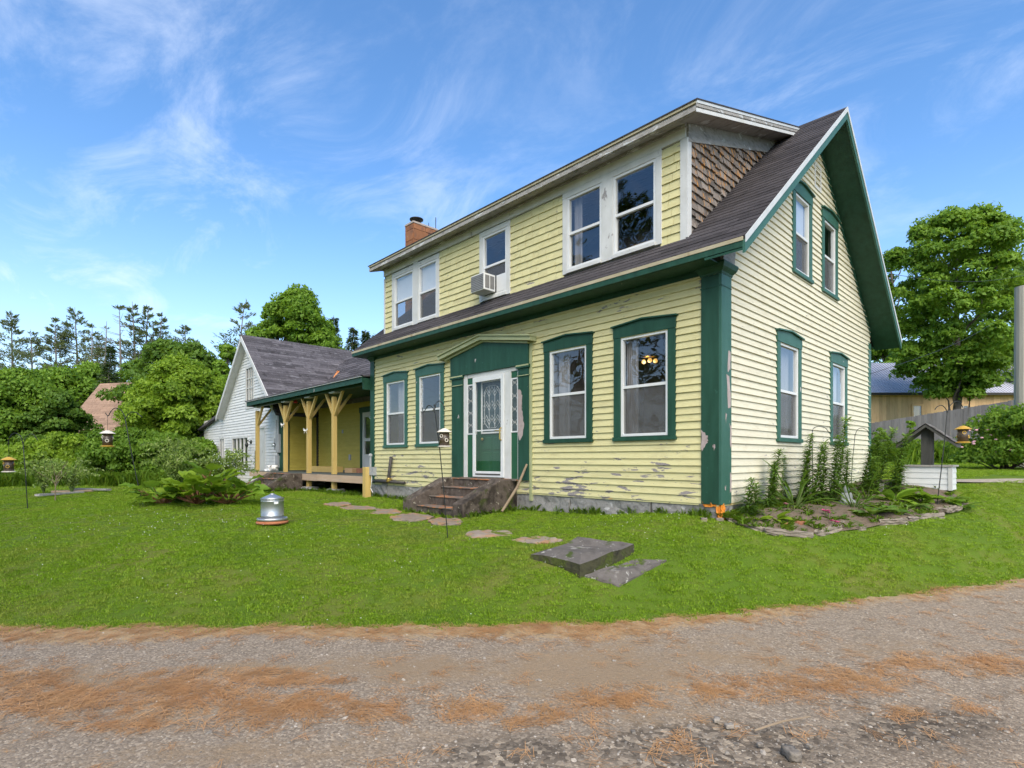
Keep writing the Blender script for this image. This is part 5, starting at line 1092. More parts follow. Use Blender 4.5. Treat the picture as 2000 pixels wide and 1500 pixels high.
wgt = (needle ** 1.5 + .5 * straw ** 2 + .012).ravel() * (FR.ravel() < 5.2) * (np.abs(LA.ravel()) < 8.5); wgt /= wgt.sum()
ix = rng.choice(len(flat), NNE, p=wgt); PP = flat[ix] + np.concatenate([rng.uniform(-.04, .04, (NNE, 2)), np.zeros((NNE, 1))], 1); rt = np.zeros_like(PP); rt[:, 2] = rng.uniform(0, 6.28, NNE); s = rng.uniform(.7, 1.3, NNE)
scatter('pine_needles', PP, rt, np.stack([s, s, s], -1), nds, 'orange fallen pine needles drifted over the road')

# ------------------------------------------------------------------ stones on the lawn
def poly_block(name, top, th_, mat, side, label, cat, jit=.01, group=None):
    top = [Vector(p_) for p_ in top]; c = sum(top, Vector()) / len(top); rim = []
    for i, p_ in enumerate(top):
        q = top[(i + 1) % len(top)]
        for t in (0, .25, .5, .75): rim.append(p_.lerp(q, t) + Vector([random.uniform(-jit, jit) for _ in range(3)]))
    o_ = thing(name, label, cat, tuple(c - Vector((0, 0, th_))), group=group); k = len(rim)
    rel = [r_ - c + Vector((0, 0, th_)) for r_ in rim]
    inner = [Vector((r_.x * .6, r_.y * .6, th_ + .006 + random.uniform(-.004, .004))) for r_ in rel]
    MB().add([(0, 0, th_ + .008)] + inner + rel, [(0, 1 + i, 1 + (i + 1) % k) for i in range(k)] + [(1 + i, 1 + k + i, 1 + k + (i + 1) % k, 1 + (i + 1) % k) for i in range(k)]).obj('top_face', mat, o_)
    low_ = [r_ * 1.0 + Vector((random.uniform(-.012, .012), random.uniform(-.012, .012), -th_ * .5)) for r_ in rel]; bot = [Vector((r_.x * .97, r_.y * .97, -.08)) for r_ in rel]
    MB().add(rel + low_ + bot, [(i, (i + 1) % k, k + (i + 1) % k, k + i) for i in range(k)] + [(k + i, k + (i + 1) % k, 2 * k + (i + 1) % k, 2 * k + i) for i in range(k)]).obj('side_face', side, o_)
    return o_
poly_block('stone_slab', SLAB_T, .15, 'slab_stone', 'slab_side', 'thick dark square stone slab with mossy sides on the lawn near the road', 'slab', .02)
poly_block('flat_stone', [(a, b, c + .035) for a, b, c in SLAB2], .05, 'slab_stone', 'slab_stone', 'thin pale edged flat stone lying in front of the thick slab', 'stone')
pl_labels = ['small sunken stepping stone nearest the porch post', 'narrow sunken stepping stone second from the porch', 'needle covered stepping stone left of the front steps', 'broad stepping stone in front of the left cheek of the steps', 'needle covered stepping stone at the foot of the front steps', 'sunken stepping stone with a dark crack past the pole of the middle feeder', 'sunken stepping stone touching the thick slab']
for poly_, l_ in zip(PATH, pl_labels): poly_block('stepping_stone', [(a, b, c + .020) for a, b, c in poly_], .04, 'path_stone', 'path_stone', l_, 'stone', .012, 'stepping stones across the lawn')

# garden bed and edging
gb = []; nu, nv = 40, 14
bw_ = np.array([[b[0], b[1]] for b in BEDW]); tt = np.linspace(0, 1, len(bw_)); U = np.linspace(0, 1, nu)
ox = np.interp(U, tt, bw_[:, 0]); oy = np.interp(U, tt, bw_[:, 1]); iy = np.interp(U, [0, 1], [0.0, 6.0])
VV = np.linspace(0, 1, nv); BX = (0.0 + (ox[:, None] - 0.0) * VV[None]); BYy = iy[:, None] + (oy[:, None] - iy[:, None]) * VV[None]
BZ = hz(BX, BYy) + .03 + rng.uniform(-.012, .018, BX.shape) + .05 * np.sin(np.pi * VV)[None]
idx = np.arange(BX.size).reshape(BX.shape); F = np.stack([idx[:-1, :-1], idx[1:, :-1], idx[1:, 1:], idx[:-1, 1:]], -1).reshape(-1, 4)
bo = bpy.data.objects.new('flower_bed', np_mesh('flower_bed', np.stack([BX, BYy, BZ], -1).reshape(-1, 3), F, 'soil', smooth=True)); COL.objects.link(bo); bo['kind'] = 'structure'; bo['label'] = 'earth flower bed along the gable wall'
ST = [((1424, 1018), (1492, 1040), .10, 0, 'long flat stone edging the bed below the house corner'), ((1488, 1040), (1582, 1050), .12, 0, 'long dark layered stone edging the bed at its front point'), ((1590, 1047), (1635, 1034), .12, 0, 'pale flat stone edging the bed right of the layered stone'), ((1712, 1024), (1768, 1022), .12, 0, 'long slate edging stone in the middle of the bed front'), ((1772, 1020), (1835, 1010), .10, 0, 'thin slate edging stone below the wishing well'), ((1838, 1002), (1868, 994), .13, 0, 'rounded pale stone at the far end of the bed edging')]
for a, b, wd, _, l_ in ST:
    A, B = ground_hit(*a), ground_hit(*b); c = (A + B) / 2; L = np.linalg.norm(B - A); an = math.atan2(B[1] - A[1], B[0] - A[0])
    tag(block('edging_stone', 'edge_stone', None, (c[0], c[1], c[2] + .03), (L * .98, wd * 1.3, .07), int(L * 1000), .014, (0, -math.asin((B[2] - A[2]) / L), an), 5), l_, 'stone', 'stones edging the flower bed')
for px, py, s, m_, l_ in ((1530, 1030, .10, 'red_stone', 'small reddish block on the layered edging stone'), (1558, 1028, .12, 'red_stone', 'larger reddish stone beside the small reddish block'), (1640, 1025, .09, 'edge_stone', 'round tan stone behind the pale edging stone'), (1682, 1036, .08, 'edge_stone', 'small round stone in the gap of the bed edging'), (1573, 1004, .05, 'edge_stone', 'pale pebble sized stone inside the bed'), (1588, 1002, .05, 'white_flower', 'white pebble inside the bed'), (1375, 1018, .07, 'edge_stone', 'round stone in the grass left of the house corner'), (1405, 1018, .07, 'edge_stone', 'pale round stone right under the house corner')):
    c = ground_hit(px, py); tag(block('garden_stone', m_, None, (c[0], c[1], c[2] + s * .25), (s * 1.3, s, s * .75), int(px), s * .10, (0, 0, px), 3, True), l_, 'stone')
# loose stones and a stick on the road
for px, py, s, l_ in ((1400, 1412, .030, 'pale rounded stone on the road above the stick'), (1424, 1424, .030, 'grey rounded stone beside the pale one on the road'), (1237, 1436, .022, 'tan upright stone on the road left of the stick'), (1545, 1480, .060, 'broad flat stone at the bottom edge of the road'), (1484, 1460, .022, 'small tan stone just below the stick'), (1580, 1462, .018, 'small yellow stone right of the stick'), (1704, 1398, .014, 'small white stone among needles on the right of the road')):
    c = on_z(px, py, ROADZ); tag(block('road_stone', 'pebble', None, (c[0], c[1], hz(c[0], c[1])[0] + .012 + s * .2), (s * 1.5, s, s * .7), int(px), s * .10, (0, 0, px), 3, True), l_, 'stone')
A, B = on_z(1473, 1437, ROADZ), on_z(1582, 1411, ROADZ)
tag(MB().tube([tuple(A + [0, 0, .03]), tuple((A + B) / 2 + [0, 0, .045]), tuple(B + [0, 0, .035])], [.006, .007, .004], 6).obj('fallen_stick', 'twig'), 'thin pale stick lying on the gravel road', 'stick')

# ------------------------------------------------------------------ poultry waterer, hooks, feeders, well
c = ground_hit(532, 1022)
wt = thing('poultry_waterer', 'galvanised metal poultry waterer on a terracotta base on the lawn', 'waterer', tuple(c))
MB().lathe([(.18, 0), (.215, .0), (.228, .012), (.228, .028), (.20, .045)], 32).obj('base_plate', 'terracotta', wt, smooth=False)
MB().lathe([(.195, .045), (.215, .05), (.215, .085), (.205, .088), (.20, .06)], 32).obj('trough', 'galvanised', wt, smooth=True)
body = [(.158, .055), (.160, .07), (.160, .115), (.164, .12), (.160, .125), (.160, .335), (.165, .34), (.160, .345), (.160, .36), (.166, .365), (.166, .375)]
MB().lathe(body, 36).obj('tank', 'galvanised', wt, smooth=True)
MB().lathe([(.168, .376), (.13, .395), (.05, .43), (.03, .44), (.03, .45), (.0, .452)], 36).obj('lid', 'galvanised', wt, smooth=True)
a_ = math.atan2(-RGT[1] * .0 - FWD[1] + RGT[1] * .9, -FWD[0] + RGT[0] * .9)
MB().box(-.03, .03, -.002, .0, 0, .035).obj('paper_tag', 'white_ribbon', wt, (.1625 * math.cos(a_), .1625 * math.sin(a_), .30)).rotation_euler = (0, 0, a_ + R(90))

def feeder(top, capm, tube_m, basem, label, s=1.0):
    f_ = thing('bird_feeder', label, 'bird feeder', tuple(np.array(top) - [0, 0, .34 * s]))
    MB().lathe([(.125 * s, .25 * s), (.13 * s, .255 * s), (.085 * s, .285 * s), (.03 * s, .315 * s), (.0, .32 * s)], 20).obj('roof_cap', capm, f_, smooth=False)
    MB().lathe([(.082 * s, .03 * s), (.082 * s, .25 * s)], 20).obj('seed_tube', tube_m, f_, smooth=True)
    MB().lathe([(.03 * s, .0), (.11 * s, .008 * s), (.115 * s, .02 * s), (.085 * s, .03 * s)], 20).obj('tray', basem, f_)
    MB().tube([(0, 0, .31 * s), (0, 0, .60 * s)], .003, 5).obj('hanging_wire', 'black_metal', f_)
    for k, (an, z_) in enumerate(((-.5, .19), (.55, .12), (2.2, .17), (3.9, .12))):
        d = math.atan2(-FWD[1], -FWD[0]) + an
        pr = MB()
        for t in np.linspace(0, 2 * math.pi, 13)[:-1]:
            pr.tube([(0, .026 * s * math.cos(t), .026 * s * math.sin(t)), (0, .026 * s * math.cos(t + .53), .026 * s * math.sin(t + .53))], .006 * s, 5)
        o2 = pr.obj('port_ring', capm, f_, (.084 * s * math.cos(d), .084 * s * math.sin(d), z_ * s)); o2.rotation_euler = (0, 0, d)
    return f_
def hook(label, t, polepts, arms, r=.008):
    p0 = at(*polepts[0], t); h_ = thing('shepherd_hook', label, 'garden hook', tuple(p0))
    rel = lambda q: tuple(at(*q, t) - p0)
    b = rel(polepts[0]); MB().tube([(b[0], b[1], b[2] - .15)] + [rel(q) for q in polepts], r, 8).obj('pole', 'black_metal', h_, smooth=True)
    for a in arms:
        pts = [Vector(rel(q)) for q in a]; cv = []
        for i in range(len(pts) - 1):      # Catmull-Rom through the points
            p_0, p_1, p_2, p_3 = pts[max(i - 1, 0)], pts[i], pts[i + 1], pts[min(i + 2, len(pts) - 1)]
            for k in range(6):
                u = k / 6; cv.append(.5 * ((2 * p_1) + (-p_0 + p_2) * u + (2 * p_0 - 5 * p_1 + 4 * p_2 - p_3) * u * u + (-p_0 + 3 * p_1 - 3 * p_2 + p_3) * u ** 3))
        MB().tube(cv + [pts[-1]], r * .9, 7).obj('arm', 'black_metal', h_, smooth=True)
    return h_
hook('leftmost black garden hook holding the yellow roofed feeder', 11.0, [(54, 994), (50, 930), (45, 865)], [[(45, 868), (40, 852), (28, 846), (18, 856), (16, 868)], [(45, 868), (52, 852), (64, 848), (74, 860)]])
feeder(at(17, 890, 11.0), 'feeder_yellow', 'seed_tube', 'feeder_cream', 'yellow roofed bird feeder hanging in front of the shrubs at the left edge', 1.0)
hook('black garden hook with two arms holding the cream roofed feeder by the rhubarb', 10.2, [(278, 985), (262, 910), (252, 860), (244, 815)], [[(245, 818), (238, 803), (226, 797), (217, 803), (212, 812), (208, 810), (206, 806)], [(245, 818), (252, 808), (264, 805), (278, 815)]])
feeder(at(210, 838, 10.2), 'feeder_cream', 'seed_tube', 'feeder_yellow', 'cream roofed bird feeder with yellow tray hanging beside the rhubarb', 1.0)
hook('black garden hook standing in front of the left windows holding a cream feeder', 7.75, [(875, 1055), (866, 950), (858, 870), (850, 808), (848, 790)], [[(849, 806), (845, 796), (837, 792), (832, 798), (828, 804), (825, 800), (825, 796)], [(849, 800), (853, 786), (861, 784), (866, 792), (869, 800)]], .007)
feeder(at(868, 834, 7.75), 'feeder_cream', 'seed_tube', 'feeder_cream', 'cream roofed bird feeder hanging in front of the house wall', .86)
hook('black garden hook leaning beside the wishing well', 8.6, [(1830, 988), (1838, 920), (1846, 850), (1850, 806)], [[(1850, 810), (1848, 800), (1840, 792), (1831, 794), (1826, 800)], [(1850, 806), (1856, 792), (1866, 784), (1876, 788), (1881, 797)]], .007)
feeder(at(1881, 829, 8.6), 'feeder_yellow', 'seed_tube', 'feeder_yellow', 'yellow roofed bird feeder hanging above the wishing well', .88)
hook('thin garden hook against the gable wall between the two lower windows', 8.9, [(1588, 985), (1587, 900), (1586, 850)], [[(1586, 850), (1588, 838), (1598, 833), (1612, 836), (1620, 846), (1624, 844), (1625, 838)]], .006)
hook('thin garden hook against the gable wall by its far corner', 10.6, [(1661, 970), (1665, 900), (1670, 850)], [[(1670, 850), (1675, 839), (1684, 836), (1693, 840), (1699, 847), (1705, 845), (1706, 840)]], .006)

# wishing well planter
wb = at(1815, 952, 9.6); rzw = math.atan2(RGT[1], RGT[0]) - R(47)
well = thing('wishing_well', 'white clapboard wishing well planter with a small grey pitched roof', 'planter', (wb[0], wb[1], h1(wb[0], wb[1]) - .03), rzw)
MB().box(-.33, .33, -.24, -.21, 0, .40).box(-.33, .33, .21, .24, 0, .40).box(-.33, -.30, -.21, .21, 0, .40).box(.30, .33, -.21, .21, 0, .40).obj('box', 'white_siding', well)
for k in range(4):
    inst('clapboard', board_mesh('vinyl', .105, .014), well, (-.325, -.241, .005 + k * .098), (0, 0, 0), (.65, 1, 1)); inst('clapboard', board_mesh('vinyl', .105, .014), well, (.331, -.235, .005 + k * .098), (0, 0, R(90)), (.47, 1, 1))
for a, b in ((-.355, -.30), (.30, .355)): MB().box(a, b, -.265, -.23, 0, .40).obj('corner_strip', 'white_paint', well)
MB().box(-.37, .37, -.28, -.20, .401, .43).box(-.37, .37, .20, .28, .401, .43).box(-.37, -.29, -.20, .20, .401, .43).box(.29, .37, -.20, .20, .401, .43).obj('rim', 'grey_wood', well)
MB().box(-.3, .3, -.21, .21, .28, .30).obj('soil_fill', 'soil', well)
po = MB().box(-.11, .06, -.06, .06, .2, 1.06).obj('post', 'dark_wood', well, bevel=.004)
for s in (-1, 1):
    rp = MB().add([(s * u - .02, y, 1.14 - .36 * u / .43 - d_) for y in (-.20, .20) for u in (0, .43) for d_ in (0, .05)], [(0, 1, 3, 2), (4, 6, 7, 5), (0, 4, 5, 1), (2, 3, 7, 6), (0, 2, 6, 4), (1, 5, 7, 3)]).obj('roof_slope', 'dark_wood', well)
    for k in range(4): MB().add([(s * (u + k * .108) - .02, y, 1.155 - .36 * (u + k * .108) / .43 + q_) for y in (-.215, .215) for u, q_ in ((0, .0), (.118, .012)) ] , [(0, 1, 3, 2)]).obj('shingle', 'slab_stone', rp)

# statue
c = ground_hit(1652, 990); stt = thing('garden_statue', 'small grey seated stone statue among the flowers', 'statue', tuple(c))
bm = bmesh.new()
for loc, sc in (((0, 0, .05), (.12, .10, .055)), ((0, 0, .12), (.065, .055, .09)), ((0, 0, .23), (.045, .048, .055)), ((-.07, -.03, .05), (.06, .07, .045)), ((.07, -.03, .05), (.06, .07, .045)), ((-.065, -.01, .13), (.025, .03, .07)), ((.065, -.01, .13), (.025, .03, .07)), ((0, 0, .285), (.02, .02, .018))):
    bmesh.ops.create_uvsphere(bm, u_segments=14, v_segments=10, radius=1, matrix=Matrix.Translation(loc) @ Matrix.Diagonal((*sc, 1)))
me = bpy.data.meshes.new('figure'); bm.to_mesh(me); bm.free(); me.materials.append(MATS['statue']); o_ = inst('figure', me, stt, (0, 0, .02), (0, 0, math.atan2(RGT[1], RGT[0])), (1.05, 1.05, 1.05))
rm = o_.modifiers.new('join', 'REMESH'); rm.mode = 'VOXEL'; rm.voxel_size = .008; rm.use_smooth_shade = True
block('plinth', 'edge_stone', stt, (0, 0, .0), (.28, .2, .05), 5, .008)
c = ground_hit(1722, 970); tag(block('weathered_stake', 'grey_wood', None, (c[0], c[1], c[2] + .1), (.06, .05, .24), 77, .008), 'short weathered wooden stake in the flower bed', 'stake')

# ------------------------------------------------------------------ trees and shrubs
def crown_mesh(name, C, rad, per, L, mat, seed, flat_=.75, droop=.25, up=.6, width=.55, shell=.45, csd=.28):
    """leaf clumps round the points C; every leaf is a small folded face"""
    g = np.random.default_rng(seed); C = np.asarray(C); m_ = len(C); rad = np.broadcast_to(rad, (m_,))
    i = np.repeat(np.arange(m_), per); n_ = len(i); d = unit(g.normal(size=(n_, 3))); d[:, 2] = np.where(d[:, 2] < -.35, -d[:, 2] * .6, d[:, 2]); rr_ = shell + (1 - shell) * g.uniform(0, 1, n_) ** .5
    P = C[i] + d * (rad[i] * rr_)[:, None] * np.array([1, 1, flat_])
    ax = unit(g.normal(0, .8, (n_, 3)) + d * np.array([.5, .5, .1]) + np.array([0, 0, -droop - .25])); nr = unit(np.array([0, 0, up * .8]) + d * .95 + g.normal(0, .30, (n_, 3)))
    Ls = L * g.uniform(.65, 1.25, n_); V, F_ = leaves(P - ax * (Ls * .5)[:, None], ax, nr, Ls, Ls * width, .12, .12)
    tint = np.clip(g.normal(.45, .20, n_) + g.normal(0, csd * .5, m_)[i], 0, 1)
    return np_mesh(name, V, F_, mat, tint=tint)
def limb(mb, a, b, r0, r1, g, bend=.12, k=6):
    a, b = np.array(a, float), np.array(b, float); L = np.linalg.norm(b - a); m1 = a * .66 + b * .34 + g.normal(0, bend * L * .5, 3); m2 = a * .33 + b * .67 + g.normal(0, bend * L * .5, 3)
    mb.tube([tuple(a), tuple(m1), tuple(m2), tuple(b)], [r0, r0 * .75 + r1 * .25, r0 * .4 + r1 * .6, r1], k, False)
def broadleaf(name, label, base, H, cr, cb, ncl, per, leaf, mat, seed, top=1.0, pr=.30, group=None, cat='tree', clr=.24, asym=(0, 0), trunk=None, low=.75):
    g = np.random.default_rng(seed); t_ = thing(name, label, cat, tuple(base), group=group)
    C = []; 
    while len(C) < ncl:
        u = g.uniform(0, 1); prof = (math.sin(math.pi * min(1, (u * .93 + .07)) ** abs(low))) ** .62 * (1 - .25 * u * (1 - top))
        if low < 0: prof = math.sqrt(max(.0, 1 - (2 * u - .96) ** 2 * .90)) * (.55 + .45 * min(1, u / .35))
        a = g.uniform(0, 2 * np.pi); lump = 1 + .16 * math.sin(3 * a + seed) + .10 * math.sin(5 * a + u * 9 + seed); r = cr * prof * lump * (g.uniform(.08, 1) ** .42)
        C.append((r * math.cos(a) + asym[0] * u, r * math.sin(a) + asym[1] * u, cb + (H - cb) * u * .97))
    C = np.array(C); R_ = cr * clr * g.uniform(.65, 1.35, ncl)
    mb = MB(); tr = trunk or H * .018 + .03; mb.tube([(0, 0, -.3), (g.normal(0, .04), g.normal(0, .04), cb * .5), (g.normal(0, .1), g.normal(0, .1), cb), (asym[0] * .5, asym[1] * .5, cb + (H - cb) * .55), (asym[0] * .8, asym[1] * .8, cb + (H - cb) * .85)], [tr * 1.35, tr, tr * .9, tr * .45, tr * .12], 9, False)
    for c in C[:: max(1, ncl // 26)]:
        zz_ = max(cb * .55, c[2] - .55 * math.hypot(c[0], c[1]) - .1 * H); limb(mb, (0, 0, zz_), c, tr * .35, tr * .06, g)
    mb.obj('trunk', 'bark', t_, smooth=True)
    inst('crown', crown_mesh('crown', C, R_, per, leaf, mat, seed + 1), t_); return t_
def shrub(name, label, base, rx, ry, H, ncl, per, leaf, mat, seed, group=None, droop=.5, cat='shrub', width=.5):
    g = np.random.default_rng(seed); t_ = thing(name, label, cat, tuple(base), group=group); u = unit(g.normal(size=(ncl, 3))); u[:, 2] = np.abs(u[:, 2]); q = g.uniform(.35, 1, ncl)[:, None] ** .5
    C = u * q * np.array([rx, ry, H * .82]) + np.array([0, 0, H * .12]); C[:, 0] += .1 * rx * np.sin(C[:, 2] * 5 + seed); mb = MB()
    for c in C[::max(1, ncl // 14)]: limb(mb, (g.normal(0, .1) * rx, g.normal(0, .1) * ry, -.05), c, .025, .006, g, .1, 5)
    mb.obj('stems', 'bark', t_)
    inst('foliage', crown_mesh('foliage', C, min(rx, ry, H) * .34 * g.uniform(.7, 1.3, ncl), per, leaf, mat, seed, droop=droop, width=width), t_); return t_
def conifer(name, label, base, H, seed, kind='pine', cb=.3, spread=.16, group=None, dens=1.0, mat=None, dead=False, lean=0.0):
    g = np.random.default_rng(seed); t_ = thing(name, label, 'tree', tuple(base), group=group); mb = MB(); tr = H * .011 + .05
    bx_ = g.normal(0, .25, 4); by_ = g.normal(0, .25, 4)
    tp = [(0, 0, -.5), (bx_[0] * .4, by_[0] * .4, H * .3), (bx_[1] + lean * .5, by_[1], H * .62), (bx_[2] + lean, by_[2], H)]
    mb.tube(tp, [tr, tr * .85, tr * .5, .02], 7, False)
    def axp(z):
        k = np.interp(z, [q[2] for q in tp], [0, 1, 2, 3]); i = int(min(k, 2)); f = k - i; return np.array([tp[i][0] * (1 - f) + tp[i + 1][0] * f, tp[i][1] * (1 - f) + tp[i + 1][1] * f, z])
    P = []; AX = []; SZ = []; z = H * cb
    step = (.055 if kind == 'pine' else .026) * H
    while z < H * .985:
        u = (z / H - cb) / (1 - cb); nb_ = g.integers(4, 7) if kind == 'pine' else g.integers(6, 9)
        for _ in range(nb_):
            if g.uniform() > .86 * dens and kind == 'pine': continue
            a = g.uniform(0, 2 * np.pi)
            prof = ((.45 + .55 * math.sin(math.pi * min(1, u * .9 + .12))) * (1 - u ** 2.2) + .06) if kind == 'pine' else ((1 - u) ** .85 + .03)
            L = H * spread * prof * g.uniform(.55, 1.2); rise = (g.uniform(-.05, .3) + .35 * u) if kind == 'pine' else g.uniform(-.35, .05) + .2 * u
            b0 = axp(z + g.uniform(-.3, .3) * step); d = np.array([math.cos(a), math.sin(a), rise]); tip = b0 + d * L
            mb.tube([tuple(b0), tuple(b0 + d * L * .5 - np.array([0, 0, L * .06])), tuple(tip)], [tr * .22 * (1 - u * .6), tr * .14 * (1 - u * .6), .012], 4, False)
            if dead and g.uniform() < .9: continue
            m_ = int((74 if kind == 'pine' else 44) * (L / (H * spread) + .25)); s_ = g.uniform(.28 if kind == 'pine' else .08, 1.04, m_)
            w_ = g.normal(0, .16 * L + .10, m_) * (1.1 - .5 * s_); sd_ = np.array([-math.sin(a), math.cos(a), 0])
            P.append(b0 + d * (s_ * L)[:, None] + sd_ * w_[:, None] + np.array([0, 0, 1]) * (g.normal(0, .05 * L + .05, m_) - (.0 if kind == 'pine' else .12) * np.abs(w_))[:, None])
            AX.append(d + sd_ * (np.sign(w_) * .8)[:, None] + g.normal(0, .4, (m_, 3)) + np.array([0, 0, .35 if kind == 'pine' else -.25])); SZ.append(np.full(m_, 1.0))
        z += step * g.uniform(.75, 1.25) * (1 - .35 * u)
    mb.obj('trunk', 'pine_bark', t_)
    if P:
        P = np.concatenate(P); AX = np.concatenate(AX); L_ = H * (.021 if kind == 'pine' else .022) * g.uniform(.7, 1.3, len(P))
        V, F_ = leaves(P, AX, unit(g.normal(0, .5, P.shape) + np.array([0, 0, 1])), L_, L_ * (.32 if kind == 'pine' else .34), .05, .05)
        inst('crown', np_mesh('crown', V, F_, mat or ('needle_pine' if kind == 'pine' else 'needle_green'), tint=g.uniform(0, 1, len(P))), t_)
    return t_
def base_at(px, depth):
    p_ = at(px, HOR, depth); return (p_[0], p_[1], h1(p_[0], p_[1]))
def top_h(py, depth, b): return CAMP[2] + (HOR - py) * depth / FOC - b[2]

# skyline pines beyond the shrubs
PINES = [(22, 612, 66, .42, .17, 'tall thin pine with a bent flat top at the left edge', False, 2.2), (62, 642, 62, .30, .17, 'short bushy pine second from the left edge', False, 0), (103, 622, 68, .38, .13, 'slender pine third from the left edge', False, 0), (141, 600, 70, .40, .17, 'tall open pine with wide tiers fourth from the left', False, 0), (183, 633, 66, .40, .15, 'smaller pine right of the tall open pine', False, 0), (204, 628, 64, .45, .10, 'bare thin dead pine left of the leaning snag', True, 0), (238, 600, 66, .45, .18, 'grey dead snag with bare branches left of the twin pines', True, 0), (262, 590, 68, .34, .13, 'left one of the tall dense twin pines', False, 0), (287, 596, 69, .34, .13, 'right one of the tall dense twin pines', False, 0), (318, 612, 72, .42, .12, 'thin pale pine right of the twin pines', False, 0), (360, 634, 62, .45, .19, 'broad low pine nearest the barn gable', False, 0), (474, 591, 52, .42, .20, 'lone pine rising behind the barn ridge', False, 0)]
for k, (px, py, dp, cb, sp, l_, dead, ln_) in enumerate(PINES):
    b = base_at(px, dp); conifer('pine_tree', l_, b, top_h(py, dp, b), 200 + k, 'pine', cb, sp, 'pines on the skyline', .95, dead=dead, lean=ln_)
SPR = [(657, 617, 48, 'tallest dark spruce between the maple and the main roof'), (694, 636, 47, 'left one of the two small spruces left of the main roof edge'), (712, 640, 48, 'right one of the two small spruces left of the main roof edge'), (741, 652, 44, 'tip of a spruce peeking over the main roof edge'), (215, 672, 50, 'dark spruce below the dead snag')]
for k, (px, py, dp, l_) in enumerate(SPR):
    b = base_at(px, dp); conifer('spruce_tree', l_, b, top_h(py, dp, b), 300 + k, 'spruce', .1, .17, 'spruces behind the houses')
def bl(px, py, dp, cr, cbf, ncl, per, leaf, mat, seed, name, label, **k):
    b = base_at(px, dp); H = top_h(py, dp, b); return broadleaf(name, label, b, H, cr, H * cbf, ncl, per, leaf, mat, seed, **k)
bl(582, 568, 44, 3.6, .22, 130, 300, .30, 'leaf_mid', 21, 'maple_tree', 'tall green broadleaf tree behind the barn roof', clr=.26)
bl(540, 600, 46, 2.6, .3, 50, 170, .40, 'leaf_mid', 22, 'broadleaf_tree', 'narrow green tree at the left shoulder of the tall broadleaf tree', clr=.3)
mp = bl(1868, 415, 36, 4.3, .20, 260, 260, .27, 'leaf_mid', 23, 'maple_tree', 'big dense maple standing behind the fence on the right', clr=.19, top=1.0, trunk=.24, low=-1)
bl(1990, 505, 44, 4.0, .2, 80, 170, .42, 'leaf_dark', 24, 'broadleaf_tree', 'dark green tree behind the big maple at the right edge', clr=.28)
bl(1742, 500, 60, 3.0, .3, 24, 60, .45, 'leaf_dark', 25, 'broadleaf_tree', 'thin sparse tree between the roof edge and the big maple', clr=.3)
bl(1730, 668, 52, 4.0, .1, 60, 150, .5, 'leaf_mid', 26, 'broadleaf_tree', 'low green tree under the rear roof corner', clr=.3)
bl(1960, 660, 56, 5.0, .1, 60, 150, .5, 'leaf_dark', 29, 'broadleaf_tree', 'dark tree behind the brown barn roof', clr=.3)
# left woods
bl(330, 668, 46, 3.4, .25, 70, 160, .40, 'leaf_dark', 31, 'broadleaf_tree', 'dark tree in front of the skyline below the broad low pine', clr=.28)
bl(378, 676, 44, 2.8, .2, 60, 160, .38, 'leaf_dark', 32, 'broadleaf_tree', 'dark round tree left of the barn gable', clr=.3)
bl(445, 678, 42, 2.2, .2, 50, 160, .36, 'leaf_mid', 33, 'broadleaf_tree', 'green tree just behind the barn gable peak', clr=.3)
bl(180, 716, 58, 4.0, .1, 70, 150, .42, 'leaf_mid', 34, 'broadleaf_tree', 'dark tree above the tan roof', clr=.3)
bl(120, 728, 52, 4.6, .1, 70, 150, .42, 'leaf_mid', 35, 'broadleaf_tree', 'dark tree left of the tan roof on the skyline', clr=.3)
bl(20, 728, 48, 4.4, .1, 70, 150, .42, 'leaf_dark', 36, 'broadleaf_tree', 'dark tree on the skyline at the left edge', clr=.3)
bl(225, 738, 56, 3.2, .1, 50, 150, .36, 'leaf_bright', 37, 'broadleaf_tree', 'bright tree top just above the tan roof ridge', clr=.32)
bl(262, 712, 56, 2.8, .1, 60, 150, .36, 'leaf_dark', 39, 'broadleaf_tree', 'dark tree below the twin pines', clr=.32)
bl(352, 706, 29, 2.75, .08, 170, 340, .21, 'leaf_bright', 41, 'boxelder_tree', 'big bright yellow green tree left of the white barn', clr=.24)
bl(428, 742, 33, 1.9, .1, 60, 300, .22, 'leaf_bright', 42, 'boxelder_tree', 'bright green tree squeezed against the barn gable', clr=.3)
bl(38, 728, 27, 2.7, .06, 160, 340, .20, 'leaf_mid', 43, 'broadleaf_tree', 'big leafy tree at the left edge', clr=.25)
bl(-45, 742, 26, 2.8, .06, 90, 300, .20, 'leaf_mid', 44, 'broadleaf_tree', 'leafy tree cut off by the left edge', clr=.27)
bl(112, 770, 26, 1.5, .05, 100, 320, .18, 'leaf_dark', 45, 'broadleaf_tree', 'darker rounded tree left of the tan roof', clr=.28)
SH = [(35, 868, 21.5, 1.5, 1.2, 'leaf_bright', 'light green shrub at the left edge behind the yellow roofed feeder'), (110, 852, 22, 1.5, 1.3, 'leaf_bright', 'bright shrub below the dark rounded tree'), (180, 848, 21.5, 1.3, 1.2, 'leaf_bright', 'bright shrub just behind the cream roofed feeder'), (232, 838, 20.5, 1.25, 1.2, 'leaf_mid', 'large leaved shrub right of the cream roofed feeder'), (300, 846, 21, 1.3, 1.2, 'leaf_mid', 'large leaved shrub behind the rhubarb'), (362, 852, 23, 1.3, 1.2, 'leaf_mid', 'green shrub between the rhubarb and the white barn'), (-40, 868, 21, 1.5, 1.2, 'leaf_mid', 'green shrub cut off by the left edge'), (395, 868, 25.5, .8, .8, 'leaf_dark', 'dark shrub against the corner of the white barn')]
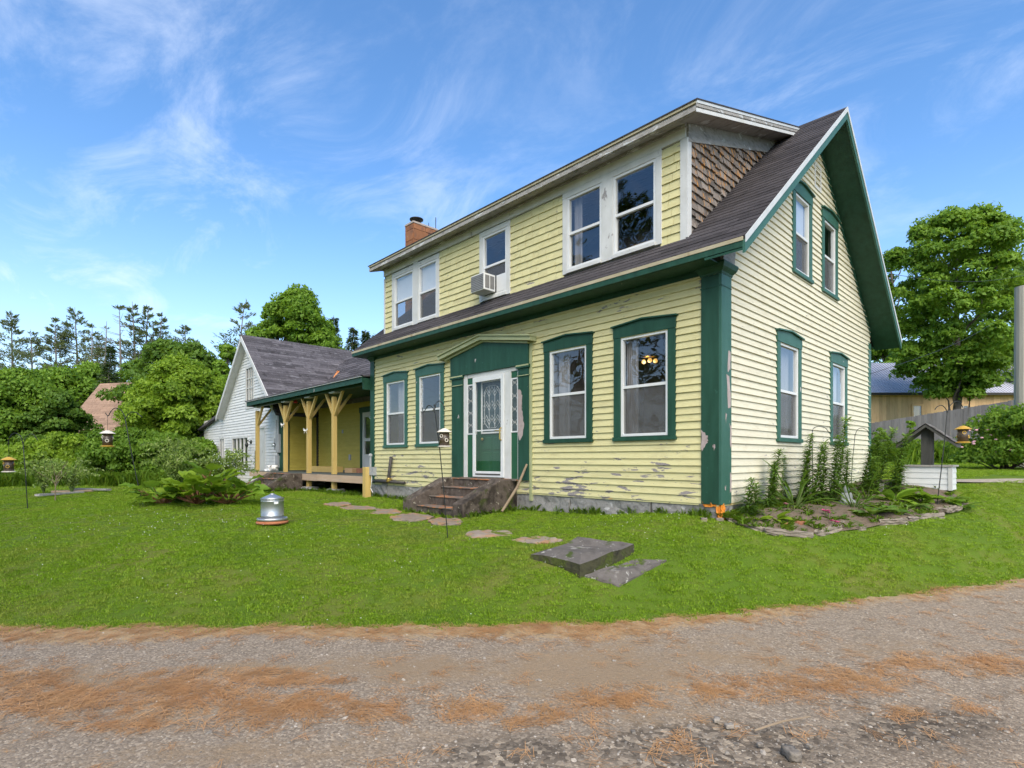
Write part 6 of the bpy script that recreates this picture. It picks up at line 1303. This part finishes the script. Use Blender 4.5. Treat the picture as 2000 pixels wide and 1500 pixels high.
for k, (px, py, dp, rx, ry, m_, l_) in enumerate(SH):
    b = base_at(px, dp); shrub('leafy_shrub', l_, b, rx, ry, top_h(py, dp, b) * 1.05, 50, 300, .15, m_, 400 + k, 'shrubs along the left edge of the lawn')
for k, (px, py, dp, rx, H, l_) in enumerate(((1965, 795, 15, 1.15, 0, 'dense green bush with a few pink blooms at the right edge'), (2040, 790, 14, 1.2, 0, 'green bush cut off by the right edge'))):
    b = base_at(px, dp); s_ = shrub('garden_bush', l_, b, rx, .9, top_h(py, dp, b), 60, 180, .11, 'leaf_mid', 430 + k)
    if k == 0:
        fb = MB(); g = random.Random(3)
        for _ in range(16): fb.lathe([(.0, 0), (.04, .015), (.035, .04), (.0, .05)], 7, (g.uniform(-.9, .3), g.uniform(-.9, -.5), g.uniform(.4, 1.15)))
        f_ = fb.obj('blooms', 'pale_pink', s_); f_['kind'] = 'stuff'
for k, (px, py, dp, l_) in enumerate(((1722, 832, 30, 'small climbing shrub against the fence left of the wishing well roof'), (1776, 818, 31, 'narrow climbing shrub on the fence above the wishing well'))):
    b = base_at(px, dp); shrub('climbing_shrub', l_, b, .5, .4, top_h(py, dp, b), 22, 120, .14, 'leaf_mid', 450 + k)
# tall grass below the fence
x, y = [], []
for px, py, n_, sp in ((1730, 886, 260, 1.6), (1800, 884, 300, 1.6), (1870, 884, 300, 1.6), (1930, 884, 260, 1.6), (1990, 884, 200, 1.6), (1700, 888, 120, 1.0)):
    c = base_at(px, rng.uniform(24, 28)); x += list(rng.normal(c[0], sp, n_)); y += list(rng.normal(c[1], sp, n_))
x, y = np.array(x), np.array(y); TP = np.stack([x, y, hz(x, y)], -1); rt = np.zeros_like(TP); rt[:, 2] = rng.uniform(0, 6.28, len(TP)); s = rng.uniform(1.8, 3.6, len(TP))
scatter('tall_grass', TP, rt, np.stack([s * 1.3, s * 1.3, s], -1), long_t, 'tall uncut grass and weeds in front of the fence')
x, y = [], []
for px in range(-40, 400, 22):
    c = base_at(px, 18.8 + rng.uniform(-.4, .5)); x += list(rng.normal(c[0], .4, 26)); y += list(rng.normal(c[1], .4, 26))
x, y = np.array(x), np.array(y); TP = np.stack([x, y, hz(x, y)], -1); rt = np.zeros_like(TP); rt[:, 2] = rng.uniform(0, 6.28, len(TP)); s = rng.uniform(1.2, 2.6, len(TP))
scatter('field_weeds', TP, rt, np.stack([s * 1.2, s * 1.2, s], -1), long_t, 'tall grass and weeds at the foot of the left shrubs')

# pine wood across the road, behind the viewer, seen in the window panes
g = np.random.default_rng(5); P = []; AX = []; mbw = MB()
for cx, cy, H in ((-9, -17, 15), (-3.5, -19, 19), (1.5, -17.5, 17), (6.5, -18, 20), (-15, -20, 17), (-22, -24, 16)):
    mbw.tube([(cx, cy, -1), (cx, cy, H)], [.28, .04], 7)
    for z in np.arange(2.2, H, .55):
        for _ in range(5):
            a = g.uniform(0, 6.28); L = 3.4 * (1 - (z / H) ** 1.6) * g.uniform(.5, 1.1) + .3; m_ = 26; s_ = g.uniform(.25, 1.05, m_); d = np.array([math.cos(a), math.sin(a), .12]); sd_ = np.array([-d[1], d[0], 0])
            P.append(np.array([cx, cy, z]) + d * (s_ * L)[:, None] + sd_ * g.normal(0, .3, m_)[:, None] + g.normal(0, .12, (m_, 3))); AX.append(d + g.normal(0, .6, (m_, 3)))
P = np.concatenate(P); AX = np.concatenate(AX); L_ = .42 * g.uniform(.7, 1.3, len(P)); V, F_ = leaves(P, AX, unit(g.normal(0, .5, P.shape) + np.array([0, 0, 1])), L_, L_ * .3)
wo = thing('pine_wood', 'dark pine wood across the road reflected in the windows', None); wo['kind'] = 'stuff'
mbw.obj('trunks', 'pine_bark', wo)['kind'] = 'stuff'
inst('needles', np_mesh('needles', V, F_, 'needle_green', tint=g.uniform(0, 1, len(P))), wo)['kind'] = 'stuff'

# ------------------------------------------------------------------ neighbours: tan roofed house, brown barn, fence, pole
nb_ = base_at(200, 44); nh = thing('neighbour_house', 'house with a tan shingle roof half hidden behind the left trees', 'house', nb_, math.atan2(RGT[1], RGT[0]) - R(14))
eh = CAMP[2] + (HOR - 845) * 44 / FOC - nb_[2]; rh = CAMP[2] + (HOR - 752) * 44 / FOC - nb_[2] + .5
MB().box(-4, 5, .3, 6, -1, eh).obj('wall', 'white_siding', nh)
MB().prism([(-.3, eh - .2), (3.2, rh), (6.6, eh - .2), (3.2, rh - .2)], -4.4, 5.4, 'x').obj('roof', 'tan_shingle', nh)
th3 = math.atan2(rh - eh + .2, 3.5); row = 0
for d in np.arange(0, 3.5 / math.cos(th3), .26):
    for a in np.arange(-4.4 + (row % 2) * .5, 5.3, 1.25):
        inst('shingle', shingle_strip('tan_shingle', 1.24, .25), bpy.data.objects[[o.name for o in nh.children if o.name.startswith('roof')][0]], (a, -.3 + d * math.cos(th3), eh - .2 + d * math.sin(th3) + .01), (th3, 0, 0), (min(1.24, 5.4 - a) / 1.24, 1, 1))
    row += 1
MB().box(-4.4, 5.4, -.36, -.3, eh - .35, eh - .16).obj('fascia', 'white_paint', nh); MB().box(-1.5, 2.5, .2, .29, eh - 1.6, eh - .5).obj('window', 'wall_dark', nh)

bb = base_at(1850, 41); bn = thing('brown_barn', 'new board sided barn with a blue grey metal roof behind the fence', 'barn', bb, math.atan2(RGT[1], RGT[0]))
e2 = CAMP[2] + (HOR - 767) * 41 / FOC - bb[2]; r2 = CAMP[2] + (HOR - 711) * 45 / FOC - bb[2]
bwl = MB().box(-6.5, 8.5, .05, 7, -1, e2).obj('wall', 'board_wall', bn)
bdm = MB().box(0, .27, -.02, .0, -1, e2).mesh('board', 'board_wall')
WIN = [(-2.55, -1.95), (.95, 1.7), (3.35, 4.15)]
for k in range(54):
    a = -6.5 + k * .278
    inst('board', bdm, bwl, (a, .045 + random.uniform(-.006, .006), 0))
for k, (a, b) in enumerate(WIN):
    zt = e2 - 1.0; w_ = MB().box(a - .14, a, -.03, .02, zt - 1.3, zt + .14).box(b, b + .14, -.03, .02, zt - 1.3, zt + .14).box(a, b, -.03, .02, zt, zt + .14).obj('window', 'board_wall', bn)
    sheet(a, b, .0, zt - 1.3, zt).obj('pane', 'glass_old', w_); MB().box(a, b, .022, .03, zt - 1.3, zt).obj('unlit_backing', 'wall_dark', w_); MB().box(a, b, -.025, -.016, zt - .82, zt - .77).obj('window_bar', 'vinyl', w_)  # dark backing sheet stands in for the barn's unlit inside
br = MB().prism([(-.55, e2 - .1), (3.6, r2), (7.7, e2 - .1), (3.6, r2 - .15)], -7, 9, 'x').obj('roof', 'metal_roof', bn)
L_ = math.hypot(4.15, r2 - e2 + .1); t4 = math.atan2(r2 - e2 + .1, 4.15)
rib = MB().add([(-.03, 0, 0), (.03, 0, 0), (.018, 0, .05), (-.018, 0, .05), (-.03, L_, 0), (.03, L_, 0), (.018, L_, .05), (-.018, L_, .05)], [(0, 1, 2, 3), (1, 5, 6, 2), (2, 6, 7, 3), (3, 7, 4, 0)]).mesh('roof_rib', 'metal_roof')
for k in range(70): inst('roof_rib', rib, br, (-6.98 + k * .231, -.55, e2 - .1), (t4, 0, 0))
MB().box(-7, 9, -.6, -.555, e2 - .24, e2 - .06).obj('fascia', 'wall_dark', bn)
# fence
fa, fb_ = at(1672, 831, 37.0), at(2040, 772, 29.0); fl_ = np.linalg.norm((fb_ - fa)[:2]); an = math.atan2(fb_[1] - fa[1], fb_[0] - fa[0])
fn_ = thing('board_fence', 'weathered grey vertical board fence in front of the brown barn', 'fence', (fa[0], fa[1], 0), an)
nbd = int(fl_ / .165); fbm = MB().box(0, .158, -.012, .012, -2.35, 0).mesh('board', 'fence_wood')
for k in range(nbd):
    u = (k + .5) / nbd; inst('board', fbm, fn_, (k * .165, random.uniform(-.006, .006), fa[2] + (fb_[2] - fa[2]) * u + random.uniform(-.015, .015)), (0, random.uniform(-.006, .006), 0))
sl_ = math.atan2(fb_[2] - fa[2], fl_)
for dz in (-.35, -1.5): o_ = MB().box(0, fl_, .013, .06, -.05, .05).obj('rail', 'fence_wood', fn_, (0, 0, fa[2] + dz)); o_.rotation_euler = (0, -sl_, 0)
pb = base_at(1999, 16); zt = CAMP[2] + (HOR - 560) * 16 / FOC
up = thing('utility_pole', 'cut off wooden utility pole at the right edge', 'pole', pb)
MB().tube([(0, 0, -.5), (0, 0, zt - pb[2])], [.225, .20], 16).obj('shaft', 'pole_wood', up, smooth=False)
MB().tube([(.21, -.05, 0), (.205, -.05, zt - pb[2] - .2)], .012, 5).obj('ground_wire', 'grey_plastic', up)
for k, (a, b, l_) in enumerate((((2060, 522, 17), (1700, 528, 12.5), 'thin overhead wire crossing in front of the big maple'), ((1980, 600, 30), (1701, 730, 12.6), 'thin sagging wire running to the rear corner of the house'))):
    A, B = at(*a), at(*b); pts = [tuple(A * (1 - t) + B * t - np.array([0, 0, .35 * math.sin(math.pi * t)])) for t in np.linspace(0, 1, 14)]; tag(MB().tube(pts, .006, 5).obj('overhead_wire', 'black_metal'), l_, 'wire')

# ------------------------------------------------------------------ garden plants
def lily(px, py, tx, ty, k, buds, label):
    c = ground_hit(px, py); d = (c[0] - CAMP[0]) * FWD[0] + (c[1] - CAMP[1]) * FWD[1]; t = at(tx, ty, d) - c; t_ = thing('lily', label, 'plant', tuple(c), group='tall lilies in the flower bed'); H = np.linalg.norm(t)
    g = np.random.default_rng(600 + k); axis_ = t / H; MB().tube([(0, 0, -.03), tuple(t * .5 + g.normal(0, .012, 3)), tuple(t)], [.009, .007, .003], 6).obj('stem', 'stalk', t_)
    n_ = int(H * 300); u = np.linspace(.08, .99, n_); a = np.arange(n_) * 2.4; out_ = np.stack([np.cos(a), np.sin(a), np.full(n_, .45)], -1)
    L = (.20 * (1 - .5 * u) + .02) * g.uniform(.8, 1.2, n_); V, F_ = leaves(t * u[:, None], out_ + g.normal(0, .15, out_.shape), np.stack([-np.cos(a) * .5, -np.sin(a) * .5, np.ones(n_)], -1), L, L * .15 + .007, .1, .35)
    inst('leaves', np_mesh('leaves', V, F_, 'leaf_lily', tint=np.clip(.2 + .6 * u + g.normal(0, .15, n_), 0, 1)), t_)
    if buds:
        m_ = 9; a = g.uniform(0, 6.28, m_); P = t + np.stack([np.cos(a) * .02, np.sin(a) * .02, g.uniform(-.03, .02, m_)], -1); V, F_ = leaves(P, np.stack([np.cos(a), np.sin(a), g.uniform(.3, 1.4, m_)], -1), g.normal(size=(m_, 3)), .085, .028, .2); inst('buds', np_mesh('buds', V, F_, 'leaf_hosta', tint=np.full(m_, .9)), t_)
LIL = [(1457, 1016, 1468, 935, 0, 'short lily right of the house corner, first of the row'), (1470, 1012, 1478, 945, 0, 'short lily close behind the first one'), (1497, 1000, 1524, 878, 0, 'leaning lily left of the first lower gable window'), (1508, 990, 1512, 905, 0, 'lily at the left of the iris clump'), (1522, 985, 1528, 890, 0, 'lily just behind the iris clump'), (1563, 992, 1585, 848, 0, 'tall lily under the right jamb of the first gable window'), (1572, 988, 1578, 880, 0, 'lily below the first gable window sill'), (1588, 994, 1606, 868, 0, 'lily between the two lower gable windows'), (1604, 990, 1612, 862, 0, 'straight lily left of the second gable window'), (1622, 990, 1638, 850, 0, 'lily directly below the second gable window'), (1630, 985, 1652, 818, 1, 'tallest lily with buds in front of the second gable window'), (1648, 984, 1656, 880, 0, 'lily right behind the statue'), (1692, 965, 1722, 843, 1, 'budding lily just past the far house corner'), (1706, 968, 1745, 840, 1, 'budding lily between the house corner and the wishing well'), (1684, 965, 1702, 872, 0, 'lily at the far house corner'), (1738, 968, 1772, 850, 1, 'budding lily left of the wishing well'), (1752, 972, 1762, 900, 0, 'short lily at the left side of the wishing well box'), (1700, 975, 1708, 892, 0, 'lily at the left of the dark hosta')]
for k, q in enumerate(LIL): lily(*q[:4], k, q[4], q[5])
def leaf_plant(name, label, px, py, n_, L, W, mat, seed, arch=.5, up=.6, stalk=.5, cat='plant', stalkm='stalk', wavy=.02, group=None, c=None):
    """rosette of big leaves, each leaf its own part on a stalk"""
    c = ground_hit(px, py) if c is None else c; t_ = thing(name, label, cat, tuple(c), group=group); g = np.random.default_rng(seed); nu_, nv_ = 7, 5; V = []; F_ = []
    for i in range(nu_):
        u = i / (nu_ - 1)
        for j in range(nv_):
            v = j / (nv_ - 1) * 2 - 1; wd = math.sin(math.pi * min(1, (u * .92 + .06)) ** (.55 if wavy > .04 else .75)) ** .8
            V.append((u, v * wd * .5 * W / L, arch * (u - u * u * 1.35) * .5 + .10 * abs(v) * W / L + wavy * math.sin(i * 2.1 + j * 2.9)))
    for i in range(nu_ - 1):
        for j in range(nv_ - 1): q = i * nv_ + j; F_.append((q, q + nv_, q + nv_ + 1, q + 1))
    mes = [np_mesh('leaf', np.array(V), np.array(F_), mat, tint=np.full(len(F_), tn_), smooth=True) for tn_ in (.15, .35, .55, .75)]
    st_ = MB()
    for k in range(n_):
        a = k * 2.4 + g.uniform(-.3, .3); rise = g.uniform(.25, 1.15) * up; s = L * g.uniform(.65, 1.15); r = s * stalk * g.uniform(.5, 1.1); p0 = Vector((math.cos(a) * r, math.sin(a) * r, .02 + r * rise * 1.3))
        if stalk > .1: st_.tube([(0, 0, 0), tuple(p0 * .6), tuple(p0)], [.012, .010, .006], 5)
        inst('leaf', mes[int(g.integers(0, 4))], t_, p0, (g.normal(0, .25), -rise * .55 + g.normal(0, .15), a), (s, s, s))
    if stalk > .1: st_.obj('stalks', stalkm, t_)
    return t_
rb = ground_hit(385, 985, 5, 14); leaf_plant('rhubarb_plant', 'big leaved rhubarb clump with red stalks on the lawn left of the waterer', 0, 0, 60, .30, .28, 'leaf_bright', 71, .7, .8, 1.7, stalkm='rhubarb_stalk', wavy=.06, c=rb)
leaf_plant('rhubarb_plant', 'smaller rhubarb clump at the right of the big one', 0, 0, 44, .29, .27, 'leaf_mid', 72, .7, .8, 1.6, stalkm='rhubarb_stalk', wavy=.06, c=ground_hit(445, 985, 5, 14))
leaf_plant('rhubarb_plant', 'low rhubarb clump at the left, beside the hook', 0, 0, 34, .25, .23, 'leaf_mid', 73, .7, .6, 1.4, stalkm='rhubarb_stalk', wavy=.06, c=ground_hit(318, 985, 5, 14))
for k, (px, py, n_, L, W, m_, u_, l_) in enumerate(((1510, 1020, 22, .20, .10, 'leaf_bright', .5, 'bright low leafy plant near the front of the bed'), (1475, 1022, 14, .16, .07, 'leaf_bright', .5, 'low bright plant by the house corner stone'), (1552, 1000, 26, .42, .03, 'leaf_lily', 1.6, 'iris clump with sword leaves below the first gable window'), (1640, 1018, 16, .12, .08, 'leaf_hosta', .4, 'low green plant in front of the statue'), (1700, 1010, 18, .26, .12, 'leaf_hosta', .45, 'pale striped hosta in the middle of the bed'), (1735, 1005, 16, .26, .12, 'leaf_lily', .4, 'green hosta right of the striped one'), (1775, 995, 18, .24, .11, 'leaf_hosta', .4, 'variegated hosta below the wishing well'), (1800, 985, 20, .30, .20, 'leaf_mid', .8, 'dark big leaved plant in front of the wishing well'), (1745, 985, 18, .30, .14, 'leaf_mid', .7, 'leafy plant left of the wishing well box'), (1850, 985, 18, .26, .12, 'leaf_mid', .4, 'drooping plant at the far tip of the bed'), (1668, 1000, 20, .34, .022, 'leaf_lily', 1.2, 'grassy daylily clump right of the statue'), (1690, 985, 22, .40, .022, 'leaf_lily', 1.2, 'grassy daylily clump behind the striped hosta'), (1595, 1012, 12, .10, .06, 'leaf_mid', .4, 'small dark plant beside the magenta flowers'), (1880, 995, 12, .2, .09, 'leaf_lily', .35, 'low plant trailing over the end of the edging'))):
    leaf_plant('bed_plant', l_, px, py, n_, L, W, m_, 700 + k, .6, u_, .35, group='low plants in the flower bed')
def bloom(px, py, m_, h_, n_, label, seed):
    c = ground_hit(px, py + 18); t_ = thing('flower', label, 'flower', tuple(c)); g = np.random.default_rng(seed)
    for k in range(n_):
        q = np.array([g.normal(0, .05), g.normal(0, .05), h_ * g.uniform(.8, 1.1)]); MB().tube([(0, 0, 0), tuple(q)], .004, 5).obj('stem', 'stalk', t_)
        a = np.arange(16) * 2.4; V, F_ = leaves(np.repeat(q[None], 16, 0), np.stack([np.cos(a), np.sin(a), g.uniform(.1, 1.0, 16)], -1), np.tile([0, 0, 1.], (16, 1)), .036, .028, .1); inst('petals', np_mesh('petals', V, F_, m_), t_)
bloom(1520, 958, 'pale_pink', .38, 3, 'pale pink flower head on the left side of the bed', 1); bloom(1617, 1000, 'pink_flower', .14, 4, 'magenta flower cluster low in the bed centre', 2); bloom(1626, 1012, 'pink_flower', .08, 3, 'small magenta flowers just in front of the cluster', 3); bloom(1560, 932, 'pale_pink', .45, 2, 'faded peach flower beside the tall lilies', 4); bloom(1542, 985, 'pale_pink', .15, 2, 'small pink flower at the foot of the iris clump', 5)
# ground cover in the bed
x = rng.uniform(0, 1, 420); v_ = rng.uniform(.1, 1, 420); bx2 = np.interp(x, tt, bw_[:, 0]) * v_; by2 = np.interp(x, [0, 1], [0, 6]) * (1 - v_) + np.interp(x, tt, bw_[:, 1]) * v_
CPp = np.stack([bx2, by2, hz(bx2, by2) + .05], -1); rt = np.zeros_like(CPp); rt[:, 2] = rng.uniform(0, 6.28, 420); s = rng.uniform(.3, .8, 420)
scatter('bed_weeds', CPp, rt, np.stack([s * 1.3, s * 1.3, s * .8], -1), [tuft(22, .07, .05, .16, .016, 'grass_tall', 1.1, 80 + k) for k in range(3)], 'low weeds and ground cover in the flower bed')
# airy pale shrub by the barn, sapling, boards
def spray(name, label, c, H, n_, mat, seed, flower=None, cat='shrub'):
    g = np.random.default_rng(seed); t_ = thing(name, label, cat, tuple(c)); mb = MB(); P = []; AX = []
    for k in range(n_):
        a = g.uniform(0, 6.28); r = H * g.uniform(.25, .75); top = H * g.uniform(.55, 1.05); pts = [np.array([math.cos(a) * r * u ** 1.4, math.sin(a) * r * u ** 1.4, top * math.sin(u * 1.9) / math.sin(1.57) * .98]) for u in np.linspace(0, 1, 7)]
        mb.tube([tuple(q) for q in pts], [.012, .010, .008, .007, .005, .004, .003], 5, False); u = g.uniform(1.2, 6, 46); i = u.astype(int).clip(0, 5); f = (u - i)[:, None]; PT = np.array(pts); P.append(PT[i] * (1 - f) + PT[i + 1] * f); AX.append(g.normal(0, 1, (46, 3)) + np.array([0, 0, -.2]))
    mb.obj('stems', 'stalk', t_); P = np.concatenate(P); AX = np.concatenate(AX); L = .10 * g.uniform(.6, 1.3, len(P)); V, F_ = leaves(P, AX, g.normal(size=P.shape) + np.array([0, 0, 1]), L, L * .32, .1, .2); inst('foliage', np_mesh('foliage', V, F_, mat, tint=g.uniform(0, 1, len(P))), t_)
    if flower: k = g.choice(len(P), len(P) // 4); V, F_ = leaves(P[k] + g.normal(0, .04, (len(k), 3)), g.normal(size=(len(k), 3)), g.normal(size=(len(k), 3)), .03, .028, .1); inst('blossom', np_mesh('blossom', V, F_, flower), t_)
    return t_
spray('flowering_shrub', 'airy pale shrub with white blossom in front of the barn window', base_at(440, 14.5), 1.15, 46, 'leaf_pale', 81, 'white_flower')
spray('willowy_shrub', 'airy yellow green shrub behind the rhubarb', base_at(345, 14.0), 1.45, 40, 'leaf_pale', 82)
spray('willowy_shrub', 'airy pale weeds left of the bare sapling', base_at(85, 15.0), .95, 26, 'leaf_pale', 83); spray('willowy_shrub', 'airy pale weeds right of the bare sapling', base_at(140, 15.2), 1.0, 26, 'leaf_pale', 84)
b = base_at(108, 12.8); sp_ = thing('sapling', 'thin bare stemmed sapling beside the lying boards', 'sapling', b); mb = MB(); g = np.random.default_rng(4); mb.tube([(0, 0, -.05), (.02, 0, .3), (.05, .02, .62)], [.013, .010, .006], 6)
for k in range(7): limb(mb, (.03, 0, .3 + .04 * k), (g.normal(0, .25), g.normal(0, .25), .6 + .07 * k), .008, .003, g)
mb.obj('stem', 'twig', sp_); inst('crown', crown_mesh('crown', g.normal(0, .18, (14, 3)) + np.array([0, 0, .72]), .12, 20, .06, 'leaf_pale', 5), sp_)
for k, (pa, pb_, l_) in enumerate((((72, 972), (160, 964), 'grey weathered board lying on the grass by the sapling'), ((100, 966), (182, 962), 'second pale board lying behind the grey one'), ((150, 961), (212, 963), 'short grey board at the right of the lying boards'))):
    A, B = ground_hit(*pa), ground_hit(*pb_); c = (A + B) / 2; L = np.linalg.norm(B - A); tag(block('lying_board', 'deck_edge' if k == 1 else 'grey_wood', None, tuple(c + [0, 0, .05 + .02 * k]), (L, .16, .05), 66 + k, .006, (0, 0, math.atan2(B[1] - A[1], B[0] - A[0]))), l_, 'board')
